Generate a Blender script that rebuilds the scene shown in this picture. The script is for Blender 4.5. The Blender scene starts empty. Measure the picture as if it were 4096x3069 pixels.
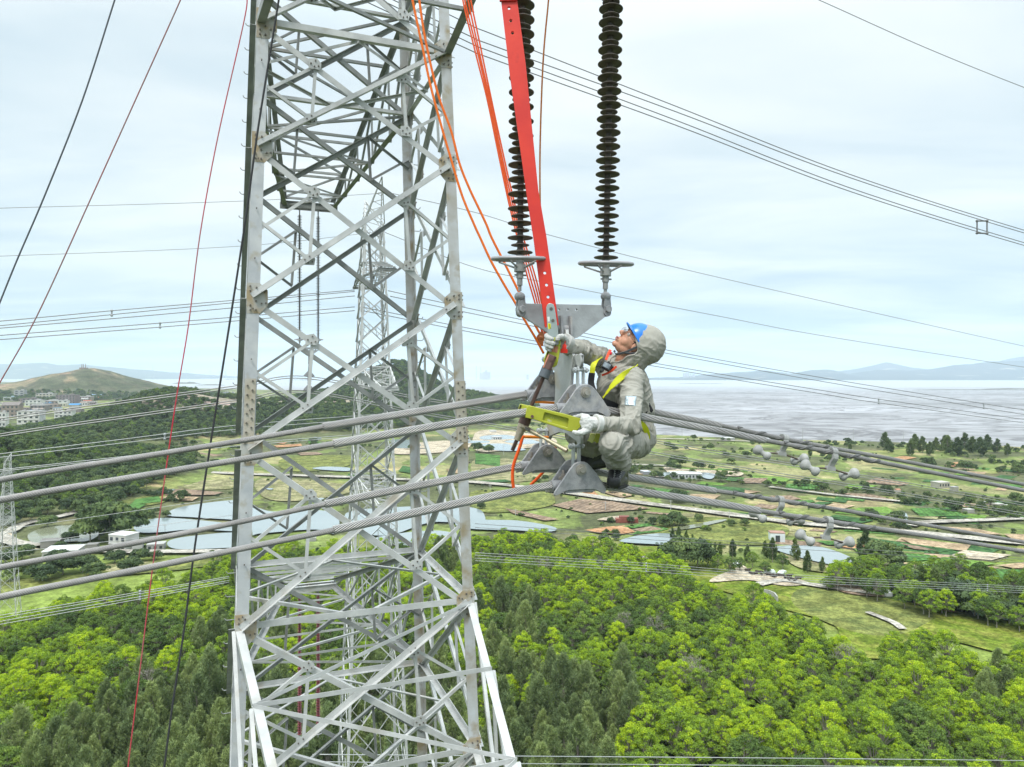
import bpy, bmesh, math, random
import numpy as np
from mathutils import Vector, Matrix, Euler, noise as mnoise
random.seed(7); rng = np.random.default_rng(7)
S = bpy.context.scene; COL = S.collection
R = math.radians
# ---------------------------------------------------------------- camera
F = 2840.0; CX = 2048.0; HY = 1503.0; CAMH = 60.0     # native pixels of the photo; horizon row; height over the plain
cam = bpy.data.cameras.new('camera'); co = bpy.data.objects.new('camera', cam); COL.objects.link(co)
co.location = (0, 0, CAMH); co.rotation_euler = (R(90), 0, 0)
cam.sensor_fit = 'HORIZONTAL'; cam.sensor_width = 36.0; cam.lens = 36.0*F/4096; cam.shift_y = -(1534.5-HY)/4096
cam.clip_start = 0.1; cam.clip_end = 200000; S.camera = co
# ---------------------------------------------------------------- world
W = bpy.data.worlds.new("World"); S.world = W; W.use_nodes = True
nt = W.node_tree; nt.nodes.clear()
SUN_EL, SUN_AZ = R(58), R(200)       # high soft sun behind thin overcast, slightly behind the camera
def wn(t, **k):
    n = nt.nodes.new(t)
    for a, b in k.items(): setattr(n, a, b)
    return n
sky = wn('ShaderNodeTexSky', sky_type='NISHITA', sun_disc=False, sun_elevation=SUN_EL, sun_rotation=SUN_AZ)
tc = wn('ShaderNodeTexCoord'); sep = wn('ShaderNodeSeparateXYZ'); nt.links.new(tc.outputs['Generated'], sep.inputs[0])
# flat cloud deck: direction projected on a plane overhead
mz = wn('ShaderNodeMath', operation='MAXIMUM'); nt.links.new(sep.outputs['Z'], mz.inputs[0]); mz.inputs[1].default_value = 0.0
az = wn('ShaderNodeMath', operation='ADD'); nt.links.new(mz.outputs[0], az.inputs[0]); az.inputs[1].default_value = 0.09
dx = wn('ShaderNodeMath', operation='DIVIDE'); nt.links.new(sep.outputs['X'], dx.inputs[0]); nt.links.new(az.outputs[0], dx.inputs[1])
dy = wn('ShaderNodeMath', operation='DIVIDE'); nt.links.new(sep.outputs['Y'], dy.inputs[0]); nt.links.new(az.outputs[0], dy.inputs[1])
cmb = wn('ShaderNodeCombineXYZ'); nt.links.new(dx.outputs[0], cmb.inputs[0]); nt.links.new(dy.outputs[0], cmb.inputs[1])
mp = wn('ShaderNodeMapping'); nt.links.new(cmb.outputs[0], mp.inputs[0]); mp.inputs['Rotation'].default_value = (0,0,R(12)); mp.inputs['Scale'].default_value = (0.55, 1.0, 1)
nz = wn('ShaderNodeTexNoise'); nt.links.new(mp.outputs[0], nz.inputs['Vector']); nz.inputs['Scale'].default_value = 0.95; nz.inputs['Detail'].default_value = 7; nz.inputs['Roughness'].default_value = 0.5; nz.inputs['Distortion'].default_value = 0.35
rp = wn('ShaderNodeValToRGB'); nt.links.new(nz.outputs['Fac'], rp.inputs[0])
rp.color_ramp.elements[0].position = 0.36; rp.color_ramp.elements[0].color = (5.35, 6.5, 7.35, 1)
rp.color_ramp.elements[1].position = 0.62; rp.color_ramp.elements[1].color = (7.9, 8.5, 8.8, 1)
# overcast luminance grows towards the zenith; bluer near the horizon
lum = wn('ShaderNodeMapRange'); nt.links.new(mz.outputs[0], lum.inputs['Value']); lum.inputs['From Min'].default_value = 0.42; lum.inputs['From Max'].default_value = 1.0
lum.inputs['To Min'].default_value = 1.0; lum.inputs['To Max'].default_value = 3.0
hz = wn('ShaderNodeMapRange'); nt.links.new(mz.outputs[0], hz.inputs['Value']); hz.inputs['From Min'].default_value = 0.0; hz.inputs['From Max'].default_value = 0.30
hzc = wn('ShaderNodeMix', data_type='RGBA'); nt.links.new(hz.outputs[0], hzc.inputs[0]); hzc.inputs[6].default_value = (0.84, 0.95, 1.0, 1); hzc.inputs[7].default_value = (1.10, 1.09, 1.06, 1)
m1 = wn('ShaderNodeMix', data_type='RGBA', blend_type='MULTIPLY'); m1.inputs[0].default_value = 1; nt.links.new(rp.outputs[0], m1.inputs[6]); nt.links.new(hzc.outputs[2], m1.inputs[7])
m2 = wn('ShaderNodeVectorMath', operation='SCALE'); nt.links.new(m1.outputs[2], m2.inputs[0]); nt.links.new(lum.outputs[0], m2.inputs['Scale'])
mx = wn('ShaderNodeMix', data_type='RGBA'); mx.inputs[0].default_value = 0.93; nt.links.new(sky.outputs[0], mx.inputs[6]); nt.links.new(m2.outputs[0], mx.inputs[7])
bg = wn('ShaderNodeBackground'); bg.inputs[1].default_value = 0.1; nt.links.new(mx.outputs[2], bg.inputs[0])
wo = wn('ShaderNodeOutputWorld'); nt.links.new(bg.outputs[0], wo.inputs[0])
# ---------------------------------------------------------------- sun
sl = bpy.data.lights.new('sun', 'SUN'); so = bpy.data.objects.new('sun', sl); COL.objects.link(so)
sl.energy = 2.0; sl.angle = R(12); sl.color = (1.0, 0.97, 0.92)
dvec = Vector((math.sin(SUN_AZ)*math.cos(SUN_EL), math.cos(SUN_AZ)*math.cos(SUN_EL), math.sin(SUN_EL)))
so.rotation_euler = dvec.to_track_quat('Z', 'Y').to_euler(); so.location = (0, 0, 100)
S.view_settings.view_transform = 'Standard'; S.view_settings.look = 'None'; S.view_settings.exposure = 0.28; S.view_settings.gamma = 1
S.render.engine = 'CYCLES'; S.cycles.use_denoising = True; S.cycles.max_bounces = 6; S.cycles.diffuse_bounces = 3; S.cycles.glossy_bounces = 2
S.cycles.transparent_max_bounces = 6; S.cycles.volume_bounces = 3
try: S.cycles.volume_max_steps = 64
except Exception: pass
# ---------------------------------------------------------------- geometry helpers
def P(x, y, d): return Vector(((x-CX)/F*d, d, CAMH-(y-HY)/F*d))
def G(x, y, z=0.0):
    d = (CAMH-z)*F/(y-HY); return Vector(((x-CX)/F*d, d, z))
def unit(v): v = Vector(v); return v.normalized()
class MB:
    def __init__(s): s.v = []; s.f = []; s.n = 0; s.m = []
    def add(s, vs, fs, mi=0):
        vs = np.asarray([tuple(q) for q in vs] if not isinstance(vs, np.ndarray) else vs, dtype=float); s.v.append(vs)
        o = s.n; s.f += [tuple(i+o for i in f) for f in fs]; s.m += [mi]*len(fs); s.n += len(vs); return s
    def ext(s, poly, p0, p1, a, b, mi=0):         # polygon (in a,b) swept p0->p1
        n = len(poly); p0 = Vector(p0); p1 = Vector(p1)
        vs = [p0+a*x+b*y for x, y in poly]+[p1+a*x+b*y for x, y in poly]
        fs = [(i, (i+1) % n, n+(i+1) % n, n+i) for i in range(n)]+[tuple(range(n))[::-1], tuple(range(n, 2*n))]
        return s.add(vs, fs, mi)
    def frame(s, p0, p1, a=None):
        d = unit(Vector(p1)-Vector(p0))
        if a is None: a = Vector((0, 0, 1)) if abs(d.z) < .9 else Vector((1, 0, 0))
        a = Vector(a); a = unit(a-d*a.dot(d)); return d, a, d.cross(a)
    def angle(s, p0, p1, a, b, w=.09, t=.01, mi=0):
        d = unit(Vector(p1)-Vector(p0)); a = unit(Vector(a)-d*Vector(a).dot(d)); b = Vector(b); b = unit(b-d*b.dot(d)-a*b.dot(a))
        return s.ext([(0, 0), (w, 0), (w, t), (t, t), (t, w), (0, w)], p0, p1, a, b, mi)
    def bar(s, p0, p1, w, h, up=None, mi=0):      # w along 'up', h across
        d, a, b = s.frame(p0, p1, up)
        return s.ext([(-w/2, -h/2), (w/2, -h/2), (w/2, h/2), (-w/2, h/2)], p0, p1, a, b, mi)
    def rod(s, p0, p1, r, n=8, r2=None, mi=0):
        d, a, b = s.frame(p0, p1); r2 = r if r2 is None else r2
        p0 = Vector(p0); p1 = Vector(p1); c = [(math.cos(2*math.pi*i/n), math.sin(2*math.pi*i/n)) for i in range(n)]
        vs = [p0+(a*x+b*y)*r for x, y in c]+[p1+(a*x+b*y)*r2 for x, y in c]
        fs = [(i, (i+1) % n, n+(i+1) % n, n+i) for i in range(n)]+[tuple(range(n))[::-1], tuple(range(n, 2*n))]
        return s.add(vs, fs, mi)
    def lathe(s, prof, base, axis, n=20, mi=0):    # prof [(r, t)...] along axis
        axis = unit(axis); a = unit(axis.orthogonal()); b = axis.cross(a); base = Vector(base)
        vs = []; m = len(prof)
        for r, t in prof:
            for i in range(n):
                an = 2*math.pi*i/n; vs.append(base+axis*t+(a*math.cos(an)+b*math.sin(an))*max(r, 1e-5))
        fs = [(j*n+i, j*n+(i+1) % n, (j+1)*n+(i+1) % n, (j+1)*n+i) for j in range(m-1) for i in range(n)]
        fs += [tuple(range(n))[::-1], tuple(range((m-1)*n, m*n))]
        return s.add(vs, fs, mi)
    def torus(s, c, axis, Rr, r, n=32, k=8, mi=0, sc=1.0):
        axis = unit(axis); a = unit(axis.orthogonal()); b = axis.cross(a); c = Vector(c); vs = []
        for i in range(n):
            an = 2*math.pi*i/n; d = a*math.cos(an)+b*math.sin(an)
            for j in range(k):
                q = 2*math.pi*j/k; vs.append(c+d*(Rr+r*math.cos(q))+axis*r*sc*math.sin(q))
        fs = [(i*k+j, ((i+1) % n)*k+j, ((i+1) % n)*k+(j+1) % k, i*k+(j+1) % k) for i in range(n) for j in range(k)]
        return s.add(vs, fs, mi)
    def ball(s, c, r, n=12, m=8, sc=(1, 1, 1), M=None, mi=0):
        vs = []; c = Vector(c)
        for j in range(m+1):
            th = math.pi*j/m
            for i in range(n):
                ph = 2*math.pi*i/n; q = Vector((math.sin(th)*math.cos(ph)*sc[0], math.sin(th)*math.sin(ph)*sc[1], math.cos(th)*sc[2]))*r
                vs.append(c+(M @ q if M else q))
        fs = [(j*n+i, (j+1)*n+i, (j+1)*n+(i+1) % n, j*n+(i+1) % n) for j in range(m) for i in range(n)]
        return s.add(vs, fs, mi)
    def box(s, c, sx, sy, sz, M=None, mi=0):
        c = Vector(c); vs = []
        for x in (-1, 1):
            for y in (-1, 1):
                for z in (-1, 1):
                    q = Vector((x*sx/2, y*sy/2, z*sz/2)); vs.append(c+(M @ q if M else q))
        return s.add(vs, [(0, 1, 3, 2), (4, 6, 7, 5), (0, 4, 5, 1), (2, 3, 7, 6), (0, 2, 6, 4), (1, 5, 7, 3)], mi)
    def tube(s, pts, r, n=8, mi=0, lobes=0, pitch=1.0, depth=.12, cap=True, tw0=0.0, k=4, groove=None):
        pts = np.array([tuple(p) for p in pts], float); m = len(pts)
        T = np.gradient(pts, axis=0); T /= np.linalg.norm(T, axis=1)[:, None]
        up = np.array([0, 0, 1.0]) if abs(T[0][2]) < .9 else np.array([1.0, 0, 0])
        A = up-T*(T@up)[:, None]; A /= np.linalg.norm(A, axis=1)[:, None]; B = np.cross(T, A)
        rr = np.broadcast_to(np.asarray(r, float), (m,))
        L = np.concatenate([[0], np.cumsum(np.linalg.norm(np.diff(pts, axis=0), axis=1))])
        if lobes: n = lobes*k
        an = np.arange(n)*2*np.pi/n
        rad = np.ones(n) if not lobes else (1-depth*(1-np.abs(np.sin(an*lobes/2))**.7))
        tw = L/pitch*2*np.pi+tw0 if lobes else np.zeros(m)
        ang = an[None, :]+tw[:, None]
        V = pts[:, None, :]+(A[:, None, :]*np.cos(ang)[..., None]+B[:, None, :]*np.sin(ang)[..., None])*(rr[:, None]*rad[None, :])[..., None]
        i = np.arange(m-1)[:, None]*n; j = np.arange(n)[None, :]; j2 = (j+1) % n
        q = np.stack([i+j, i+j2, i+n+j2, i+n+j], -1).reshape(-1, 4)
        fs = [tuple(x) for x in q.tolist()]
        if cap: fs += [tuple(range(n))[::-1], tuple(range((m-1)*n, m*n))]
        s.add(V.reshape(-1, 3), fs, mi)
        if groove is not None:
            for a in range((m-1)*n):
                if (a % n) % k in groove: s.m[-len(fs)+a] = 1
        return s
    def mesh(s, name, mats, smooth=None):
        me = bpy.data.meshes.new(name); me.from_pydata(np.concatenate(s.v).tolist(), [], s.f)
        for m in (mats if isinstance(mats, (list, tuple)) else [mats]): me.materials.append(m)
        if max(s.m) > 0: me.polygons.foreach_set('material_index', s.m)
        bm = bmesh.new(); bm.from_mesh(me); bmesh.ops.recalc_face_normals(bm, faces=bm.faces); bm.to_mesh(me); bm.free()
        if smooth is not None:
            me.polygons.foreach_set('use_smooth', [True]*len(me.polygons))
            if smooth < 180:
                try: me.set_sharp_from_angle(angle=R(smooth))
                except Exception: pass
        return me
    def build(s, name, mats, parent=None, smooth=None, bevel=0, **kw):
        o = bpy.data.objects.new(name, s.mesh(name, mats, smooth)); COL.objects.link(o)
        if bevel:
            b = o.modifiers.new('bevel', 'BEVEL'); b.width = bevel; b.segments = 2; b.limit_method = 'ANGLE'; b.angle_limit = R(35)
        if parent is not None:
            o.parent = parent; o.matrix_parent_inverse = Matrix.Translation(-parent.location) if parent.type == 'EMPTY' else Matrix()
            if parent.type != 'EMPTY': o.matrix_parent_inverse = parent_world(parent).inverted()
        if kw: tag(o, **kw)
        return o
def parent_world(o):
    M = Matrix.Translation(o.location)
    if o.parent is not None: return parent_world(o.parent) @ o.matrix_parent_inverse @ M
    return M
def tag(o, label=None, category=None, group=None, kind=None):
    if label: o['label'] = label
    if category: o['category'] = category
    if group: o['group'] = group
    if kind: o['kind'] = kind
    return o
def empty(name, loc, label, cat, group=None):
    o = bpy.data.objects.new(name, None); COL.objects.link(o); o.location = loc; o.empty_display_size = .2
    return tag(o, label, cat, group)
def copy_tree(o, parent=None):
    c = o.copy(); COL.objects.link(c)
    if parent is not None:
        c.parent = parent; c.matrix_parent_inverse = o.matrix_parent_inverse.copy()
    for ch in list(o.children): copy_tree(ch, c)
    return c
# ---------------------------------------------------------------- materials
MATS = {}
def mat(name, c1, c2=None, rough=.6, metal=0.0, scale=4.0, bump=0.0, bscale=None, detail=5, lo=.35, hi=.65, rnd=0.0, spec=.5, c3=None, s3=1.0, lo3=.55, hi3=.7, trans=0.0, coords='Object', bdist=.01):
    if name in MATS: return MATS[name]
    m = bpy.data.materials.new(name); m.use_nodes = True; t = m.node_tree; b = t.nodes['Principled BSDF']; MATS[name] = m
    b.inputs['Roughness'].default_value = rough; b.inputs['Metallic'].default_value = metal; b.inputs['Specular IOR Level'].default_value = spec
    if trans: b.inputs['Transmission Weight'].default_value = trans
    tcn = t.nodes.new('ShaderNodeTexCoord'); vec = tcn.outputs[coords]
    def nz(sc, d=detail):
        n = t.nodes.new('ShaderNodeTexNoise'); n.inputs['Scale'].default_value = sc; n.inputs['Detail'].default_value = d; t.links.new(vec, n.inputs['Vector']); return n.outputs['Fac']
    def ramp(src, a, b_):
        r = t.nodes.new('ShaderNodeMapRange'); r.inputs['From Min'].default_value = a; r.inputs['From Max'].default_value = b_; t.links.new(src, r.inputs['Value']); return r.outputs[0]
    def mix(f, a, b_):
        x = t.nodes.new('ShaderNodeMix'); x.data_type = 'RGBA'
        if isinstance(f, float): x.inputs[0].default_value = f
        else: t.links.new(f, x.inputs[0])
        for i, q in ((6, a), (7, b_)):
            if isinstance(q, tuple): x.inputs[i].default_value = (*q, 1)
            else: t.links.new(q, x.inputs[i])
        return x.outputs[2]
    col = tuple(c1)
    if c2: col = mix(ramp(nz(scale), lo, hi), tuple(c1), tuple(c2))
    if c3: col = mix(ramp(nz(s3), lo3, hi3), col, tuple(c3))
    if rnd:
        oi = t.nodes.new('ShaderNodeObjectInfo'); hs = t.nodes.new('ShaderNodeHueSaturation')
        mr = t.nodes.new('ShaderNodeMapRange'); t.links.new(oi.outputs['Random'], mr.inputs['Value']); mr.inputs['To Min'].default_value = 1-rnd; mr.inputs['To Max'].default_value = 1+rnd
        t.links.new(mr.outputs[0], hs.inputs['Value'])
        if isinstance(col, tuple): hs.inputs['Color'].default_value = (*col, 1)
        else: t.links.new(col, hs.inputs['Color'])
        col = hs.outputs[0]
    if isinstance(col, tuple): b.inputs['Base Color'].default_value = (*col, 1)
    else: t.links.new(col, b.inputs['Base Color'])
    if bump:
        bn = t.nodes.new('ShaderNodeBump'); bn.inputs['Strength'].default_value = bump; bn.inputs['Distance'].default_value = bdist
        t.links.new(nz(bscale or scale*4), bn.inputs['Height']); t.links.new(bn.outputs[0], b.inputs['Normal'])
    return m
STEEL = mat('galvanised steel', (.58, .585, .57), (.44, .45, .44), rough=.55, metal=.15, scale=3.0, bump=.15, bscale=30, c3=(.36, .32, .25), s3=1.3, lo3=.60, hi3=.78)
STEELD = mat('shaded weathered steel', (.36, .37, .36), (.25, .26, .255), rough=.6, metal=.15, scale=3, c3=(.25, .21, .16), s3=1.6, lo3=.6, hi3=.8)  # darker copy of the tower steel; shade of rear faces and undersides painted in
LEGM = mat('weathered leg steel', (.56, .57, .57), (.43, .45, .47), rough=.5, metal=.15, scale=3.2, bump=.2, bscale=25, c3=(.40, .36, .28), s3=5, lo3=.56, hi3=.78)
LEGR = mat('stained leg steel', (.56, .58, .60), (.42, .40, .36), rough=.5, metal=.15, scale=2.2, bump=.2, bscale=25, c3=(.34, .28, .18), s3=3.4, lo3=.50, hi3=.68)
GROOVE = mat('shaded strand groove', (.075, .07, .068), rough=.8)  # dark colour paints in the shade between strands
RUST = mat('stained gusset steel', (.46, .46, .43), (.36, .28, .17), rough=.65, scale=4.0, lo=.42, hi=.6, bump=.2)
SPLICE = mat('rust stained splice plate', (.40, .35, .26), (.47, .44, .38), rough=.65, scale=6, bump=.2)
BOLT = mat('dull bolt', (.13, .12, .11), (.2, .18, .15), rough=.5, metal=.4, scale=20)
CONDM = mat('weathered aluminium strand', (.50, .485, .47), (.38, .37, .36), rough=.42, metal=.45, scale=6, bump=.1)
WIREM = mat('distant conductor', (.22, .22, .22), rough=.5, metal=.5)
CAST = mat('grey cast aluminium', (.36, .365, .375), (.25, .255, .265), rough=.7, metal=.2, scale=30, bump=.5, bscale=180, c3=(.46, .44, .41), s3=9, lo3=.55, hi3=.75, bdist=.003)
RUBBER = mat('dark silicone shed', (.105, .09, .08), (.155, .135, .12), rough=.62, scale=8)
RUBBERM = mat('maroon silicone shed', (.22, .05, .055), (.16, .04, .045), rough=.5, scale=8)
GALV = mat('dull galvanised plate', (.42, .44, .45), (.34, .35, .36), rough=.5, metal=.25, scale=14, bump=.15, c3=(.30, .27, .22), s3=5, lo3=.6, hi3=.75)
def glue(o, parent):
    return o
def fuse(mb, voxel, iters=4, lam=.5, name='body'):
    """one continuous skin around overlapping volumes (voxel remesh, then relaxed); returns (verts, faces) arrays"""
    me = mb.mesh(name, []); o = bpy.data.objects.new('tmp', me); COL.objects.link(o)
    r = o.modifiers.new('r', 'REMESH'); r.mode = 'VOXEL'; r.voxel_size = voxel
    if iters: s = o.modifiers.new('s', 'SMOOTH'); s.factor = lam; s.iterations = iters
    dg = bpy.context.evaluated_depsgraph_get(); dg.update(); m2 = bpy.data.meshes.new_from_object(o.evaluated_get(dg))
    bpy.data.objects.remove(o); bpy.data.meshes.remove(me); m2.name = name; return m2
def limb(mb, pts, radii, n=16, flat=None):
    """tapering limb through joints: overlapping ellipsoidal sections"""
    for a, b, ra, rb in zip(pts[:-1], pts[1:], radii[:-1], radii[1:]):
        mb.rod(a, b, ra, n, rb); mb.ball(a, ra, n, n//2); mb.ball(b, rb, n, n//2)
# ================================================================= lattice towers
TH = math.atan2(.36, .933)
def tower(name, C, th, zt, zb, half, levels, arms, label, detail=True, vis=(9, -10.5), legw=.2, dw=.1, peak=None, group=None, h0=CAMH, armL=10.73, offs=0.0, tiph=.85):
    u = Vector((math.cos(th), math.sin(th), 0)); v = Vector((-math.sin(th), math.cos(th), 0))
    root = empty(name, (C[0], C[1], h0+levels[-1]), label, 'lattice tower', group)
    def K(i, h, s=0):                      # corner i at height h
        sx, sy = ((-1, -1), (1, -1), (1, 1), (-1, 1))[i]; a = half(h)+s
        return Vector((C[0], C[1], h0+h))+u*(sx*a)+v*(sy*a)
    FACE = [(0, 1, -v), (1, 2, u), (2, 3, v), (3, 0, -u)]
    for i in range(4):
        sx, sy = ((-1, -1), (1, -1), (1, 1), (-1, 1))[i]; mb = MB()
        for a, b in zip(levels[:-1], levels[1:]):
            if detail or a < 99: mb.angle(K(i, a), K(i, b), u*(-sx), v*(-sy), legw*(1 if b > -12 else 1.15), .02)
        mb.build('leg', (LEGR if i in (1, 2) else LEGM) if detail else STEEL, root)
    rest = MB(); gus = MB(); ns = 0
    for li in range(len(levels)-1):
        ht, hb = levels[li], levels[li+1]; inv = detail and ht <= vis[0]+.1 and hb >= vis[1]
        for fi, (i, j, n) in enumerate(FACE):
            TL, TR, BL, BR = K(i, ht), K(j, ht), K(i, hb), K(j, hb)
            e = unit(TR-TL)
            for k, (p, q) in enumerate(((BL, TR), (TL, BR))):
                mb = MB() if inv else rest; off = n*(.012 if k == 0 else -.012)
                up = Vector((0, 0, 1)) if k == 0 else Vector((0, 0, -1))
                mb.angle(p+off+e*.1, q+off-e*.1, up, n*(1 if k == 0 else -1), dw, .010)
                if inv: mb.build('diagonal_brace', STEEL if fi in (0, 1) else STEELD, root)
            if not detail and abs(ht-hb) < 1.5: continue
            for s, (A0, A1, legm) in enumerate((((BL, TR), (TL, BR), (TL+BL)/2), ((BR, TL), (TR, BL), (TR+BR)/2))):
                t = .27
                q1 = A0[0].lerp(A0[1], t); q2 = A1[0].lerp(A1[1], t); dirn = e*(1 if s == 0 else -1)
                for (p, q) in ((q1, q2), (q2, legm-Vector((0, 0, .06*(ht-hb)))+dirn*.05), (q1, legm+Vector((0, 0, .03*(ht-hb)))+dirn*.05)):
                    own = inv and fi in (0, 1) and ns < 98
                    mb = MB() if own else rest
                    mb.angle(p-n*.014, q-n*.014, e, -n, .055 if detail else .05, .007)
                    if own: mb.build('strut', STEEL, root); ns += 1
                if inv and fi in (0, 1):
                    for q in (q1, q2):
                        g = MB(); pl = [(-.1, -.09), (.1, -.09), (.12, .02), (.04, .11), (-.1, .08)]
                        g.ext([(x*1.0, y) for x, y in pl], q+n*.026, q+n*.034, e, Vector((0, 0, 1)))
                        for bx, by in ((-.06, 0), (.0, -.05), (.07, -.03), (.02, .06)):
                            g.rod(q+n*.03+e*bx+Vector((0, 0, by)), q+n*.055+e*bx+Vector((0, 0, by)), .014, 6, mi=1)
                        g.build('gusset_plate', [STEEL, BOLT], root)
            if inv:                          # corner gussets with bolts
                for s, c in ((1, BL), (-1, BR)):
                    if fi in (0, 1):
                        g = MB(); hh = .26
                        pl = [(-.01*s, -hh), (.20*s, -hh), (.33*s, -.12), (.33*s, .14), (.20*s, hh), (-.01*s, hh)]
                        g.ext(pl, c+n*.004, c+n*.014, e, Vector((0, 0, 1)))
                        for bx, by in ((.05, -.2), (.05, -.12), (.14, -.2), (.14, -.05), (.05, .2), (.05, .12), (.15, .18), (.23, .1), (.29, .12), (.23, -.09), (.3, -.08)):
                            q = c+e*bx*s+Vector((0, 0, by)); g.rod(q+n*.01, q+n*.045, .016, 6, mi=1)
                        g.build('gusset_plate', [RUST, BOLT], root)
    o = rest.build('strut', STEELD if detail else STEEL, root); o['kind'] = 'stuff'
    # horizontal frames
    for h in arms['frames']:
        fr = MB()
        c = [K(i, h) for i in range(4)]
        for i in range(4): fr.angle(c[i], c[(i+1) % 4], Vector((0, 0, 1)), -FACE[i][2], .11 if detail else .09, .012)
        md = [(c[i]+c[(i+1) % 4])/2 for i in range(4)]
        for i in range(4): fr.angle(md[i], md[(i+1) % 4], Vector((0, 0, -1)), c[i]-md[i], .06, .008)
        fr.build('horizontal_frame', STEEL, root)
    # crossarms
    for (hb, ht, tip, side, L) in arms['arms']:
        arm = MB(); tc_ = Vector((C[0], C[1], h0+tip))+v*(side*L)+u*(offs if side > 0 else 0)
        bi = (0, 1) if side < 0 else (3, 2)
        nb = 5 if detail else 4
        cw = .14 if detail else .11
        bc = []; tcs = []; first = None
        for k, i in enumerate(bi):
            sx = -1 if k == 0 else 1; tp = tc_+u*(sx*tiph)
            b0, t0 = K(i, hb), K(i, ht); tpt = tp+Vector((0, 0, .28))
            mb = MB(); mb.angle(b0, tp, -u*sx, Vector((0, 0, 1)), cw, .014); ch = mb
            mb.angle(t0, tpt, -u*sx, Vector((0, 0, -1)), cw*.9, .014)
            bc.append((b0, tp)); tcs.append((t0, tpt))
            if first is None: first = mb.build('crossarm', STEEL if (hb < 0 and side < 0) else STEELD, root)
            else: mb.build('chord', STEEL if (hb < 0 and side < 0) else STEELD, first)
        lac = MB()
        for k in range(nb):
            f0, f1 = (k+.0)/nb, (k+1.0)/nb
            A0, A1 = bc[0][0].lerp(bc[0][1], f0), bc[0][0].lerp(bc[0][1], f1)
            B0, B1 = bc[1][0].lerp(bc[1][1], f0), bc[1][0].lerp(bc[1][1], f1)
            (lac.angle(A0, B1, v, Vector((0, 0, -1)), .055, .008) if k % 2 else lac.angle(B0, A1, v, Vector((0, 0, 1)), .055, .008)); lac.angle(A1, B1, v, Vector((0, 0, 1)), .06, .008)
            T0, T1 = tcs[0][0].lerp(tcs[0][1], f0), tcs[0][0].lerp(tcs[0][1], f1); U0, U1 = tcs[1][0].lerp(tcs[1][1], f0), tcs[1][0].lerp(tcs[1][1], f1)
            lac.angle(T1, U1, v, Vector((0, 0, 1)), .07, .008); lac.angle(T0 if k % 2 else U0, U1 if k % 2 else T1, v, Vector((0, 0, 1)), .06, .008)
            for (a0, a1, t0, t1, sg) in ((A0, A1, T0, T1, -1), (B0, B1, U0, U1, 1)):
                lac.angle(a1, t1, v, u*sg, .05, .007); lac.angle(t0, a1, v, u*sg, .06, .008)
        lac.build('lacing', STEEL if hb < 0 else STEELD, first)
        ts = MB()
        for dv in (-.16, .16):
            ts.bar(tc_+v*dv-u*(tiph+.1)+Vector((0, 0, .05)), tc_+v*dv+u*(tiph+.1)+Vector((0, 0, .05)), .2, .02, Vector((0, 0, 1)))
            ts.bar(tc_+v*dv-u*(tiph+.1)+Vector((0, 0, .15)), tc_+v*dv+u*(tiph+.1)+Vector((0, 0, .15)), .02, .1, Vector((0, 0, 1)))
        for k in range(5): ts.bar(tc_-v*.16+u*(tiph*(k-2)/2.2)+Vector((0, 0, .05)), tc_+v*.16+u*(tiph*(k-2)/2.2)+Vector((0, 0, .05)), .16, .012, Vector((0, 0, 1)))
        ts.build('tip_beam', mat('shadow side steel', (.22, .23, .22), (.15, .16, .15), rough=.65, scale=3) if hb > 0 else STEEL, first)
    if peak:
        pk = MB(); h1, hp = levels[0], peak
        tops = Vector((C[0], C[1], h0+hp))
        for side in (-1, 1):
            tp = tops+v*side*arms['peakL']
            for i in range(4): pk.angle(K(i, h1), tp, u, v, .08, .01)
            for k in range(5):
                f = (k+.5)/5.5; g = (k+1.5)/6.5
                for (i, j) in ((0, 1), (1, 2), (2, 3), (3, 0)): pk.angle(K(i, h1).lerp(tp, f), K(j, h1).lerp(tp, g), u, v, .05, .008)
        pk.build('peak_arm', STEEL, root)
    return root, K, u, v
CT = (-3.41, 14.51)
LV = [20, 17.6, 15, 12.6, 10.4, 8.3, 6.1, 3.93, 1.32, -1.26, -4.25, -7.0, -10.0, -14, -19, -25, -32, -40, -49, -60]
halfN = lambda h: (3.88-.066*h)/2
TW, K1, u1, v1 = tower('lattice_tower', CT, TH, 0, 0, halfN, LV,
    dict(frames=[8.3, 6.1, -4.25, -7.0], arms=[(6.1, 8.4, 5.8, -1, 10.73), (6.1, 8.4, 5.8, 1, 10.73), (-7.0, -4.25, -7.4, -1, 10.73), (-7.0, -4.25, -7.4, 1, 10.73)]),
    'big galvanised steel lattice transmission tower standing right behind the squatting worker', offs=.25)
# splice plates and stained bolts on the near legs
def splice(i, ha, hb, s):
    g = MB(); n = -v1; e = u1*s
    a, b = K1(i, ha), K1(i, hb)
    g.ext([(.012, 0), (.185, 0), (.185, .012), (.012, .012)], a+n*.016, b+n*.016, e, n)
    L = (a-b).length; k = int(L/.075)
    for q in range(k):
        for w in ((.055 if q % 2 else .135),):
            c = a.lerp(b, (q+.5)/k)+e*w+n*.02; g.rod(c, c+n*.035, .017, 6, mi=1)
    g.build('splice_plate', [SPLICE, BOLT], TW)
splice(0, -.05, -1.15, 1); splice(1, -.1, -1.25, -1); splice(0, -7.6, -8.8, 1)
def outer_splice(i, ha, hb, n, e):
    g = MB(); a, b = K1(i, ha), K1(i, hb)
    g.ext([(0, 0), (.17, 0), (.17, .014), (0, .014)], a+n*.004, b+n*.004, e, n); L = (a-b).length
    for q in range(int(L/.11)):
        c = a.lerp(b, (q+.5)/int(L/.11))+e*(.05 if q % 2 else .12)+n*.01; g.rod(c, c+n*.05, .015, 6, mi=1)
    g.build('splice_plate', [SPLICE, BOLT], TW)
outer_splice(1, -.1, -1.7, u1, v1); outer_splice(2, -.1, -1.5, -v1, -u1)
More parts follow.
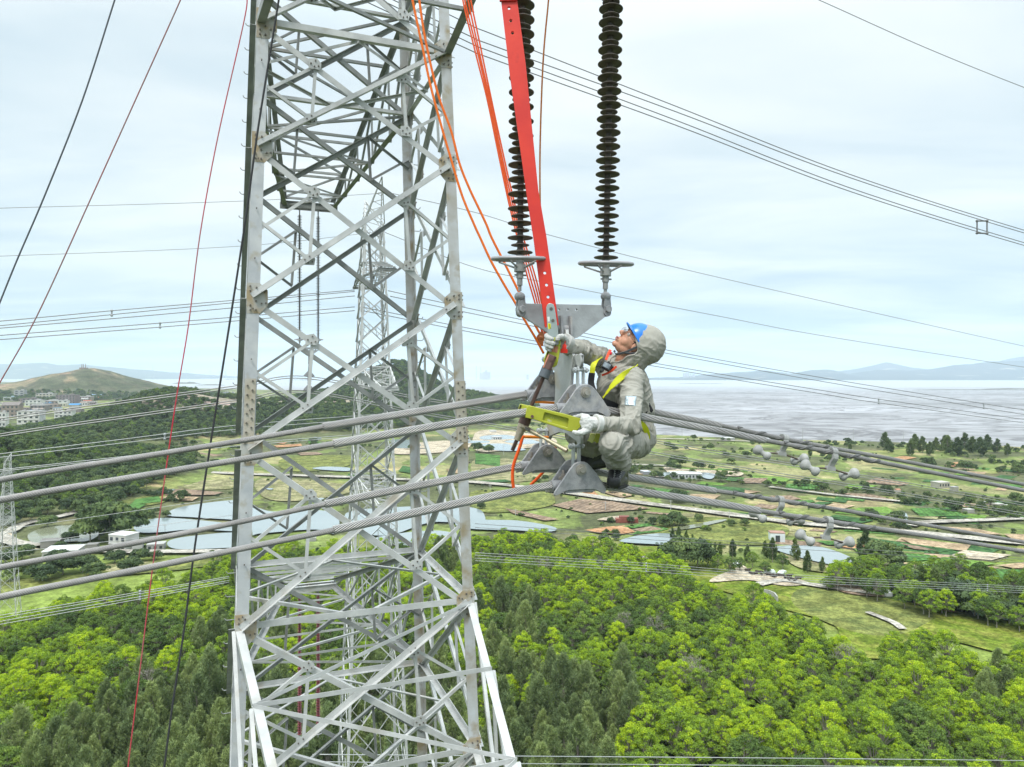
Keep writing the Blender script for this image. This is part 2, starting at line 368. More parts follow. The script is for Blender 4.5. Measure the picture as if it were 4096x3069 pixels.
for i, n, e in ((3, -u1, -v1*0.0+Vector((0, 0, 1))*0, ), (2, u1, v1)):
    for k in range(30):
        h = 7.6-k*.52
        p = K1(i, h)+n*.0; st = MB(); d = unit(n)
        st.tube([p, p+d*.16, p+d*.19+Vector((0, 0, .02)), p+d*.2+Vector((0, 0, .05))], .010, 5)
        st.build('step_bolt', STEELD, TW)
for k in range(16):
    p = K1(0, 6.3-k*.86)-v1*.02+u1*.1; st = MB(); st.rod(p, p-v1*.05, .012, 6); st.build('step_bolt', BOLT, TW)
# ================================================================= near bundle: conductors, armour rods, dampers
def online(px, X0, Z0):
    r = (px-CX)/F; s = (r*Z0-X0)/(.933-.36*r); return s
def spl(pts, n):
    pts = [Vector(p) for p in pts]; out = []
    P_ = [pts[0]*2-pts[1]]+pts+[pts[-1]*2-pts[-2]]
    for i in range(1, len(P_)-2):
        for k in range(n):
            t = k/n; a, b, c, d = P_[i-1:i+3]
            out.append(.5*((2*b)+(c-a)*t+(2*a-5*b+4*c-d)*t*t+(3*b-a-3*c+d)*t**3))
    out.append(pts[-1]); return out
def fitline(pix, X0, Z0, deg=5):
    s = []; h = []
    for x, y in pix:
        q = online(x, X0, Z0); s.append(q); h.append(-(y-HY)/F*(Z0+.36*q))
    return s, h
ANCH = (.409, 4.30); BACK = (.409-.36*.45, 4.30+.933*.45)
PIX = {
 'UF': ([(-300, 2070), (0, 2000), (500, 1915), (1050, 1824), (1333, 1776), (1900, 1680), (2232, 1632), (2318, 1624), (2431, 1640), (2564, 1668), (2896, 1728), (3063, 1763), (3344, 1812), (3614, 1868), (4096, 1962), (4500, 2040)], ANCH, (1333, 3063)),
 'UB': ([(-300, 1985), (0, 1919), (500, 1838), (1000, 1758), (1290, 1708), (1955, 1602), (2099, 1577), (2192, 1568), (2300, 1583), (2604, 1646), (2884, 1702), (3188, 1766), (3614, 1845), (4096, 1938), (4500, 2012)], BACK, (1290, 2884)),
 'LF': ([(-300, 2462), (0, 2388), (500, 2290), (1000, 2188), (1330, 2122), (1900, 2000), (2166, 1948), (2302, 1930), (2405, 1941), (2564, 1968), (2896, 2018), (3039, 2044), (3303, 2084), (3700, 2143), (4096, 2206), (4500, 2268)], ANCH, (1333, 3040)),
 'LB': ([(-300, 2336), (0, 2270), (500, 2180), (1000, 2080), (1281, 2021), (1900, 1899), (2066, 1866), (2176, 1853), (2338, 1880), (2564, 1917), (2863, 1964), (3303, 2030), (3700, 2100), (4096, 2169), (4500, 2235)], BACK, (1300, 2861)),
}
NM = {'UF': 'upper front', 'UB': 'upper rear', 'LF': 'lower front', 'LB': 'lower rear'}
CURVE = {}
def cpoint(key, s):
    S_, H_ = CURVE[key]['s'], CURVE[key]['h']; X0, Z0 = CURVE[key]['a']
    return Vector((X0+.933*s, Z0+.36*s, CAMH+float(np.interp(s, S_, H_))))
for key, (pix, A_, (la, ra)) in PIX.items():
    s, h = fitline(pix, *A_)
    # smooth: resample with catmull and gentle filtering
    ss = np.linspace(s[0], s[-1], 900); pts = spl([(a, b, 0) for a, b in zip(s, h)], 60)
    hh = np.interp(ss, [p.x for p in pts], [p.y for p in pts])
    ker = np.hanning(61); ker /= ker.sum(); hp = np.pad(hh, 30, mode='reflect', reflect_type='odd'); hh = np.convolve(hp, ker, 'valid')
    CURVE[key] = dict(s=ss, h=hh, a=A_)
    lab = f'{NM[key]} thick stranded aluminium conductor of the bundle the worker squats on'
    pts = [cpoint(key, q) for q in np.arange(s[0], s[-1], .016)]
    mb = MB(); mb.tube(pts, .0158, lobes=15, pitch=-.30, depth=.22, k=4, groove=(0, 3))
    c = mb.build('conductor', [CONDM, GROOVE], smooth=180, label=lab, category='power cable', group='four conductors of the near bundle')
    sa, sb = online(la, *A_), online(ra, *A_)
    pts = [cpoint(key, q) for q in np.arange(sa, sb, .010)]
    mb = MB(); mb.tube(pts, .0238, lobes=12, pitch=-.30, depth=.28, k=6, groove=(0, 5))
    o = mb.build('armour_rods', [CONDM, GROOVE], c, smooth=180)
    CURVE[key]['obj'] = c
def damper(key, px, side=1, tilt=0.0):
    s0 = online(px, *CURVE[key]['a']); p = cpoint(key, s0); t = unit(cpoint(key, s0+.1)-cpoint(key, s0-.1))
    dn = Vector((0, 0, -1)); n = unit(t.cross(dn)); dn = unit(n.cross(t)); dn = dn if dn.z < 0 else -dn
    root = empty('vibration_damper', p, f'grey dumbbell vibration damper hanging from the {NM[key]} conductor right of the worker', 'vibration damper', 'vibration dampers under the near conductors')
    cl = MB(); base = p+dn*.115
    # hook shaped arm
    arc = [p+(n*-math.sin(a)+(-dn)*math.cos(a))*.026 for a in np.linspace(R(-60), R(110), 9)]
    arc = [p-(-dn)*-.0+q-p for q in arc]
    path = arc+[p+dn*.04-n*.03, p+dn*.075-n*.012, base]
    path = spl(path, 3); wd = unit(t)
    for a, b in zip(path[:-1], path[1:]):
        d = unit(b-a); nn = unit(d.cross(wd)); cl.ext([(-.023, -.008), (.023, -.008), (.023, .008), (-.023, .008)], a-d*.002, b+d*.002, wd, nn)
    cl.ext([(-.040, -.014), (.040, -.014), (.034, .016), (-.034, .016)], base-n*.014, base+n*.014, wd, -dn)
    cl.build('clamp_arm', mat('damper aluminium', (.38, .385, .37), (.30, .305, .295), rough=.6, scale=12, bump=.2), root, smooth=30)
    ms = MB(); L = .185
    mp_ = [base+t*q+dn*(.02*abs(q)/L) for q in np.linspace(-L, L, 60)]
    ms.tube(mp_, .0062, lobes=7, pitch=.12, depth=.3); ms.build('messenger_cable', mat('rusty cable', (.10, .07, .055), (.17, .14, .12), rough=.7, scale=30), root, smooth=180)
    for sg in (-1, 1):
        c = base+t*(sg*L)+dn*.02; w = MB(); ax = unit(t*(-.62*sg)+dn*.42+n*(.66*sg))
        prof = [(0.0, -.062), (.018, -.060), (.030, -.052), (.0365, -.038), (.0365, -.028), (.030, -.014), (.019, -.003), (.016, .008), (.020, .020), (.028, .031), (.031, .043), (.027, .056), (.015, .065), (0, .067)]
        w.lathe([(a*1.10, b*1.08) for a, b in prof], c, ax, 18); w.build('weight', mat('damper cast weight', (.40, .405, .39), (.30, .305, .295), rough=.65, scale=14, bump=.25), root, smooth=60)
    hp = MB()
    for k in range(3):
        pts = []
        for q in np.arange(-.44, .44, .006):
            c = cpoint(key, s0+q); tt = unit(cpoint(key, s0+q+.02)-cpoint(key, s0+q-.02)); a = unit(Vector((0, 0, 1))-tt*tt.z); b = tt.cross(a)
            r_ = .0185 if abs(q) > .03 else .031; r_ = .0185+.0125*max(0, 1-abs(q)/.05)
            an = -(q/.215)*2*math.pi+k*.36+.3; pts.append(c+(a*math.cos(an)+b*math.sin(an))*r_)
        hp.tube(pts, .0046, 6)
    hp.build('helical_tie', mat('tie rods', (.15, .148, .145), rough=.5, metal=.5), root, smooth=180)
    return root
D1 = damper('UF', 3330); damper('UB', 3135); damper('LF', 3311); damper('LB', 3118)
# ================================================================= suspension clamps
def clampset(key, px):
    s0 = online(px, *CURVE[key]['a']); p = cpoint(key, s0); t = Vector((.933, .36, 0)); n = Vector((-.36, .933, 0)); z = Vector((0, 0, 1))
    root = empty('suspension_clamp', p, f'grey bell shaped cast suspension clamp gripping the {NM[key]} conductor', 'suspension clamp', 'suspension clamps on the bundle')
    half = [(-.172, -.056), (-.150, -.052), (-.125, -.040), (-.085, -.028), (.085, -.030), (.12, -.042), (.148, -.060), (.168, -.066), (.178, -.048), (.165, -.020), (.120, .045), (.070, .105), (.045, .128), (.025, .138), (0, .141), (-.025, .138), (-.045, .128), (-.07, .10), (-.12, .035), (-.168, -.026), (-.180, -.045)]
    half = [(x*.95, y*.95) for x, y in half]
    for sg in (-1, 1):
        b = MB(); b.ext(half, p+n*sg*.054, p+n*sg*.066, t, z)
        rim = [p+n*sg*.046+t*x+z*y for x, y in half[3:]+half[:1]]
        b.tube([p+n*sg*.060+t*x*1.0+z*y for x, y in half[8:]+half[:1]], .0075, 6)
        b.build('side_plate', CAST, root, smooth=40, bevel=.003)
    tr = MB()
    pts = [cpoint(key, s0+q)-z*.004 for q in np.linspace(-.165, .165, 30)]
    rr = [.029+.006*(abs(q)/.165)**3 for q in np.linspace(-.165, .165, 30)]
    tr.tube(pts, rr, 20); tr.tube([q-z*.012 for q in pts[5:25]], .036, 16); tr.ext([(-.10, -.045), (.10, -.045), (.085, -.015), (-.085, -.015)], p-n*.056, p+n*.056, t, z)
    tr.build('body_trough', CAST, root, smooth=40)
    kp = MB()
    for dx_ in (-.085, -.045, .045, .085):
        c = p+t*dx_+z*.03; kp.rod(c, c+z*.055, .0075, 6); kp.rod(c+z*.018, c+z*.032, .013, 6); kp.rod(c+z*.008, c+z*.016, .017, 10)
    kp.box(p+t*-.065+z*.036, .08, .05, .018, M=Matrix.Rotation(TH, 3, 'Z')); kp.box(p+t*.065+z*.036, .08, .05, .018, M=Matrix.Rotation(TH, 3, 'Z'))
    kp.build('keeper_bolts', mat('bolt grey', (.30, .28, .26), (.2, .17, .14), rough=.55, metal=.4, scale=40), root, smooth=30)
    pin = MB(); c = p+z*.092; pin.rod(c-n*.092, c+n*.092, .017, 12); pin.rod(c-n*.080, c-n*.072, .026, 14); pin.rod(c-n*.074, c-n*.066, .034, 18)
    pin.build('pin', mat('pin steel', (.42, .40, .36), (.30, .27, .23), rough=.45, metal=.4, scale=30), root, smooth=30)
    lk = MB(); top = p+z*.225
    for sg in (-1, 1):
        lk.ext([(-.017, 0), (.017, 0), (.017, .135), (-.017, .135)], c+t*sg*.019-t*.004-z*.0, c+t*sg*.019+t*.004, n, z)
        lk.rod(top+t*sg*.019-t*.005, top+t*sg*.019+t*.005, .02, 12)
    lk.rod(top-t*.05, top+t*.055, .010, 8); lk.rod(top-t*.045, top-t*.033, .018, 6); lk.rod(top+t*.033, top+t*.045, .018, 6)
    lk.build('link_plate', mat('pale galvanised link', (.55, .57, .58), (.45, .47, .48), rough=.45, metal=.3, scale=12), root, smooth=30)
    return p, top
CL = {k: clampset(k, px) for k, px in (('UF', 2322), ('UB', 2196), ('LF', 2304), ('LB', 2174))}
# ================================================================= hanger between yoke and clamps
def plate(name, outline, holes, th, O, a, b, m, parent, bevel=0.0):
    cu = bpy.data.curves.new(name, 'CURVE'); cu.dimensions = '2D'; cu.fill_mode = 'BOTH'; cu.extrude = th/2; cu.bevel_depth = bevel; cu.bevel_resolution = 1
    def add(pl):
        sp = cu.splines.new('POLY'); sp.points.add(len(pl)-1); sp.use_cyclic_u = True
        for i, (x, y) in enumerate(pl): sp.points[i].co = (x, y, 0, 1)
    add(outline)
    for h in holes:
        if len(h) == 3: h = [(h[0]+h[2]*math.cos(q), h[1]+h[2]*math.sin(q)) for q in np.linspace(0, 2*math.pi, 15)[:-1]]
        add(h)
    tmp = bpy.data.objects.new('tmp', cu); COL.objects.link(tmp); dg = bpy.context.evaluated_depsgraph_get(); dg.update()
    me = bpy.data.meshes.new_from_object(tmp.evaluated_get(dg)); bpy.data.objects.remove(tmp); bpy.data.curves.remove(cu)
    a = unit(a); b = Vector(b); b = unit(b-a*a.dot(b)); n = a.cross(b); M = Matrix((a, b, n)).transposed().to_4x4(); M.translation = O; me.transform(M)
    me.materials.clear(); me.materials.append(m); me.name = name
    o = bpy.data.objects.new(name, me); COL.objects.link(o)
    if parent is not None:
        o.parent = parent; o.matrix_parent_inverse = parent_world(parent).inverted()
    return o
def circ(cx, cy, rx, ry=None, a0=0, a1=360, n=16):
    ry = ry or rx; return [(cx+rx*math.cos(R(q)), cy+ry*math.sin(R(q))) for q in np.linspace(a0, a1, n, endpoint=(a1-a0) < 359)]
z3 = Vector((0, 0, 1)); tL = Vector((.933, .36, 0)); nL = Vector((-.36, .933, 0))
yc = P(2256, 1300, 4.52)
YK = empty('yoke_plate', yc, 'grey triangular steel yoke plate with a row of holes above the worker\'s raised glove', 'yoke plate')
def onY(px, py):          # pixel -> (a,b) in the vertical plane through yc along tL
    r = (px-CX)/F; s = (r*yc.y-yc.x)/(.933-.36*r); h = -(py-HY)/F*(yc.y+.36*s); return (s, h+CAMH-yc.z)
yo = [onY(*q) for q in ((2099, 1216), (2401, 1222), (2425, 1262), (2312, 1348), (2270, 1362), (2220, 1350), (2066, 1250), (2075, 1216))]
plate('plate', yo, [(*onY(2233, 1240), .009), (*onY(2268, 1240), .009), (*onY(2303, 1240), .009)], .018, yc, tL, z3, GALV, YK, .002)
hg = empty('bundle_hanger', yc-z3*.3, 'pale grey hanger plates linking the yoke to the four conductor clamps', 'hanger')
ht0 = (CL['UF'][1]+CL['UB'][1])/2; hb0 = (CL['LF'][1]+CL['LB'][1])/2
hc = Vector((ht0.x, ht0.y, 0)); hcz = ht0.z
def HZ(x, z): return (x, z)
zu = ht0.z; zl = hb0.z; O_ = Vector((hc.x, hc.y, 0)); zt = yc.z-.035
w = .225
ol = [(-.045, zt), (.045, zt), (.062, zt-.08), (.10, zt-.14), (.16, zt-.17), (w+.012, zt-.16), (w+.03, zu+.05), (w+.026, zu-.012), (w-.006, zu-.024), (w-.026, zu), (w-.05, zu+.055), (.16, zu+.05), (.125, zu-.04), (.108, zu-.14), (.12, zl+.22), (.17, zl+.12), (w+.022, zl+.06), (w+.026, zl-.012), (w-.006, zl-.024), (w-.028, zl+.0), (.13, zl-.005+.02), (.05, zl+.035)]
ol = ol+[(-x, z) for x, z in reversed(ol)]
plate('hanger_plate', ol, [circ(0, (zl+zu)/2-.07, .05, .10)], .016, O_-tL*.0, nL, z3, mat('pale hanger steel', (.50, .51, .50), (.40, .41, .40), rough=.6, scale=7, bump=.2, c3=(.42, .37, .28), s3=5), hg, .003)
rb = MB()
rb.tube([O_+nL*x+z3*z for x, z in spl2] if False else [O_+nL*x+z3*z for x, z in ol[5:16]], .010, 6)
rb.tube([O_-nL*x+z3*z for x, z in ol[5:16]], .010, 6)
rb.rod(O_+z3*(zt+.01)-tL*.05, O_+z3*(zt+.01)+tL*.05, .022, 12)
for dx_ in (-.032, .032): rb.ext([(-.05, -.03), (.05, -.03), (.04, .09), (-.04, .09)], O_+tL*(dx_-.007)+z3*zt, O_+tL*(dx_+.007)+z3*zt, nL, z3)
rb.build('rim', CAST, hg, smooth=40)
# ================================================================= insulator strings
def string_mesh(L, m, n=22):
    mb = MB(); prof = []; z = 0.0
    mb_ = []
    prof.append((.016, 0)); z = .02; k = 0
    while z < L-.05:
        r = .079 if k % 2 == 0 else .057
        prof += [(.0185, z), (r*.6, z+.002), (r, z-.001), (r, z+.0022), (r*.55, z+.0075), (.025, z+.014), (.0185, z+.022)]
        z += .0455; k += 1
    prof.append((.016, L)); mb.lathe(prof, (0, 0, 0), (0, 0, 1), n); return mb
def place(mb, O, ax):
    q = Vector((0, 0, 1)).rotation_difference(unit(ax)).to_matrix(); V = [np.array([(q @ Vector(p))+Vector(O) for p in v]) for v in mb.v]; mb.v = V; return mb
def insulator(bot, top, label, m, group, ring=True, n=22, lug=True):
    root = empty('insulator_string', top, label, 'insulator', group)
    ax = unit(top-bot)
    # shackle, rod, fitting up from the yoke lug
    f = MB(); f.rod(bot, bot+ax*.06, .011, 8); f.rod(bot+ax*.035, bot+ax*.085, .017, 8); f.rod(bot+ax*.08, bot+ax*.125, .022, 10); f.rod(bot+ax*.12, bot+ax*.165, .036, 12); f.rod(bot+ax*.16, bot+ax*.225, .024, 12)
    f.rod(bot+ax*.10-tL*.035, bot+ax*.10+tL*.042, .006, 6)
    f.build('end_fitting', STEELD, root, smooth=40)
    rc = bot+ax*.200
    if ring:
        r = MB(); r.torus(rc, unit(ax+Vector((0, -.13, 0))), .165, .0185, 40, 10, sc=.72)
        r.build('grading_ring', mat('grading ring grey', (.36, .36, .37), (.30, .30, .31), rough=.5, metal=.3, scale=12), root, smooth=180)
        b = MB()
        for k in range(4):
            d = (tL*math.cos(k*math.pi/2+.6)+nL*math.sin(k*math.pi/2+.6)); b.tube([rc-ax*.055+d*.03, rc-ax*.035+d*.08, rc-ax*.005+d*.16], .006, 6)
        b.build('ring_bracket', STEELD, root, smooth=60)
    L = (top-bot).length-.22-.15
    mb = place(string_mesh(L, m, n), bot+ax*.22, ax); mb.build('shed_column', m, root, smooth=50)
    t = MB(); t.rod(top-ax*.16, top, .022, 10); t.build('top_fitting', STEELD, root, smooth=40)
    return root
def tipc(side, tip, off=0.0): return Vector((CT[0], CT[1], CAMH+tip))+v1*(side*10.73)+u1*off
def yk(px, py, dz=0):
    s, h = onY(px, py); return yc+tL*s+z3*(h+dz)
bL, bR = yk(2079, 1165), yk(2421, 1178)
insulator(bL, tipc(-1, 5.75)-u1*.34+v1*.12, 'dark shed insulator string on the left, partly behind the red plate', RUBBER, 'near insulator strings', n=28)
insulator(bR, tipc(-1, 5.75)+u1*.34+v1*.12, 'dark shed insulator string hanging clear on the right above the worker\'s hood', RUBBER, 'near insulator strings', n=28)
for nm, b in (('left', (2079, 2076)), ('right', (2421, 2428))):
    x0 = 2079 if nm == 'left' else 2423
    a = yk(x0, 1165); cpt = yk(x0+(4 if nm == 'left' else 2), 1238)
    ck = MB()
    for sg in (-1, 1): ck.ext([(-.022, 0), (.022, 0), (.026, .05), (.020, .10), (-.020, .10), (-.026, .05)], cpt+nL*sg*.016-nL*.006-z3*.02, cpt+nL*sg*.016+nL*.006-z3*.02, tL, z3)
    ck.ball(a-z3*.035, .034, 12, 8, sc=(1, 1, .9)); ck.rod(cpt-nL*.035, cpt+nL*.035, .016, 10); ck.rod(cpt-nL*.04, cpt-nL*.03, .024, 6); ck.rod(cpt+nL*.03, cpt+nL*.04, .024, 6)
    ck.rod(cpt-z3*.022-nL*.022, cpt-z3*.022+nL*.022, .026, 14)
    ck.build('clevis', CAST, YK, smooth=40, bevel=.003)
# far phase (upper) and far lower phase
for sg, nm in ((-1, 'left'), (1, 'right')):
    b = tipc(1, 1.05, .25)+u1*sg*.31
    insulator(b, tipc(1, 5.75, .25)+u1*sg*.31, f'{nm} thin dark insulator string under the far upper crossarm, seen through the tower', RUBBER, 'far upper insulator strings', n=12)
    insulator(tipc(1, -12.6, .25)+u1*sg*.31, tipc(1, -7.45, .25)+u1*sg*.31, f'{nm} maroon insulator string under the far lower crossarm, seen through the lattice', RUBBERM, 'far lower insulator strings', n=12)
fy = tipc(1, 0, .25)
o = plate('yoke_plate', [(-.4, .98), (.4, .98), (.4, .93), (.06, .68), (-.06, .68), (-.4, .93)], [(q*.09, .90, .02) for q in (-3, -2, -1, 0, 1, 2, 3)], .02, Vector((fy.x, fy.y, CAMH)), u1, z3, GALV, None)
tag(o, 'small yoke plate under the far insulator pair seen through the tower', 'yoke plate')
mb = MB(); q = Vector((fy.x, fy.y, CAMH))
mb.rod(q+z3*.7, q+z3*.4, .03, 8)
for sg in (-1, 1):
    mb.bar(q+z3*.42, q+z3*.08+v1*sg*.22, .06, .03); mb.bar(q+z3*.08+v1*sg*.22, q-z3*.45+v1*sg*.22, .05, .03)
for sg in (-1, 1):
    for h in (.02, -.46):
        c = q+v1*sg*.22+z3*h; mb.ext([(-.17, -.05), (.17, -.05), (.15, 0), (.03, .13), (-.03, .13), (-.15, 0)], c-v1*.04, c+v1*.04, u1, z3)
mb.build('bundle_hanger', CAST, None, smooth=30, label='far bundle hanger with four small clamps below the far yoke plate', category='hanger')
# ================================================================= every other wire
WC = 0
def wire(pix, r, label, X0, Z0, group=None, m=None, sp=(), nn=6, plane=True, cat='power line', dsp=None):
    """pix points lie in the vertical plane through (X0,Z0) parallel to the line direction"""
    pts = []
    for x, y in pix:
        q = online(x, X0, Z0); d = Z0+.36*q; pts.append(Vector((X0+.933*q, d, CAMH-(y-HY)/F*d)))
    pts = spl(pts, 10) if len(pts) > 2 else [pts[0].lerp(pts[1], k/10) for k in range(11)]
    mb = MB(); mb.tube(pts, r, nn); return mb.build('power_line', m or WIREM, None, smooth=180, label=label, category=cat, group=group)
def spacer(px, pys, X0, Z0, off, label, r=.018):
    ps = []
    q = online(px, X0, Z0); d = Z0+.36*q; b = Vector((X0+.933*q, d, CAMH))
    ps = [b+Vector((0, 0, -(y-HY)/F*d)) for y in pys]; mb = MB(); n = len(ps)
    if n == 2:
        mb.rod(ps[0], ps[1], r*1.4, 6); [mb.ball(p, r*2.2, 8, 6) for p in ps]
    else:
        for i in range(4):
            for j in (i+1, i+2):
                if j < 4: mb.rod(ps[i], ps[j], r, 6)
            mb.ball(ps[i], r*2, 8, 6)
    mb.build('spacer', GALV, None, label=label, category='spacer')
# quad bundle high on the right
rows = [[(1300, -190), (1850, 85), (2000, 149), (2700, 424), (3400, 698), (4096, 921), (4600, 1060)], [(1300, -130), (1850, 131), (2000, 193), (2700, 446), (3400, 711), (4096, 932), (4600, 1069)],
        [(1300, -110), (1850, 158), (2000, 220), (2700, 480), (3400, 752), (4096, 971), (4600, 1108)], [(1300, -70), (1850, 187), (2000, 247), (2700, 500), (3400, 766), (4096, 982), (4600, 1118)]]
for k, rw in enumerate(rows): wire(rw, .016, f'{("topmost","second","third","lowest")[k]} wire of the quad bundle crossing the sky at upper right', -.35 if k % 2 else 0, 20.4+(0 if k % 2 else .45), 'quad bundle across the upper right sky')
q = online(3948, -.35, 20.4); d = 20.4+.36*q; b = Vector((-.35+.933*q, d, CAMH)); mb = MB()
cr = [b+Vector((0, 0, -(y-HY)/F*d))+o_ for y, o_ in ((876, nL*.4), (884, Vector()), (934, Vector()), (925, nL*.4))]
for i in range(4): mb.rod(cr[i], cr[(i+1) % 4], .03, 6); mb.ball(cr[i], .055, 8, 6)
mb.build('spacer', WIREM, None, label='square spacer frame on the quad bundle near the right edge of the sky', category='spacer')
# far phase of the near tower
X0, Z0 = tipc(1, 0, .25).x, tipc(1, 0, .25).y
for k, (dn, o_, lab) in enumerate(((0, -.22, 'upper front'), (-9, .22, 'upper rear'), (0, -.22, 'lower front'), (-9, .22, 'lower rear'))):
    yy = [(-300, 1745), (0, 1684), (500, 1612), (946, 1552), (1217, 1514), (1653, 1594), (1900, 1637), (2600, 1768), (3000, 1836), (3500, 1918), (4096, 2022), (4500, 2092)] if k < 2 else [(-300, 1808), (0, 1746), (500, 1673), (946, 1610), (1217, 1572), (1653, 1652), (1900, 1694), (2600, 1816), (3000, 1884), (3500, 1962), (4096, 2062), (4500, 2130)]
    wire([(x, y+dn) for x, y in yy], .017, f'{lab} wire of the far twin pair bundle passing behind the tower', X0+v1.x*o_, Z0+v1.y*o_, 'far bundle behind the tower', m=mat('mid conductor', (.33, .32, .31), rough=.5, metal=.4), nn=8)
# line on the second tower
ZT = 66.0; XT = (1482-CX)/F*ZT
L2 = [[(-200, 1318), (0, 1303), (800, 1224), (1419, 1166)], [(-200, 1325), (0, 1313), (800, 1244), (1419, 1184)], [(-200, 1358), (0, 1342), (800, 1280), (1419, 1228)], [(-200, 1374), (0, 1359), (800, 1296), (1419, 1243)]]
for k, rw in enumerate(L2): wire(rw, .034, f'{("topmost","second","third","lowest")[k]} thin wire left of the second tower across the pale sky', XT, ZT, 'second line, left span')
wire([(-200, 1296), (0, 1285), (450, 1243), (800, 1213), (1419, 1160)], .034, 'thin pair wire running just over the second line\'s left span', XT, ZT, 'second line, left span')
R2 = [[(1552, 1163), (1900, 1239), (2654, 1398), (3300, 1513), (3935, 1615), (4096, 1640), (4500, 1700)], [(1560, 1185), (1900, 1257), (2654, 1411), (3300, 1528), (3935, 1632), (4096, 1658), (4500, 1720)], [(1451, 1229), (1900, 1318), (2600, 1450), (3300, 1564), (3515, 1597), (4096, 1678), (4500, 1735)], [(1451, 1243), (1900, 1332), (2600, 1462), (3300, 1578), (3515, 1612), (4096, 1692), (4500, 1750)]]
for k, rw in enumerate(R2): wire(rw, .036, f'{("topmost","second","third","lowest")[k]} thin wire right of the second tower sloping over the bay', XT, ZT, 'second line, right span')
spacer(3935, (1615, 1632), XT, ZT, 0, 'small spacer on the upper wire pair over the bay', .06); spacer(3515, (1597, 1612), XT, ZT, 0, 'small spacer on the lower wire pair over the bay', .06)
spacer(447, (1243, 1262), XT, ZT, 0, 'small spacer on the sky wires left of the tower', .05); spacer(640, (1293, 1310), XT, ZT, 0, 'small spacer on the lower sky wires left of the tower', .05)
for nm, pts, z, r in (('thin ground wire crossing the left sky to the second tower', [(-200, 840), (0, 833), (960, 805), (1560, 772)], 66, .022), ('thin ground wire low in the left sky', [(-200, 1030), (0, 1025), (960, 985), (1540, 925)], 66, .02),
        ('thin ground wire sloping right from the second tower peak', [(1560, 772), (1900, 850), (2232, 950), (2900, 1116), (4096, 1385), (4500, 1468)], 66, .03), ('lower thin ground wire sloping right behind the hood', [(1540, 930), (1900, 1070), (2212, 1136), (2896, 1269), (3300, 1345), (4096, 1469), (4500, 1525)], 66, .03),
        ('single wire crossing the top right corner of the sky', [(3100, -70), (3275, 0), (3700, 190), (4096, 350), (4500, 500)], 40, .026)):
    wire(pts, r, nm, (1482-CX)/F*z, z)
# lower bundles over the woods and fields
for k, (a, b, c) in enumerate(((2462, 2306, 2211), (2472, 2312, 2221), (2486, 2322, 2233), (2498, 2329, 2243))):
    e = (2347, 2355, 2364, 2372)[k]
    wire([(-200, a+35), (0, a), (500, (a+b)/2-6), (917, b)], .020, f'{("topmost","second","third","lowest")[k]} pale wire of the quad bundle over the woods at lower left', -18, 56, 'quad bundle over the left woods', m=mat('pale conductor', (.45, .46, .45), rough=.4, metal=.3))
    wire([(1900, c), (2585, c+43), (3200, (c+e)/2+22), (4096, e), (4500, e+28)], .021, f'{("topmost","second","third","lowest")[k]} pale wire of the quad bundle over the woods at right', -8, 66, 'quad bundle over the right woods', m=MATS['pale conductor'])
mb = MB()
spacer(560, (2366, 2376, 2388, 2398), -18, 56, 0, 'small square spacer on the wires over the left woods', .05); spacer(2585, (2254, 2264, 2276, 2286), -8, 66, 0, 'small square spacer on the wires over the right woods', .05); spacer(3950, (2340, 2347, 2356, 2364), -8, 66, 0, 'small square spacer on the wires near the right edge', .05)
for k, (a, b) in enumerate(((2095, 2238), (2110, 2252))):
    wire([(1900, a), (2700, a+56), (3400, a+100), (4096, b), (4500, b+26)], .028, f'{("upper","lower")[k]} thin dark wire over the ponds and fields', -8, 74, 'thin wires over the fields')
for k, (a, b) in enumerate(((1816, 1703), (1830, 1719), (1886, 1786), (1880, 1778))):
    wire([(-200, a+22), (0, a), (500, (a+b)/2-3), (933, b), (1500, b-45)], .03, f'{("topmost","second","lowest","third")[k]} pale wire low over the left hillside', -18, 70, 'pale wires over the left hillside', m=MATS['pale conductor'])
spacer(659, (1738, 1756), -18, 70, 0, 'small pale spacer over the left hillside', .06)
for k, (a, b) in enumerate(((2120, 1988), (2190, 2060), (2215, 2110))):
    wire([(-200, a+22), (0, a), (933, b)], .022, f'{("upper","middle","lower")[k]} hair thin wire over the left valley', -18, 80, 'hair thin wires over the left valley', m=MATS['pale conductor'])
for k, (a, b) in enumerate(((1895, 2075), (1945, 2120))):
    wire([(2600, a-40), (3300, (a+b)/2-8), (4096, b), (4500, b+40)], .03, f'{("upper","lower")[k]} dim wire over the far fields at right', -8, 90, 'dim wires over the far fields')
for k, (a, b) in enumerate(((3018, 3043), (3048, 3072))):
    wire([(1250, a), (2060, a+7), (3000, a+14), (4096, b), (4500, b+6)], .018, f'{("upper","lower")[k]} pale conductor along the bottom edge of the picture', X0, Z0, 'conductors along the bottom edge', m=MATS['pale conductor'])
# second tower and the one at the far left
half2 = lambda h: (2.9-.075*(h))/2
lv2 = [14.2, 12.4, 10.5, 9.2, 7.4, 5.4, 3.2, .8, -1.0, -3.4, -6.2, -9.2, -11.0, -14.0, -17.5, -22, -27, -33, -40, -49, -60]
armsd = dict(frames=[10.5, .8, -9.2, -11.0], arms=[(9.2, 10.6, 9.0, -1, 7.0), (9.2, 10.6, 9.0, 1, 7.0), (-1.0, .8, -1.2, -1, 8.0), (-1.0, .8, -1.2, 1, 8.0), (-11.0, -9.2, -11.2, -1, 7.0), (-11, -9.2, -11.2, 1, 7)], peakL=4.5)
T2 = tower('lattice_tower', (XT, ZT+1), TH, 0, 0, half2, lv2, armsd, 'slimmer steel lattice tower further off, seen through the big tower', detail=False, legw=.19, dw=.09, peak=17.6, tiph=.7)[0]
T3 = copy_tree(T2); T3['label'] = 'small distant pale lattice tower cut by the left edge of the picture'
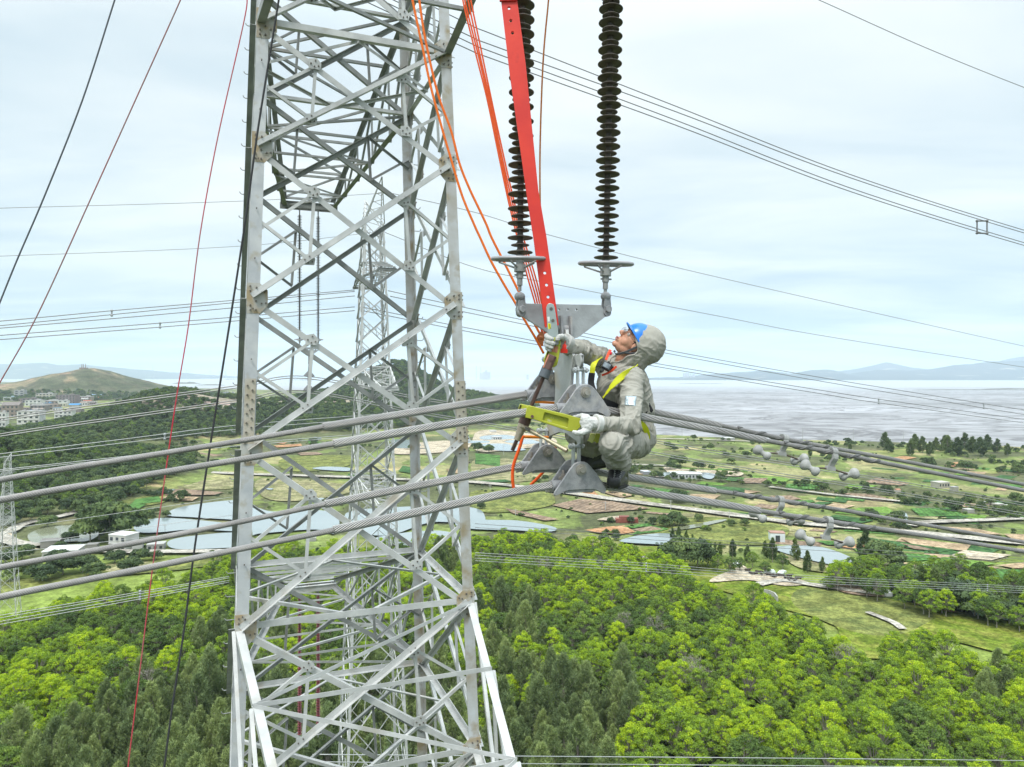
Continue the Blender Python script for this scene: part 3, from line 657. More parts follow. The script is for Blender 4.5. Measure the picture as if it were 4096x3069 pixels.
T3.location = G(30, 2545, 0); T3.scale = (.66, .66, .54)
# ================================================================= terrain
SHX = [-2000, 560, 700, 1200, 1500, 1900, 2150, 2300, 2600, 2800, 3300, 4096, 5000, 6500]
SHY = [1528, 1528, 1552, 1562, 1590, 1618, 1634, 1690, 1738, 1746, 1764, 1790, 1812, 1830]
def smooth(x, a, b): t = np.clip((x-a)/(b-a), 0, 1); return t*t*(3-2*t)
def vnoise(x, y, seed=0):
    xi = np.floor(x).astype(int); yi = np.floor(y).astype(int); fx = x-xi; fy = y-yi
    def h(a, b): n = (a*374761393+b*668265263+seed*1442695041) & 0x7fffffff; n = ((n ^ (n >> 13))*1274126177) & 0x7fffffff; return ((n ^ (n >> 16)) & 0xffff)/65535.0
    u = fx*fx*(3-2*fx); v = fy*fy*(3-2*fy)
    return (h(xi, yi)*(1-u)+h(xi+1, yi)*u)*(1-v)+(h(xi, yi+1)*(1-u)+h(xi+1, yi+1)*u)*v
def fbm(x, y, s, o=4, seed=0):
    r = 0; a = .5; f = 1.0/s
    for k in range(o): r = r+a*(vnoise(x*f, y*f, seed+k)-.5)*2; a *= .5; f *= 2
    return r
def WX(px, Z): return (px-CX)/F*Z
HILLS = [  # x, y, rx, ry, rot, height, power
 (WX(700, 760), 770, 90, 90, 0.0, 40, 'g'), (WX(980, 830), 830, 140, 80, 0.1, 31, 'g'), (WX(1300, 900), 900, 150, 75, 0.0, 31, 'g'),
 (WX(1585, 1320), 1320, 85, 120, 0.0, 78, 'g'), (WX(1760, 1330), 1330, 130, 110, 0.0, 30, 'g'), (WX(1420, 1300), 1300, 130, 110, 0, 34, 'g'), (WX(1930, 1380), 1380, 70, 60, 0, 14, 'g'),
 (WX(355, 1900), 1900, 150, 150, 0.0, 76, 'g'), (WX(240, 1900), 1900, 260, 170, 0.0, 48, 'g'), (WX(520, 1900), 1900, 150, 160, 0, 36, 'g'), (WX(-300, 1900), 1900, 260, 160, 0, 30, 'g'),
 (WX(-160, 400), 400, 75, 95, 0.0, 27, 'g'), (WX(180, 440), 440, 45, 60, 0.0, 9, 'g'), (WX(-1300, 330), 330, 90, 120, 0, 20, 'g')]
def height(X, Y):
    X = np.asarray(X, float); Y = np.asarray(Y, float); h = np.zeros_like(X)
    for (x, y, rx, ry, ro, H, _) in HILLS: h = h+(H*np.exp(-((X-x)/rx)**2/2*1.6-((Y-y)/ry)**2/2*1.6))**4
    h = np.maximum(h**.25-1.6, 0)*1.03
    h = h*(1+.16*fbm(X, Y, 90, 4, 3))+np.clip(h-1, 0, 6)/6*fbm(X, Y, 30, 3, 9)*2.0
    px = CX+F*X/np.maximum(Y, 30); sy = np.interp(px, SHX, SHY); SZ = 60*F/(sy-HY)*(1+.03*fbm(X, Y, 120, 4, 5)); SZ = np.where(Y < 30, 1e9, SZ)
    d = SZ-Y
    return np.where(d > 0, h*smooth(d, -5, 60)+.0, -1.2*smooth(-d, 0, 20)-2*smooth(-d, 20, 200))
def hgt(x, y): return float(height(np.array([x]), np.array([y]))[0])
ang = np.concatenate([np.linspace(-40, 40, 420), np.linspace(41, 318, 60)])*np.pi/180
rad = np.concatenate([np.geomspace(4, 60, 12), np.geomspace(66, 4000, 420), np.geomspace(4300, 9000, 12)])
A_, R_ = np.meshgrid(ang, rad); X_ = np.sin(A_)*R_; Y_ = np.cos(A_)*R_; Z_ = height(X_, Y_)
na = len(ang); nr = len(rad); V = np.stack([X_, Y_, Z_], -1).reshape(-1, 3)
i = np.arange(nr-1)[:, None]*na; j = np.arange(na)[None, :]; j2 = (j+1) % na
Fq = np.stack([i+j, i+j2, i+na+j2, i+na+j], -1).reshape(-1, 4)
V = np.concatenate([V, [[0, 0, 0]]]); cap = [(k, len(V)-1, (k+1) % na) for k in range(na)]
me = bpy.data.meshes.new('ground'); me.from_pydata(V.tolist(), [], [tuple(q)[::-1] for q in Fq.tolist()]+cap); me.polygons.foreach_set('use_smooth', [True]*len(me.polygons))
def inpoly(px, py, poly):
    px = np.asarray(px); py = np.asarray(py); r = np.zeros(px.shape, bool); n = len(poly)
    for a in range(n):
        x1, y1 = poly[a]; x2, y2 = poly[(a+1) % n]
        c = ((y1 > py) != (y2 > py)) & (px < (x2-x1)*(py-y1)/((y2-y1) or 1e-9)+x1); r ^= c
    return r
FOR_R = [(1400, 2250), (1900, 2225), (2100, 2200), (2450, 2240), (2700, 2300), (2780, 2400), (2900, 2440), (3150, 2520), (3350, 2640), (3420, 2760), (3500, 2780), (3560, 2660), (3700, 2620), (3800, 2690), (3900, 2740), (4200, 2760), (4700, 2780), (4900, 3600), (1400, 3600)]
FOR_L = [(-900, 2700), (-100, 2600), (100, 2560), (300, 2470), (500, 2440), (700, 2400), (800, 2350), (900, 2290), (1000, 2260), (1400, 2250), (1400, 3600), (-900, 3600)]
FOR_S = [(3250, 2340), (3400, 2310), (3560, 2335), (3700, 2330), (3950, 2345), (4200, 2370), (4500, 2400), (4700, 2540), (4300, 2580), (4050, 2540), (3900, 2500), (3720, 2480), (3560, 2425), (3350, 2380)]
FOR_V = [(-200, 1960), (120, 1950), (350, 1965), (520, 1955), (600, 1900), (640, 1870), (700, 1920), (560, 1990), (440, 2040), (330, 2070), (200, 2065), (100, 2110), (-200, 2120)]
GX, GY, GZ = V[:, 0], V[:, 1], V[:, 2]
gpx = np.where(GY > 20, CX+F*GX/np.maximum(GY, 20), 99999); gpy = np.where(GY > 20, HY+F*60/np.maximum(GY, 20), 0)
forest = inpoly(gpx, gpy, FOR_R) | inpoly(gpx, gpy, FOR_L) | inpoly(gpx, gpy, FOR_S) | (GY < 95)
hillf = GZ > 4; brown = hillf & (GY > 1500)
fl = np.array([.045, .062, .022]); gr = np.array([.15, .19, .055]); br = np.array([.085, .09, .055])
colr = np.tile(gr, (len(V), 1)); colr[forest] = fl; colr[hillf] = fl*1.1; colr[brown] = br; _f = fbm(GX, GY, 70, 5, 12); colr[brown & (_f > .08)] = br*.62+fl*.3; colr[brown & (_f < -.22)] = np.array([.20, .165, .10]); colr[hillf & ~brown & (GZ > 27) & (GY < 1000)] = [.26, .225, .17]
n1 = fbm(GX, GY, 42, 5, 21)[:, None]
olive = np.array([.10, .11, .05]); straw = np.array([.25, .24, .11]); lush = np.array([.14, .185, .035])
openm = (~forest & ~hillf)
c2 = np.where(n1 > .06, olive, np.where(n1 < -.22, straw, gr)); c2 = np.where((GY[:, None] < 235) & (n1 > -.5), lush*.8+gr*.35, c2); colr[openm] = c2[openm]
ca = me.color_attributes.new('Col', 'FLOAT_COLOR', 'POINT'); ca.data.foreach_set('color', np.concatenate([colr, np.ones((len(V), 1))], 1).ravel())
def ground_mat():
    m = bpy.data.materials.new('meadow ground'); m.use_nodes = True; t = m.node_tree; b = t.nodes['Principled BSDF']; b.inputs['Roughness'].default_value = .95; b.inputs['Specular IOR Level'].default_value = .15
    at = t.nodes.new('ShaderNodeAttribute'); at.attribute_name = 'Col'; tcn = t.nodes.new('ShaderNodeTexCoord')
    def nz(s, d=6):
        n = t.nodes.new('ShaderNodeTexNoise'); n.inputs['Scale'].default_value = s; n.inputs['Detail'].default_value = d; n.inputs['Roughness'].default_value = .6; t.links.new(tcn.outputs['Object'], n.inputs['Vector']); return n.outputs['Fac']
    def mul(c, f, a, b_):
        mr = t.nodes.new('ShaderNodeMapRange'); mr.inputs['From Min'].default_value = .3; mr.inputs['From Max'].default_value = .7; mr.inputs['To Min'].default_value = a; mr.inputs['To Max'].default_value = b_; t.links.new(f, mr.inputs['Value'])
        x = t.nodes.new('ShaderNodeVectorMath'); x.operation = 'SCALE'; t.links.new(c, x.inputs[0]); t.links.new(mr.outputs[0], x.inputs['Scale']); return x.outputs[0]
    c = mul(at.outputs['Color'], nz(.05), .55, 1.4); c = mul(c, nz(.35), .6, 1.45); c = mul(c, nz(1.6, 3), .7, 1.3)
    mr = t.nodes.new('ShaderNodeMapRange'); mr.inputs['From Min'].default_value = .53; mr.inputs['From Max'].default_value = .68; t.links.new(nz(.022, 8), mr.inputs['Value'])
    mx_ = t.nodes.new('ShaderNodeMix'); mx_.data_type = 'RGBA'; t.links.new(mr.outputs[0], mx_.inputs[0]); t.links.new(c, mx_.inputs[6])
    x = t.nodes.new('ShaderNodeVectorMath'); x.operation = 'MULTIPLY'; t.links.new(c, x.inputs[0]); x.inputs[1].default_value = (1.7, 1.35, 1.6); t.links.new(x.outputs[0], mx_.inputs[7])
    t.links.new(mx_.outputs[2], b.inputs['Base Color']); return m
me.materials.append(ground_mat()); go = bpy.data.objects.new('ground', me); COL.objects.link(go); tag(go, kind='structure')
# sea with tidal mud flats
def sea_mat():
    m = bpy.data.materials.new('tidal flat water'); m.use_nodes = True; t = m.node_tree; b = t.nodes['Principled BSDF']
    tcn = t.nodes.new('ShaderNodeTexCoord')
    def nz(sx, sy, s, d, dist=0, rough=.55):
        mp_ = t.nodes.new('ShaderNodeMapping'); mp_.inputs['Scale'].default_value = (sx, sy, 1); mp_.inputs['Rotation'].default_value = (0, 0, R(-6)); t.links.new(tcn.outputs['Object'], mp_.inputs[0])
        n = t.nodes.new('ShaderNodeTexNoise'); n.inputs['Scale'].default_value = s; n.inputs['Detail'].default_value = d; n.inputs['Distortion'].default_value = dist; n.inputs['Roughness'].default_value = rough; t.links.new(mp_.outputs[0], n.inputs['Vector']); return n.outputs['Fac']
    def ramp(src, pts):
        r = t.nodes.new('ShaderNodeValToRGB'); t.links.new(src, r.inputs[0]); e = r.color_ramp.elements
        while len(e) < len(pts): e.new(.5)
        for q, (p, c) in zip(e, pts): q.position = p; q.color = (*c, 1)
        return r.outputs[0]
    def mixc(f, a, b_, mode='MIX'):
        x = t.nodes.new('ShaderNodeMix'); x.data_type = 'RGBA'; x.blend_type = mode
        if isinstance(f, float): x.inputs[0].default_value = f
        else: t.links.new(f, x.inputs[0])
        t.links.new(a, x.inputs[6]); t.links.new(b_, x.inputs[7]); return x.outputs[2]
    wet = ramp(nz(1, 1.6, .0016, 12, .8), [(.3, (.20, .19, .19)), (.5, (.325, .32, .33)), (.72, (.41, .41, .43))])
    chan = nz(1, 1.5, .0042, 10, 2.2, .62)
    line = ramp(chan, [(.455, (1, 1, 1)), (.488, (.40, .37, .36)), (.505, (.44, .41, .40)), (.55, (1, 1, 1))])
    fine = ramp(nz(1, 2.0, .03, 8, 1.0), [(.3, (.60, .59, .59)), (.6, (1.12, 1.12, 1.12))])
    c = mixc(1.0, wet, line, 'MULTIPLY'); c = mixc(.8, c, fine, 'MULTIPLY')
    sp = t.nodes.new('ShaderNodeSeparateXYZ'); t.links.new(tcn.outputs['Object'], sp.inputs[0])
    mr = t.nodes.new('ShaderNodeMapRange'); mr.inputs['From Min'].default_value = 2500; mr.inputs['From Max'].default_value = 4200; t.links.new(sp.outputs['Y'], mr.inputs['Value'])
    wc = ramp(nz(1, 2, .001, 6), [(.3, (.34, .36, .38)), (.7, (.40, .42, .44))]); c = mixc(mr.outputs[0], c, wc)
    t.links.new(c, b.inputs['Base Color']); b.inputs['Roughness'].default_value = .42; b.inputs['Specular IOR Level'].default_value = .35
    return m
mb = MB(); mb.add([(-18000, 60, -.6), (18000, 60, -.6), (18000, 22000, -.6), (-18000, 22000, -.6)], [(0, 1, 2, 3)])
mb.build('sea', sea_mat(), None, kind='structure')
# ---------------------------------------------------------------- sheets laid on the plain
LAY = [0.05]
def Gh(x, y):
    Z = np.geomspace(150, 6000, 900); h = height((x-CX)/F*Z, Z); ok = np.nonzero(HY+F*(60-h)/Z <= y)[0]
    return Vector(((x-CX)/F*Z[ok[0]], Z[ok[0]], h[ok[0]])) if len(ok) else G(x, y)
def sheet(name, poly, m, z=None, round_=0, px=True):
    LAY[0] += .004
    z = z if z is not None else LAY[0]
    pts = [G(x, y, z) for x, y in poly] if px else [Vector((x, y, z)) for x, y in poly]
    if round_:
        c = pts+pts[:1]; P2 = [pts[-1]]+pts+pts[:2]; out = []
        for k in range(1, len(P2)-2):
            for q in range(6):
                t = q/6; a, b, cc, d = P2[k-1:k+3]; out.append(.5*((2*b)+(cc-a)*t+(2*a-5*b+4*cc-d)*t*t+(3*b-a-3*cc+d)*t**3))
        pts = [Vector((p.x+1.2*mnoise.noise(p*.05), p.y+2*mnoise.noise(p*.04+Vector((9, 0, 0))), z)) for p in out]
    mb = MB(); mb.add(pts, [tuple(range(len(pts)))]); return mb.build(name, m, None, kind='structure')
def soil(name, a, b, s=.25, rows=None, rot=0):
    if name in MATS: return MATS[name]
    m = mat(name, a, b, rough=.95, spec=.1, scale=s*1.6, detail=10, lo=.42, hi=.58, c3=tuple(np.array(a)*.55), s3=.11, lo3=.47, hi3=.66)
    t = m.node_tree; b_ = t.nodes['Principled BSDF']; src = b_.inputs['Base Color'].links[0].from_socket; tq = t.nodes.new('ShaderNodeTexCoord')
    for sc_, lo_ in ((.9, .62), (3.5, .7)):
        nn = t.nodes.new('ShaderNodeTexNoise'); nn.inputs['Scale'].default_value = sc_; nn.inputs['Detail'].default_value = 5; t.links.new(tq.outputs['Object'], nn.inputs['Vector'])
        mr = t.nodes.new('ShaderNodeMapRange'); mr.inputs['From Min'].default_value = .35; mr.inputs['From Max'].default_value = .65; mr.inputs['To Min'].default_value = lo_; mr.inputs['To Max'].default_value = 2-lo_-.1; t.links.new(nn.outputs['Fac'], mr.inputs['Value'])
        vm = t.nodes.new('ShaderNodeVectorMath'); vm.operation = 'SCALE'; t.links.new(src, vm.inputs[0]); t.links.new(mr.outputs[0], vm.inputs['Scale']); src = vm.outputs[0]
    t.links.new(src, b_.inputs['Base Color'])
    if rows:
        t = m.node_tree; b_ = t.nodes['Principled BSDF']; src = b_.inputs['Base Color'].links[0].from_socket
        tcn = t.nodes.new('ShaderNodeTexCoord'); mp_ = t.nodes.new('ShaderNodeMapping'); mp_.inputs['Rotation'].default_value = (0, 0, R(rot)); t.links.new(tcn.outputs['Object'], mp_.inputs[0])
        w = t.nodes.new('ShaderNodeTexWave'); w.inputs['Scale'].default_value = rows; w.inputs['Distortion'].default_value = 1.2; w.inputs['Detail'].default_value = 2; t.links.new(mp_.outputs[0], w.inputs['Vector'])
        x = t.nodes.new('ShaderNodeMix'); x.data_type = 'RGBA'; x.blend_type = 'MULTIPLY'; x.inputs[0].default_value = .55; t.links.new(src, x.inputs[6])
        r = t.nodes.new('ShaderNodeValToRGB'); t.links.new(w.outputs['Fac'], r.inputs[0]); r.color_ramp.elements[0].color = (.55, .5, .42, 1); t.links.new(r.outputs[0], x.inputs[7]); t.links.new(x.outputs[2], b_.inputs['Base Color'])
    return m
GRN = soil('green crop rows', (.085, .20, .05), (.12, .26, .07), .4, .18, 20); GRN2 = soil('dark crop', (.055, .14, .05), (.09, .19, .065), .3, .15, -35); GRN3 = soil('bright seedling crop', (.16, .30, .05), (.22, .36, .09), .3, .2, 60)
TAN = soil('bare tan soil', (.40, .29, .18), (.48, .36, .235), .2); PINK = soil('pinkish ploughed soil', (.36, .27, .20), (.30, .215, .15), .5, .12, 30); ORG = soil('orange earth', (.44, .235, .12), (.50, .30, .17), .2)
SAND = soil('pale sand', (.48, .40, .29), (.54, .47, .36), .2); MEAD = soil('yellow green meadow', (.24, .26, .075), (.12, .145, .045), .10); MEAD2 = soil('lush slope grass', (.15, .21, .025), (.25, .265, .055), .12); STRW = soil('straw coloured grass', (.36, .33, .18), (.18, .185, .08), .10)
POND = mat('pond water', (.22, .27, .275), (.28, .325, .33), rough=.12, scale=.02, bump=.04, bscale=1.5, spec=.5); POND2 = mat('green pond water', (.17, .18, .11), (.24, .25, .17), rough=.12, scale=.05, spec=.6)
ROADM = soil('pale concrete track', (.42, .385, .33), (.48, .45, .39), .15)
def zz(ox, oy, s, pts): return [(ox+x*s, oy+y*s) for x, y in pts]
A1 = (0, 1300, .4527); A2 = (0, 1900, .7057); A3 = (2600, 1300, .676); A4 = (1050, 1550, .4526); A5 = (1900, 1550, .3843); A6 = (1900, 1600, .4973); A7 = (1900, 2000, .9928); A8 = (2900, 1700, .5407)
FIELDS = [
 # large grass and meadow zones first
 ('meadow', MEAD, A3, [(20, 1180), (260, 1140), (520, 1150), (760, 1180), (830, 1230), (720, 1290), (500, 1300), (60, 1270)]),
 ('meadow', MEAD2, A7, [(620, 215), (760, 190), (1050, 270), (1130, 350), (1240, 340), (1660, 395), (1930, 450), (2212, 480), (2212, 620), (1900, 570), (1700, 600), (1620, 640), (1480, 600), (1440, 500), (1200, 430), (1000, 370), (820, 330), (760, 280)]),
 ('meadow', MEAD, A7, [(1350, 345), (1660, 400), (1850, 470), (1700, 540), (1500, 520), (1300, 430)]),
 ('meadow', STRW, A6, [(0, 480), (330, 480), (640, 560), (500, 640), (200, 660), (0, 640)]), ('meadow', MEAD, A6, [(0, 730), (560, 740), (620, 840), (300, 900), (0, 880)]),
 ('meadow', MEAD, A4, [(200, 620), (760, 600), (760, 690), (420, 740), (180, 720)]), ('meadow', STRW, A4, [(0, 800), (700, 850), (760, 930), (300, 1000), (0, 960)]),
 ('meadow', STRW, A1, [(1600, 1400), (2010, 1365), (2060, 1440), (1700, 1455)]), ('meadow', MEAD, A1, [(1100, 1500), (1500, 1500), (1400, 1580), (1050, 1600)]),
 ('meadow', MEAD, A2, [(0, 600), (500, 560), (900, 480), (1290, 440), (1290, 500), (700, 570), (300, 640), (0, 680)]),
 ('meadow', STRW, A2, [(560, 520), (760, 490), (1000, 500), (700, 560)]),
 ('meadow', STRW, A3, [(760, 1310), (1000, 1360), (1180, 1430), (1100, 1470), (900, 1440), (800, 1380)]),
 # fields
 ('field', PINK, A3, [(560, 905), (700, 905), (660, 937), (540, 935)]), ('field', GRN3, A3, [(730, 905), (830, 912), (780, 945), (690, 935)]), ('field', GRN, A3, [(810, 940), (1030, 940), (1000, 975), (800, 962)]),
 ('field', GRN2, A3, [(200, 935), (600, 970), (560, 988), (240, 958)]), ('field', GRN, A3, [(0, 960), (235, 985), (200, 1003), (0, 988)]), ('field', GRN2, A3, [(460, 905), (550, 905), (520, 925), (450, 920)]),
 ('field', TAN, A3, [(240, 1000), (420, 1005), (380, 1032), (230, 1020)]), ('field', TAN, A3, [(560, 975), (660, 985), (560, 1000)]), ('field', PINK, A3, [(700, 1010), (830, 1008), (900, 1030), (790, 1040)]),
 ('field', GRN, A3, [(820, 1040), (960, 1035), (980, 1045), (900, 1062)]), ('field', GRN2, A3, [(1000, 1045), (1090, 1048), (1000, 1073), (930, 1065)]), ('field', TAN, A3, [(1090, 1055), (1215, 1068), (1100, 1100), (1010, 1080)]),
 ('field', GRN3, A3, [(1230, 1082), (1400, 1075), (1440, 1105), (1350, 1150), (1190, 1112)]), ('field', GRN2, A3, [(1100, 1122), (1330, 1155), (1250, 1172), (1040, 1140)]), ('field', PINK, A3, [(1060, 990), (1300, 1000), (1500, 1045), (1330, 1038), (1180, 1005)]),
 ('field', GRN, A3, [(1540, 1085), (1800, 1080), (1850, 1130), (1600, 1132)]), ('field', PINK, A3, [(1340, 905), (1540, 940), (1480, 950), (1260, 930)]), ('field', GRN3, A3, [(1180, 940), (1350, 950), (1260, 975), (1150, 960)]),
 ('field', TAN, A3, [(1680, 1190), (1900, 1200), (2100, 1240), (1850, 1235)]), ('field', TAN, A3, [(1480, 1262), (1900, 1300), (1870, 1338), (1550, 1295)]), ('field', SAND, A3, [(1860, 1332), (2140, 1360), (2020, 1392), (1760, 1370)]),
 ('field', GRN2, A3, [(1270, 1255), (1800, 1330), (1720, 1345), (1400, 1300)]), ('field', ORG, A3, [(1150, 1290), (1340, 1310), (1290, 1332), (1120, 1312)]), ('field', GRN, A3, [(1290, 1335), (1650, 1360), (1740, 1385), (1500, 1400)]),
 ('field', PINK, A3, [(1480, 1290), (1600, 1310), (1700, 1335), (1560, 1325)]), ('field', GRN3, A3, [(1740, 1372), (2050, 1410), (1880, 1440), (1620, 1400)]), ('field', TAN, A3, [(2060, 1420), (2300, 1395), (2300, 1440), (2150, 1440)]),
 ('field', GRN, A3, [(1900, 1440), (2300, 1450), (2300, 1530), (2040, 1500)]), ('field', TAN, A3, [(1430, 1400), (1580, 1410), (1900, 1460), (1700, 1470), (1500, 1440)]), ('field', GRN2, A3, [(1480, 1415), (1700, 1440), (1650, 1447), (1460, 1424)]), ('field', GRN2, A3, [(1500, 1432), (1800, 1468), (1740, 1472), (1490, 1440)]),
 ('field', ORG, A3, [(1390, 792), (1500, 775), (1580, 785), (1480, 802)]), ('field', ORG, A3, [(1750, 832), (1800, 812), (1870, 808), (1850, 822), (1790, 840)]), ('field', TAN, A3, [(2090, 1235), (2300, 1240), (2300, 1290), (2150, 1270)]),
 ('field', GRN3, A3, [(1200, 1320), (1290, 1330), (1230, 1345)]), ('field', GRN, A3, [(980, 1275), (1110, 1280), (1150, 1300), (1050, 1300)]),
 ('field', PINK, A6, [(620, 845), (840, 795), (1100, 815), (1420, 870), (1250, 885), (900, 910), (720, 870)]), ('field', PINK, A6, [(240, 870), (420, 905), (680, 960), (560, 970), (300, 910)]),
 ('field', ORG, A6, [(880, 1045), (1060, 1020), (1200, 1010), (1290, 1060), (1150, 1082), (1000, 1070)]), ('field', GRN, A6, [(1180, 1018), (1400, 990), (1450, 998), (1280, 1030)]), ('field', GRN, A6, [(1400, 1000), (1560, 1035), (1480, 1060), (1260, 1082)]), ('field', PINK, A6, [(1260, 1040), (1420, 1015), (1520, 1040), (1340, 1060)]),
 ('field', TAN, A6, [(1020, 740), (1130, 725), (1280, 765), (1180, 785)]), ('field', GRN2, A6, [(0, 475), (200, 490), (130, 520), (0, 515)]), ('field', ORG, A6, [(860, 740), (960, 735), (1000, 770), (880, 765)]), ('field', GRN2, A6, [(0, 650), (240, 640), (300, 655), (120, 668)]),
 ('field', GRN2, A6, [(1240, 680), (1380, 690), (1300, 700)]), ('field', GRN, A6, [(1330, 720), (1420, 740), (1360, 755)]),
 ('field', ORG, A1, [(1115, 1085), (1300, 1078), (1330, 1105), (1160, 1122)]), ('field', PINK, A1, [(1250, 1215), (1600, 1180), (1640, 1215), (1400, 1250)]), ('field', ORG, A1, [(1800, 1180), (1900, 1178), (1900, 1200), (1790, 1205)]), ('field', ORG, A1, [(1580, 1335), (1800, 1340), (1740, 1365)]),
 ('field', TAN, A1, [(1440, 1520), (1520, 1508), (1760, 1520), (1700, 1552), (1440, 1547)]), ('field', PINK, A1, [(1440, 1460), (1620, 1450), (1980, 1478), (1900, 1500), (1460, 1508)]), ('field', GRN, A1, [(1200, 1540), (1400, 1510), (1430, 1560), (1150, 1590)]),
 ('field', GRN, A1, [(920, 1600), (1300, 1580), (1200, 1640), (960, 1650)]), ('field', PINK, A1, [(1700, 1120), (1980, 1150), (1860, 1165)]),
 ('field', ORG, A4, [(100, 512), (340, 497), (350, 518), (130, 530)]), ('field', ORG, A4, [(90, 490), (220, 485), (190, 498)]), ('field', PINK, A4, [(300, 575), (480, 570), (540, 590), (340, 600)]), ('field', GRN, A4, [(400, 470), (500, 478), (540, 500), (410, 500)]),
 ('field', GRN2, A4, [(1240, 690), (1400, 720), (1330, 760), (1200, 740)]), ('field', TAN, A4, [(1620, 720), (1720, 712), (1740, 760), (1660, 755)]), ('field', GRN, A4, [(1880, 580), (2100, 600), (2100, 700), (1890, 670)]), ('field', GRN2, A4, [(760, 760), (900, 800), (740, 800)]),
 ('sand', SAND, A6, [(1520, 540), (1700, 555), (2110, 575), (2120, 612), (1900, 602), (1640, 575), (1560, 620), (1400, 610), (1430, 585), (1540, 580)]),
 ('sand', SAND, A6, [(140, 240), (560, 290), (640, 350), (200, 410), (0, 400), (0, 270)]), ('sand', SAND, A4, [(1150, 520), (1600, 470), (1850, 500), (1700, 560), (1200, 590)]), ('sand', SAND, A7, [(1060, 262), (1110, 290), (1230, 300), (1340, 335), (1250, 345), (1100, 320), (950, 330)]), ('sand', ORG, A7, [(815, 345), (850, 340), (870, 370), (840, 388)]), ('sand', PINK, A7, [(1440, 345), (1560, 350), (1640, 385), (1500, 375)]), ('sand', ORG, A7, [(1750, 408), (1850, 420), (1940, 455), (1840, 440)]),
 ('sand', SAND, A6, [(1100, 935), (1200, 935), (1240, 965), (980, 965)]), ('sand', SAND, A2, [(0, 330), (60, 330), (90, 395), (220, 420), (120, 410), (0, 370)]),
]
_fr = np.random.default_rng(44)
for _k in range(95):
    _y = _fr.uniform(1850, 2290); _x = _fr.uniform(2480, 4150) if _y < 2160 else _fr.uniform(3450, 4200); _w = _fr.uniform(45, 170)*(_y-HY)/500; _h = _fr.uniform(4, 13)*(_y-HY)/420; _s = .085*_w+_fr.normal()*2; _q = _fr.uniform(.3, 1.6)*_h*2
    sheet('field', [(_x, _y), (_x+_w, _y+_s), (_x+_w-_q, _y+_s+_h), (_x-_q, _y+_h)], (GRN, GRN2, TAN, PINK, GRN3, GRN, GRN2, STRW, MEAD)[_fr.integers(9)])
for nm, m, A, pl in FIELDS: sheet(nm, zz(*A, pl), m, round_=1 if nm != 'field' else 0)
PONDS = [(POND2, A2, [(150, 342), (200, 312), (300, 292), (470, 280), (560, 300), (560, 340), (500, 372), (380, 378), (215, 388)]), (POND, A2, [(770, 285), (900, 245), (1210, 262), (1330, 290), (1330, 318), (1100, 308), (900, 327), (775, 325)]),
 (POND, A2, [(940, 228), (1040, 178), (1300, 146), (1420, 160), (1420, 260), (1290, 250), (1100, 240)]), (POND, A2, [(960, 375), (1100, 345), (1330, 328), (1400, 400), (1290, 414), (1000, 418)]),
 (POND, A4, [(-100, 1055), (100, 1095), (500, 1085), (660, 1150), (650, 1285), (470, 1255), (0, 1285), (-100, 1280)]), (POND, A4, [(760, 1100), (1340, 1050), (1850, 1060), (1985, 1150), (1880, 1205), (1500, 1190), (1200, 1290), (960, 1300), (780, 1200)]),
 (POND, A4, [(980, 1330), (1480, 1265), (1700, 1290), (1660, 1340), (1540, 1375), (1200, 1400)]), (POND, A4, [(440, 715), (560, 700), (760, 708), (755, 738), (560, 728)]), (POND, A4, [(1160, 460), (1340, 470), (1300, 505), (1150, 495)]), (POND, A4, [(980, 350), (1100, 345), (1080, 380)]), (POND, A4, [(1180, 495), (1380, 500), (1370, 530), (1190, 535)]),
 (POND, A4, [(450, 435), (520, 445), (500, 458)]), (POND, A4, [(840, 395), (1000, 398), (980, 412)]), (POND, A4, [(500, 975), (550, 978), (520, 992)]), (POND, A4, [(20, 890), (90, 893), (60, 905)]),
 (POND, A5, [(80, 505), (330, 495), (440, 530), (90, 542)]), (POND, A5, [(-100, 555), (130, 555), (120, 576), (-100, 578)]), (POND, A5, [(60, 592), (310, 585), (380, 622), (130, 632)]), (POND, A5, [(140, 638), (430, 622), (520, 652), (320, 662)]), (POND, A5, [(310, 560), (560, 540), (670, 575), (480, 590)]),
 (POND, A6, [(1480, 615), (1500, 585), (1660, 570), (1660, 602)]), (POND, A6, [(1780, 590), (1860, 585), (1935, 603), (1910, 635), (1850, 628)]), (POND, A7, [(605, 152), (680, 138), (790, 137), (935, 182), (920, 190), (610, 168)]), (POND, A7, [(1195, 188), (1330, 183), (1430, 198), (1520, 236), (1500, 258), (1430, 260), (1300, 228)]),
 (POND, A8, [(1265, 640), (1320, 645), (1350, 690), (1345, 735), (1305, 705)]), (POND2, A7, [(785, 120), (870, 100), (1000, 80), (1000, 88), (880, 112), (800, 124)]), (POND, A7, [(-60, 80), (90, 80), (190, 86), (320, 110), (290, 128), (100, 120), (-60, 110)]),
 (POND, A1, [(1330, 1480), (1420, 1455), (1540, 1452), (1480, 1480)]), (POND, A8, [(1450, 1022), (1620, 1045), (1610, 1052), (1440, 1030)])]
for m, A, pl in PONDS: sheet('pond', zz(*A, pl), m, round_=1)
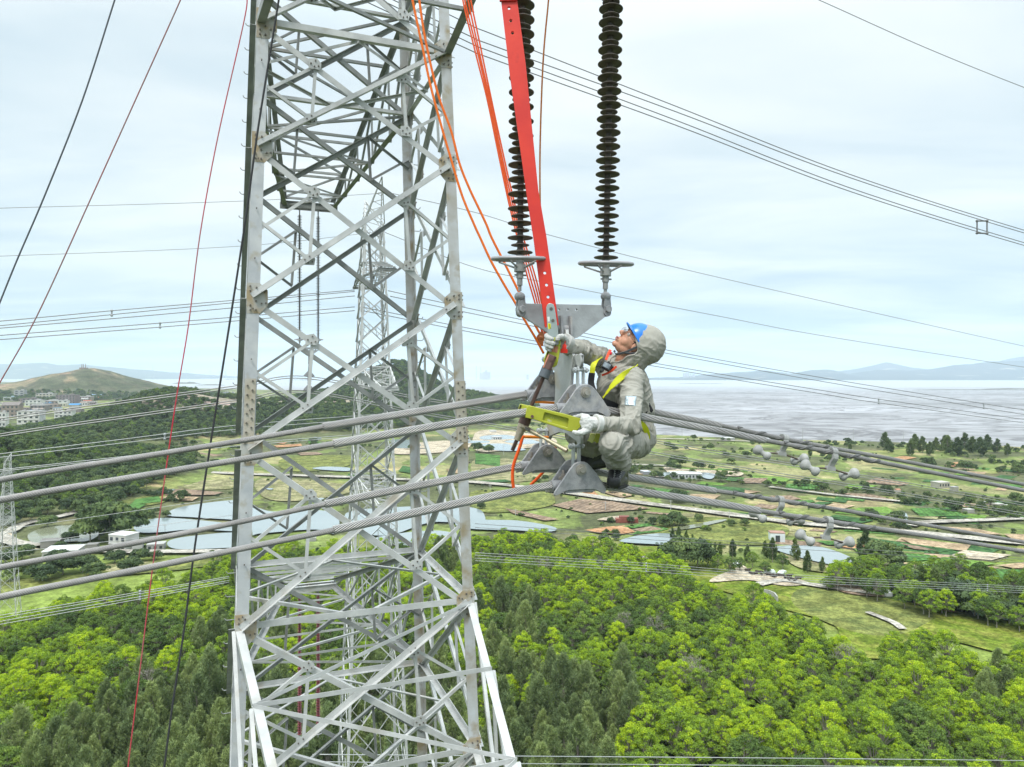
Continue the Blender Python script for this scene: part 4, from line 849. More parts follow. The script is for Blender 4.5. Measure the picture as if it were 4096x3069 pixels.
def road(pts, w, m=None, name='road'):
    pts = [G(x, y) for x, y in pts]; pts = spl(pts, 6); LAY[0] += .004; z = LAY[0]+.02; L = []; Rr = []
    for k, p in enumerate(pts):
        t = unit(pts[min(k+1, len(pts)-1)]-pts[max(k-1, 0)]); n = Vector((-t.y, t.x, 0)); w_ = w*(1+.18*mnoise.noise(p*.08)); L.append(Vector((*(p+n*w_/2).xy, z))); Rr.append(Vector((*(p-n*w_/2).xy, z)))
    n = len(pts); mb = MB(); mb.add(L+Rr, [(k, k+1, n+k+1, n+k) for k in range(n-1)]); mb.build(name, m or ROADM, None, kind='structure')
road([(600, 1880), (742, 1888), (910, 1898), (1050, 1903), (1350, 1912), (1675, 1926), (1900, 1934), (2169, 1963), (2456, 2003), (2750, 2042), (2992, 2074), (3190, 2099), (3603, 2133), (4096, 2181), (4500, 2220)], 7)
road([(3078, 1953), (3250, 1975), (3441, 1996), (3684, 2019)], 4); road([(3640, 2110), (3700, 2097), (3962, 2087), (4096, 2080)], 5); road(zz(*A2, [(-20, 350), (60, 330), (110, 298), (210, 270), (380, 235), (500, 190), (600, 145), (700, 95), (752, 65)]), 5)
road(zz(*A2, [(-20, 350), (60, 388), (140, 405), (215, 416)]), 6); road(zz(*A2, [(450, 440), (800, 448), (1290, 445)]), 4.5); road(zz(*A7, [(1580, 465), (1640, 488), (1690, 510), (1725, 535)]), 1.8); road(zz(*A7, [(1140, 352), (1200, 340), (1260, 337), (1400, 360), (1640, 392)]), 3.2); road(zz(*A7, [(620, 228), (700, 245), (790, 265)]), 3)
road([(2600, 1756), (2900, 1765), (3060, 1772)], 6); road(zz(*A4, [(0, 20), (300, 60)]) if False else [(2440, 1860), (2700, 1868)], 5)
# ---------------------------------------------------------------- distant ranges
def ridge(name, prof, Z, m, depth=2500, low=-2, seed=0):
    xs = np.arange(prof[0][0], prof[-1][0], 9); ys = np.interp(xs, [p[0] for p in prof], [p[1] for p in prof]); ys = ys+fbm(xs, xs*0, 70, 4, seed)*4.0
    n = len(xs); rows = []; rr = [0, .12, .25, .4, .6, .8, 1.0]
    for k, f in enumerate(rr):
        Zk = Z-depth*(1-f); X = (xs-CX)/F*Z*(Zk/Z*.5+.5); H = (60-(ys-HY)/F*Z); g = f**1.3*(1+.35*fbm(X, np.full(n, Zk), 900, 4, seed+7)*(1-f)); rows.append(np.stack([X, np.full(n, Zk), low+(H-low)*g], 1))
    H = rows[-1].copy(); H[:, 1] += depth; H[:, 2] = low; rows.append(H)
    V = np.concatenate(rows); fs = [(k*n+i, k*n+i+1, (k+1)*n+i+1, (k+1)*n+i) for k in range(len(rows)-1) for i in range(n-1)]
    mb = MB(); mb.add(V, fs); return mb.build(name, m, None, smooth=180, kind='structure')
HILLM = mat('far wooded hills', (.022, .036, .036), (.055, .06, .052), rough=1, scale=.0012, detail=10, spec=0, c3=(.30, .26, .2), s3=.003, lo3=.62, hi3=.7)
ridge('hills', [(2550, 1514), (2735, 1509), (2870, 1496), (2951, 1490), (3066, 1482), (3168, 1496), (3249, 1479), (3310, 1477), (3398, 1496), (3418, 1493), (3506, 1479), (3614, 1482), (3695, 1482), (3817, 1462), (3952, 1449), (4096, 1445), (4500, 1430), (5200, 1440)], 11500, HILLM, 2200, seed=2)
ridge('hills', [(3250, 1505), (3384, 1482), (3450, 1470), (3546, 1450), (3655, 1472), (3760, 1482), (3900, 1460), (4020, 1440), (4096, 1426), (4400, 1418), (5000, 1430)], 14500, HILLM, 2000, seed=5)
ridge('hills', [(-900, 1470), (-300, 1450), (0, 1456), (45, 1459), (104, 1455), (190, 1453), (235, 1461), (325, 1458), (398, 1467), (452, 1468), (543, 1479), (633, 1485), (723, 1490), (814, 1499), (900, 1503)], 15000, HILLM, 2500, seed=8)
for k, (x, y, w, hpx) in enumerate(((745, 1535, 90, 7), (840, 1541, 110, 4), (920, 1519, 45, 3), (1120, 1513, 120, 5), (1220, 1521, 130, 4), (3900, 1560, 500, 3), (2350, 1536, 130, 1.5), (2800, 1535, 190, 1.5), (4040, 1556, 220, 3))):
    p = G(x, y); L = w/F*p.y; hh = hpx/F*p.y; mb = MB(); n = 24
    xs = np.linspace(-L/2, L/2, n); top = hh*np.clip(1-(xs/(L/2))**2, 0, 1)**.7*(1+.5*fbm(xs, xs*0, L/5, 3, k))
    V = np.concatenate([np.stack([p.x+xs, np.full(n, p.y-hh*6), np.full(n, -.7)], 1), np.stack([p.x+xs, np.full(n, p.y), top-.5], 1), np.stack([p.x+xs, np.full(n, p.y+hh*6), np.full(n, -.7)], 1)])
    mb.add(V, [(r*n+i, r*n+i+1, (r+1)*n+i+1, (r+1)*n+i) for r in range(2) for i in range(n-1)]); mb.build('island', mat('islet rock', (.10, .095, .08), (.16, .15, .12), rough=1, scale=.05, spec=0), None, kind='structure')
# ================================================================= trees
def leafmat(name, c1, c2, c3, rnd=.25):
    m = bpy.data.materials.new(name); m.use_nodes = True; t = m.node_tree; b = t.nodes['Principled BSDF']; MATS[name] = m
    b.inputs['Roughness'].default_value = .75; b.inputs['Specular IOR Level'].default_value = .25
    oi = t.nodes.new('ShaderNodeObjectInfo'); at = t.nodes.new('ShaderNodeAttribute'); at.attribute_name = 'tone'
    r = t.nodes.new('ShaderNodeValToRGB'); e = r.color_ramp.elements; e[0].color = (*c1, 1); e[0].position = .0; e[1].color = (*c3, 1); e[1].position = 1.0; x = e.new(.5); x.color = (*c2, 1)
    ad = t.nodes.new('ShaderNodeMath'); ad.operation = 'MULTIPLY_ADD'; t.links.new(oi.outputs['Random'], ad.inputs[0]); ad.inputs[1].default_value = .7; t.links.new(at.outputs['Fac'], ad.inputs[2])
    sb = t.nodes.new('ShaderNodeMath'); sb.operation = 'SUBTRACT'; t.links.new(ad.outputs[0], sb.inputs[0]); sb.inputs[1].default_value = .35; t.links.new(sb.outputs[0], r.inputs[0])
    t.links.new(r.outputs[0], b.inputs['Base Color'])
    tr = t.nodes.new('ShaderNodeBsdfTranslucent'); t.links.new(r.outputs[0], tr.inputs[0]); ms = t.nodes.new('ShaderNodeMixShader'); ms.inputs[0].default_value = .25
    t.links.new(b.outputs[0], ms.inputs[1]); t.links.new(tr.outputs[0], ms.inputs[2]); t.links.new(ms.outputs[0], t.nodes['Material Output'].inputs[0]); return m
LBRIGHT = leafmat('bright acacia leaves', (.135, .205, .05), (.27, .41, .028), (.48, .60, .022))
LDARK = leafmat('deep green leaves', (.08, .135, .04), (.145, .23, .05), (.25, .35, .05))
LCAS = leafmat('grey green needles', (.12, .17, .075), (.205, .27, .11), (.32, .39, .14))
LHILL = leafmat('hill scrub leaves', (.065, .10, .05), (.12, .175, .065), (.20, .26, .08))
BARK = mat('grey brown bark', (.27, .24, .20), (.38, .35, .30), rough=.9, scale=3)
DEADM = mat('bare grey twigs', (.32, .29, .25), (.22, .2, .17), rough=.9, scale=2)
def crown_mesh(name, lobes, per, size, m, seed, kind='b'):
    r = np.random.default_rng(seed); Vs = []; tone = []
    for (cx, cy, cz, lr, tn) in lobes:
        n = int(per*lr*lr) if kind != 'c' else per
        d = r.normal(size=(n, 3)); d /= np.linalg.norm(d, axis=1)[:, None]
        if kind != 'c': d[:, 2] = np.where(d[:, 2] < -.25, -d[:, 2], d[:, 2])
        rad = lr*(.72+.34*r.random(n)); sc = np.array([1, 1, .78]) if kind != 'c' else np.array([.62, .62, 1.35])
        c = np.array([cx, cy, cz])+d*rad[:, None]*sc
        nn = d+r.normal(size=(n, 3))*.55; nn /= np.linalg.norm(nn, axis=1)[:, None]
        a = np.cross(nn, r.normal(size=(n, 3))); a /= np.linalg.norm(a, axis=1)[:, None]
        if kind == 'c': a = a*.7+np.array([0, 0, 1.0])+d*np.array([.9, .9, -.1]); a /= np.linalg.norm(a, axis=1)[:, None]
        b = np.cross(nn, a); b /= np.linalg.norm(b, axis=1)[:, None]
        s = size*(.6+.8*r.random(n))[:, None]; wa, wb = (1.0, .62) if kind != 'c' else (1.9, .30)
        q = np.stack([c-a*s*wa, c+b*s*wb-a*s*wa*.1, c+a*s*wa, c-b*s*wb-a*s*wa*.1], 1); Vs.append(q.reshape(-1, 3)); tone.append(np.repeat(np.clip(tn+r.normal(size=n)*.13, 0, 1), 4))
    V = np.concatenate(Vs); n = len(V)//4; me = bpy.data.meshes.new(name)
    me.vertices.add(len(V)); me.vertices.foreach_set('co', V.astype(np.float32).ravel()); me.loops.add(len(V)); me.loops.foreach_set('vertex_index', np.arange(len(V), dtype=np.int32))
    me.polygons.add(n); me.polygons.foreach_set('loop_start', np.arange(n, dtype=np.int32)*4); me.update(calc_edges=True)
    at = me.attributes.new('tone', 'FLOAT', 'POINT'); at.data.foreach_set('value', np.concatenate(tone).astype(np.float32)); me.materials.append(m); return me
def trunk_mesh(name, lobes, h, r0, seed, m=None, twig=False):
    r = np.random.default_rng(seed); mb = MB(); z0 = h*.35
    mb.tube(spl([(0, 0, -.6), (.08, .05, z0*.5), (r.normal()*.15, r.normal()*.15, z0)], 4), [r0*(1-.03*k) for k in range(9)], 7)
    for (cx, cy, cz, lr, tn) in lobes[::2] if not twig else lobes:
        mid = Vector((cx*.4, cy*.4, (z0+cz)*.5+.1)); p = spl([(0, 0, z0*.8), mid, (cx, cy, cz-lr*.2)], 4); mb.tube(p, np.linspace(r0*.55, r0*.12, len(p)), 5)
        if twig:
            for k in range(9):
                d = Vector(r.normal(size=3)); d.z = abs(d.z)+.2; d = d.normalized()*lr*1.1; p2 = Vector((cx, cy, cz-lr*.3)); mb.tube([p2, p2+d*.5+Vector(r.normal(size=3))*.1, p2+d], [.035, .02, .008], 4)
    return mb.mesh(name, m or BARK, 180)
def broad_lobes(seed, Rr, h, n, flat=.55, lr=(.75, 1.25)):
    r = np.random.default_rng(seed); L = []
    for k in range(n):
        f = math.sqrt((k+.5)/n); an = k*2.39996+r.normal()*.3; rr = Rr*f*.86; z = h-h*flat*(f**2.2)*.75+r.normal()*.35; q = r.uniform(*lr)
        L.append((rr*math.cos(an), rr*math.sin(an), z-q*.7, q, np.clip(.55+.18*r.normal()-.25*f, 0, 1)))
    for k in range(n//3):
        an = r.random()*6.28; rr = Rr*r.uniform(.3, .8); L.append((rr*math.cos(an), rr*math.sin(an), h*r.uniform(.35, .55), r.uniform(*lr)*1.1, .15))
    return L
def cas_lobes(seed, Rr, h, n):
    r = np.random.default_rng(seed); L = []
    for k in range(n):
        f = (k+.5)/n; z = h*(.16+.82*f); rr = Rr*(1-f**1.6)**.7*r.uniform(.3, 1.0); an = r.random()*6.28
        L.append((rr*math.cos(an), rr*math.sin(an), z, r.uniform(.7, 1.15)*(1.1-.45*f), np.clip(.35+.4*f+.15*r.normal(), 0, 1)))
    return L
PROTO = {}
def proto(key, kind, seed, Rr, h, n, per, size, lm, r0=.16, **k):
    L = cas_lobes(seed, Rr, h, n) if kind == 'c' else broad_lobes(seed, Rr, h, n, **k)
    PROTO[key] = (crown_mesh('crown', L, per, size, lm, seed, kind), trunk_mesh('trunk', L, h, r0, seed))
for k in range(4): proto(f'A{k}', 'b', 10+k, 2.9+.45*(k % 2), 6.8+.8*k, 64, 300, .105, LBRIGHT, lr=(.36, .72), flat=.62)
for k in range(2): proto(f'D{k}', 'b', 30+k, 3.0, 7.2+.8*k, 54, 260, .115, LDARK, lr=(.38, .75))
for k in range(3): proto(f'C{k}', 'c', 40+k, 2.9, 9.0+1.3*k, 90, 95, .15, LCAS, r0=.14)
for k in range(2): proto(f'H{k}', 'b', 50+k, 3.6, 6.5, 15, 75, .30, LHILL, lr=(1.0, 1.6))
proto('S0', 'b', 60, 1.5, 2.6, 8, 110, .2, LDARK, r0=.06, lr=(.6, .9))
proto('K0', 'c', 63, 2.0, 11.0, 44, 70, .26, LHILL, r0=.14)
Ld = broad_lobes(70, 2.6, 7.0, 14); DEAD = trunk_mesh('trunk', Ld, 7.0, .14, 70, DEADM, twig=True)
USED = {}
def tree(key, x, y, s, rz, label, name='tree', cat='tree', group=None, sz=None, z=None):
    h = hgt(x, y) if z is None else z
    e = empty(name, (0, 0, 0), label, cat, group)
    for nm, me in (('crown', PROTO[key][0]), ('trunk', PROTO[key][1])):
        o = bpy.data.objects.new(nm, me); COL.objects.link(o); o.parent = e
        USED.setdefault((key, nm), o)
    e.location = (x, y, h); e.scale = (s, s, sz or s); e.rotation_euler = (0, 0, rz); return e
def scatter(polys, step, zmin, zmax, seed, xlim=.80):
    r = np.random.default_rng(seed); ys = np.arange(zmin, zmax, step); out = []
    xs = np.arange(-xlim*zmax, xlim*zmax, step); Xg, Yg = np.meshgrid(xs, ys); Xg[1::2] += step/2
    Xg = Xg+r.uniform(-.42, .42, Xg.shape)*step; Yg = Yg+r.uniform(-.42, .42, Yg.shape)*step
    X = Xg.ravel(); Y = Yg.ravel(); px = CX+F*X/Y; py = HY+F*60/Y; ok = np.zeros(X.shape, bool)
    for p in polys: ok |= inpoly(px, py, p)
    ok &= np.abs(X) < xlim*Y
    return X[ok], Y[ok], px[ok], py[ok]
_wr = np.random.default_rng(99)
def kindat(px, py, X, Y):
    """casuarina zones of the photo"""
    w = vnoise(np.array([X/17.0]), np.array([Y/17.0]), 77)[0]
    def z(cx, cy, rx, ry): return math.exp(-((px-cx)/rx)**2-((py-cy)/ry)**2)
    c = z(2270, 3080, 300, 430)+z(420, 3180, 480, 330)+z(800, 3020, 350, 400)+z(1500, 3050, 500, 450)*.8+.8*z(4000, 2900, 200, 160)+.5*z(2100, 2560, 160, 130)-.5*z(60, 2950, 120, 120)-.35*z(3100, 3000, 700, 400)
    return 'C' if c*.85+.9*(w-.5)+.5*(_wr.random()-.5) > .55 else ('D' if vnoise(np.array([X/9.0]), np.array([Y/9.0]), 5)[0]+.3*_wr.random() > .85 else 'A')
X, Y, PXX, PYY = scatter([FOR_R, FOR_L], 3.75, 84, 260, 3)
od = np.argsort(Y); forest_pts = []; cnt = 0
for q in od:
    x, y, px, py = X[q], Y[q], PXX[q], PYY[q]; k = kindat(px, py, x, y)
    vis = -60 < px < 4160 and not (1010 < px < 1750 and False)
    s = rng.uniform(.66, 1.06)*(1.0 if k != 'C' else rng.uniform(.8, 1.2)); rz = rng.uniform(0, 6.28)
    top = HY+F*(60-9*s)/y
    if vis and top < 3069 and cnt < 290:
        side = 'left of the big tower' if px < 1000 else 'behind the big tower' if px < 1950 else 'right of the big tower' if px < 3000 else 'at the lower right'
        if k == 'A': tree(f'A{rng.integers(4)}', x, y, s, rz, f'bright yellow green bushy tree in the near woods {side}', group=f'bright trees {side}')
        elif k == 'D': tree(f'D{rng.integers(2)}', x, y, s, rz, f'deep green round tree in the near woods {side}', group=f'deep green trees {side}')
        else: tree(f'C{rng.integers(3)}', x, y, s, rz, f'grey green feathery pine like tree in the near woods {side}', name='pine_tree', group=f'feathery trees {side}')
        cnt += 1
    else:
        kk = {'A': 'A%d' % rng.integers(4), 'D': 'D%d' % rng.integers(2), 'C': 'C%d' % rng.integers(3)}[k]; forest_pts.append((x, y, hgt(x, y)-.1, s, kk))
# single trees and clumps placed by their foot in the photo
def at(x, y, key, hpx, label, name='tree', cat='tree', group=None, wide=1.0):
    g = G(x, y); H = {'A': 8.0, 'D': 7.6, 'C': 11.5, 'H': 6.5, 'S': 2.6, 'K': 11.0}[key[0]]; s = hpx/F*g.y/H
    return tree(key, g.x, g.y, s*wide, rng.uniform(0, 6), label, name, cat, group, sz=s, z=0)
at(3462, 2245, 'K0', 130, 'tall dark tree standing in front of the small pond', 'pine_tree', wide=1.3)
at(3395, 2295, 'S0', 30, 'tiny green shrub at the near edge of the small pond', 'shrub', 'shrub')
for x, y, h, k in ((3060, 2235, 70, 'K0'), (3090, 2250, 95, 'K0'), (3180, 2245, 90, 'K0'), (2930, 2235, 75, 'K0'), (2880, 2230, 60, 'K0'), (2990, 2250, 70, 'K0'), (3230, 2290, 85, 'K0'), (3130, 2275, 60, 'D0'), (3010, 2270, 60, 'D1'), (3060, 2300, 55, 'D0'), (3290, 2290, 60, 'K0')): at(x, y, k, h, 'dark tree in the row of trees on the near side of the small pond', 'pine_tree' if k == 'K0' else 'tree', group='tree row by the small pond', wide=1.25)
for x, y, h, k in ((2690, 2160, 48, 'K0'), (2715, 2168, 60, 'K0'), (2745, 2178, 55, 'K0'), (2770, 2182, 45, 'K0'), (2800, 2190, 40, 'K0'), (2830, 2195, 30, 'S0'), (2860, 2205, 36, 'K0')): at(x, y, k, h, 'dark tree in the line along the bright pond edge left of the white hut', 'pine_tree', group='tree line along the bright pond', wide=1.2)
for x, y, h in ((2700, 2105, 60), (2720, 2108, 48), (2735, 2105, 38)): at(x, y, 'H0', h, 'dark tree in the clump on the meadow below the track', group='meadow clump', wide=1.0)
at(2795, 2090, 'H1', 34, 'low round tree on the meadow right of the dark clump')
for x, y, h in ((2690, 2275, 110), (2740, 2280, 130), (2790, 2275, 120), (2830, 2270, 80)): at(x, y, 'H1', h, 'olive brown bushy tree in the clump between woods and pond', group='olive clump', wide=1.0)
for x, y, h in ((2870, 2290, 75), (2920, 2300, 70), (2960, 2290, 60)): at(x, y, 'D0', h, 'deep green tree beside the cattle yard', group='trees beside the cattle yard')
for x, y, h, k in ((3530, 2275, 110, 'H0'), (3560, 2275, 80, 'H1'), (3500, 2290, 80, 'D0'), (3690, 2420, 150, 'K0'), (3740, 2435, 160, 'K0'), (3650, 2390, 110, 'H0'), (3820, 2330, 80, 'H1'), (3800, 2325, 70, 'K0'), (3940, 2370, 70, 'H1'), (3980, 2375, 60, 'H0'), (3690, 2410, 120, 'H0'), (3850, 2450, 130, 'H1'), (3900, 2470, 120, 'H0'), (3310, 2365, 60, 'D0')): at(x, y, k, h, 'big dark tree in the dense belt above the lower right meadow', 'pine_tree' if k == 'K0' else 'tree', group='dark belt trees', wide=1.3)
for i_, (x, h) in enumerate(((3540, 62), (3555, 48), (3640, 52), (3660, 56), (3690, 58), (3720, 50), (3745, 44), (3790, 62), (3830, 66), (3860, 60), (3890, 58), (3920, 66), (3950, 54), (3990, 50), (4030, 44), (3780, 52), (3880, 46), (3240, 26), (3400, 24))):
    at(x, 1800+(i_ % 3)*12, 'K0', h*1.1, 'dark shore tree in the belt along the edge of the mud flats', 'pine_tree', group='shore belt trees', wide=1.9)
for x, y, h in ((2720, 1870, 56), (2795, 1880, 40), (2700, 1805, 22), (2905, 1830, 24), (2985, 1830, 30), (2925, 1855, 26), (2700, 1860, 40), (2710, 2010, 60)): at(x, y, 'H0', h*.9, 'dark tree standing alone in the fields behind the conductors', group='lone field trees', wide=1.3)
for x, y, h in ((1910, 1810, 40), (1955, 1815, 36), (1925, 2038, 28), (2080, 2065, 14), (2092, 2066, 12), (2430, 1840, 50), (2455, 1828, 35)): at(x, y, 'H1', h, 'dark lone tree between the ponds beside the tower', group='trees between the ponds', wide=1.1)
for x, y, h, k in ((395, 2160, 150, 'H0'), (440, 2170, 165, 'H1'), (480, 2165, 140, 'H0'), (520, 2150, 120, 'H1'), (360, 2170, 110, 'H1'), (420, 2130, 120, 'H0')): at(x, y, k, h, 'dark airy tree in the clump between the two left ponds', group='clump between the left ponds')
for x, y, h in ((280, 2170, 36), (240, 2195, 24), (190, 2110, 40), (330, 2080, 30), (560, 2245, 40), (620, 2240, 30), (460, 2255, 44), (90, 2240, 50), (170, 2330, 60), (250, 2300, 70), (330, 2290, 60), (60, 2320, 60), (520, 2290, 50), (130, 2290, 40), (380, 2310, 50), (230, 2260, 50), (20, 2260, 50)): at(x, y, 'H1', h*1.2, 'green bush in the scrub around the left farm buildings', 'shrub', 'shrub', 'scrub by the left farm', wide=1.4)
for x, y, s in ((2770, 2720, 1.0), (2800, 2750, .9), (2740, 2735, .9), (590, 2745, .8), (3390, 2650, .9), (2180, 2230, .8), (2500, 2480, .8), (2620, 2500, .8)):
    g = G(x, y+120); o = bpy.data.objects.new('bare_tree', DEAD); COL.objects.link(o); o.location = (g.x, g.y, 2.6); o.scale = (s*1.15,)*3; o.rotation_euler[2] = x
    tag(o, 'leafless pale grey tree poking through the green canopy', 'tree', 'leafless trees')
# scrub and hedges of the plain, and the hill woods: one uncountable mass of crowns
hill_pts = []
def addpts(polys, step, zmin, zmax, seed, keys, smin, smax, prob=1.0, out=None):
    X, Y, px, py = scatter(polys, step, zmin, zmax, seed); r = np.random.default_rng(seed+1)
    for x, y in zip(X, Y):
        if r.random() < prob: out.append((x, y, hgt(x, y)-.1, r.uniform(smin, smax), keys[r.integers(len(keys))]))
addpts([FOR_S], 4.6, 160, 240, 11, ['A1', 'D0', 'D1', 'H0', 'A3'], .7, 1.1, 1, forest_pts)
for _k in range(240):
    _x = rng.uniform(300, 4150); _y = rng.uniform(1800, 2230)
    if _x < 1000 and _y < 1880: continue
    g = G(_x, _y)
    for _q in range(rng.integers(1, 5)): hill_pts.append((g.x+rng.normal()*4, g.y+rng.normal()*5, -.2, rng.uniform(.10, .26), ('S0', 'H1', 'H0')[rng.integers(3)]))
addpts([FOR_V], 6, 250, 420, 12, ['H0', 'H1', 'D0'], .7, 1.1, .9, hill_pts)
r = np.random.default_rng(5)
for (zmin, zmax, step) in ((180, 620, 6.2), (600, 1000, 7.0), (1000, 1650, 9.0), (1650, 2400, 13)):
    ys = np.arange(zmin, zmax, step); xs = np.arange(-.82*zmax, .1*zmax, step); Xg, Yg = np.meshgrid(xs, ys); Xg = Xg+r.uniform(-.45, .45, Xg.shape)*step; Yg = Yg+r.uniform(-.45, .45, Yg.shape)*step
    X = Xg.ravel(); Y = Yg.ravel(); h = height(X, Y); ok = (h > 2.5) & (np.abs(X) < .8*Y)
    if zmin >= 1650: ok &= (h < 24+14*fbm(X, Y, 160, 3, 4)) & (h > .6)
    rock = (fbm(X, Y, 40, 3, 31) > .12) & (h > 27) & (Y < 1000); ok &= ~rock
    # facing away from the camera behind a crest is never seen: keep the visible side
    t_ = h+3; vis = np.ones(len(X), bool)
    for f in (.55, .7, .8, .88, .94, .975): hb = height(X*f, Y*f)+2; vis &= (60-(60-t_)*f) > hb-2.5
    ok &= vis
    for x, y, z in zip(X[ok], Y[ok], h[ok]): hill_pts.append((x, y, z-.3, r.uniform(.65, 1.1)*step/6.2*(1.0 if zmin < 1650 else .7), 'H0' if r.random() < .45 else ('H1' if r.random() < .8 else 'D0')))
SCR = [((1900, 1690), (2600, 1738), 90), ((2600, 1762), (4200, 1806), 240), ((2500, 1880), (3000, 1905), 60), ((2500, 1905), (3300, 1950), 70), ((3100, 1950), (4100, 2020), 90), ((3600, 2010), (4100, 2060), 80), ((3600, 1780), (4200, 1890), 120), ((2600, 1790), (3500, 1850), 60), ((3700, 1860), (4150, 1900), 60), ((1750, 2215), (2250, 2200), 60), ((2400, 2150), (2500, 2160), 10), ((3430, 2060), (3640, 2120), 30), ((1100, 1770), (1650, 1800), 60), ((400, 1770), (960, 1800), 90), ((450, 1850), (900, 1860), 60), ((500, 1960), (750, 2010), 60), ((560, 2060), (900, 2120), 30), ((1900, 1910), (2600, 1990), 40), ((3800, 2030), (4200, 2080), 60), ((2400, 2100), (3000, 2110), 20)]
for (x0, y0), (x1, y1), n in SCR:
    for k in range(int(n*.7)):
        f = r.random(); x = x0+(x1-x0)*f; y = y0+(y1-y0)*f+r.normal()*8*(y0-HY)/400; g = G(x, max(y, y0-14)); hill_pts.append((g.x, g.y, -.3 if r.random() < .5 else 0, r.uniform(.25, .62)*(1.0 if r.random() < .8 else 1.5), ('H0', 'H1', 'S0', 'S0')[r.integers(4)]))
_pp = [zz(*A, pl) for m, A, pl in PONDS]
def _dry(p):
    x = CX+F*p[0]/p[1]; y = HY+F*60/p[1]
    return not any(inpoly(np.array([x]), np.array([y+d]), q)[0] for q in _pp for d in (0, -3, 3))
hill_pts = [p for p in hill_pts if p[2] > 2 or _dry(p)]
def gn_forest(name, pts, label, keys):
    me = bpy.data.meshes.new(name); me.from_pydata([p[:3] for p in pts], [], [])
    for nm, tp, vals in (('sc', 'FLOAT', [p[3] for p in pts]), ('rz', 'FLOAT', list(rng.uniform(0, 6.28, len(pts)))), ('kd', 'INT', [keys.index(p[4]) for p in pts])):
        at_ = me.attributes.new(nm, tp, 'POINT'); at_.data.foreach_set('value', np.array(vals, np.float32 if tp == 'FLOAT' else np.int32))
    o = bpy.data.objects.new(name, me); COL.objects.link(o); tag(o, label, 'woods', kind='stuff')
    ng = bpy.data.node_groups.new(name, 'GeometryNodeTree'); ng.interface.new_socket('Geometry', in_out='INPUT', socket_type='NodeSocketGeometry'); ng.interface.new_socket('Geometry', in_out='OUTPUT', socket_type='NodeSocketGeometry')
    N = ng.nodes.new; L = ng.links.new; gi = N('NodeGroupInput'); go_ = N('NodeGroupOutput'); jn = N('GeometryNodeJoinGeometry')
    def attr(nm, tp):
        a = N('GeometryNodeInputNamedAttribute'); a.data_type = tp; a.inputs['Name'].default_value = nm; return [s for s in a.outputs if s.enabled and s.name == 'Attribute'][0]
    sc = attr('sc', 'FLOAT'); rz = attr('rz', 'FLOAT'); kd = attr('kd', 'INT'); cr = N('ShaderNodeCombineXYZ'); L(rz, cr.inputs[2]); cs = N('ShaderNodeCombineXYZ')
    for q in range(3): L(sc, cs.inputs[q])
    for ki, k in enumerate(keys):
        cmp = N('FunctionNodeCompare'); cmp.data_type = 'INT'; cmp.operation = 'EQUAL'; ii = [s for s in cmp.inputs if s.enabled and s.type == 'INT']; L(kd, ii[0]); ii[1].default_value = ki
        src = N('GeometryNodeObjectInfo'); src.transform_space = 'ORIGINAL'; src.inputs['Object'].default_value = USED[(k, 'crown')]; src.inputs['As Instance'].default_value = False
        s2 = N('GeometryNodeObjectInfo'); s2.transform_space = 'ORIGINAL'; s2.inputs['Object'].default_value = USED[(k, 'trunk')]; j2_ = N('GeometryNodeJoinGeometry'); L(src.outputs['Geometry'], j2_.inputs[0]); L(s2.outputs['Geometry'], j2_.inputs[0])
        ip = N('GeometryNodeInstanceOnPoints'); L(gi.outputs[0], ip.inputs['Points']); L(cmp.outputs[0], ip.inputs['Selection']); L(j2_.outputs[0], ip.inputs['Instance']); L(cr.outputs[0], ip.inputs['Rotation']); L(cs.outputs[0], ip.inputs['Scale']); L(ip.outputs[0], jn.inputs[0])
    L(jn.outputs[0], go_.inputs[0]); md = o.modifiers.new('scatter', 'NODES'); md.node_group = ng; return o
for k in sorted({p[4] for p in forest_pts+hill_pts}):
    if (k, 'crown') not in USED:
        g = G(3000+60*len(USED), 2420); tree(k, g.x, g.y, .8, 0, 'green tree standing at the upper edge of the right woods', group='trees at the woods edge')
print('forest', len(forest_pts), 'hill', len(hill_pts), 'near', cnt)
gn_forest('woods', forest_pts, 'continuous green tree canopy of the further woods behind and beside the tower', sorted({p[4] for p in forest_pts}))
gn_forest('hill_woods', hill_pts, 'dark green scrub woods covering the hills and hedges of the plain', sorted({p[4] for p in hill_pts}))
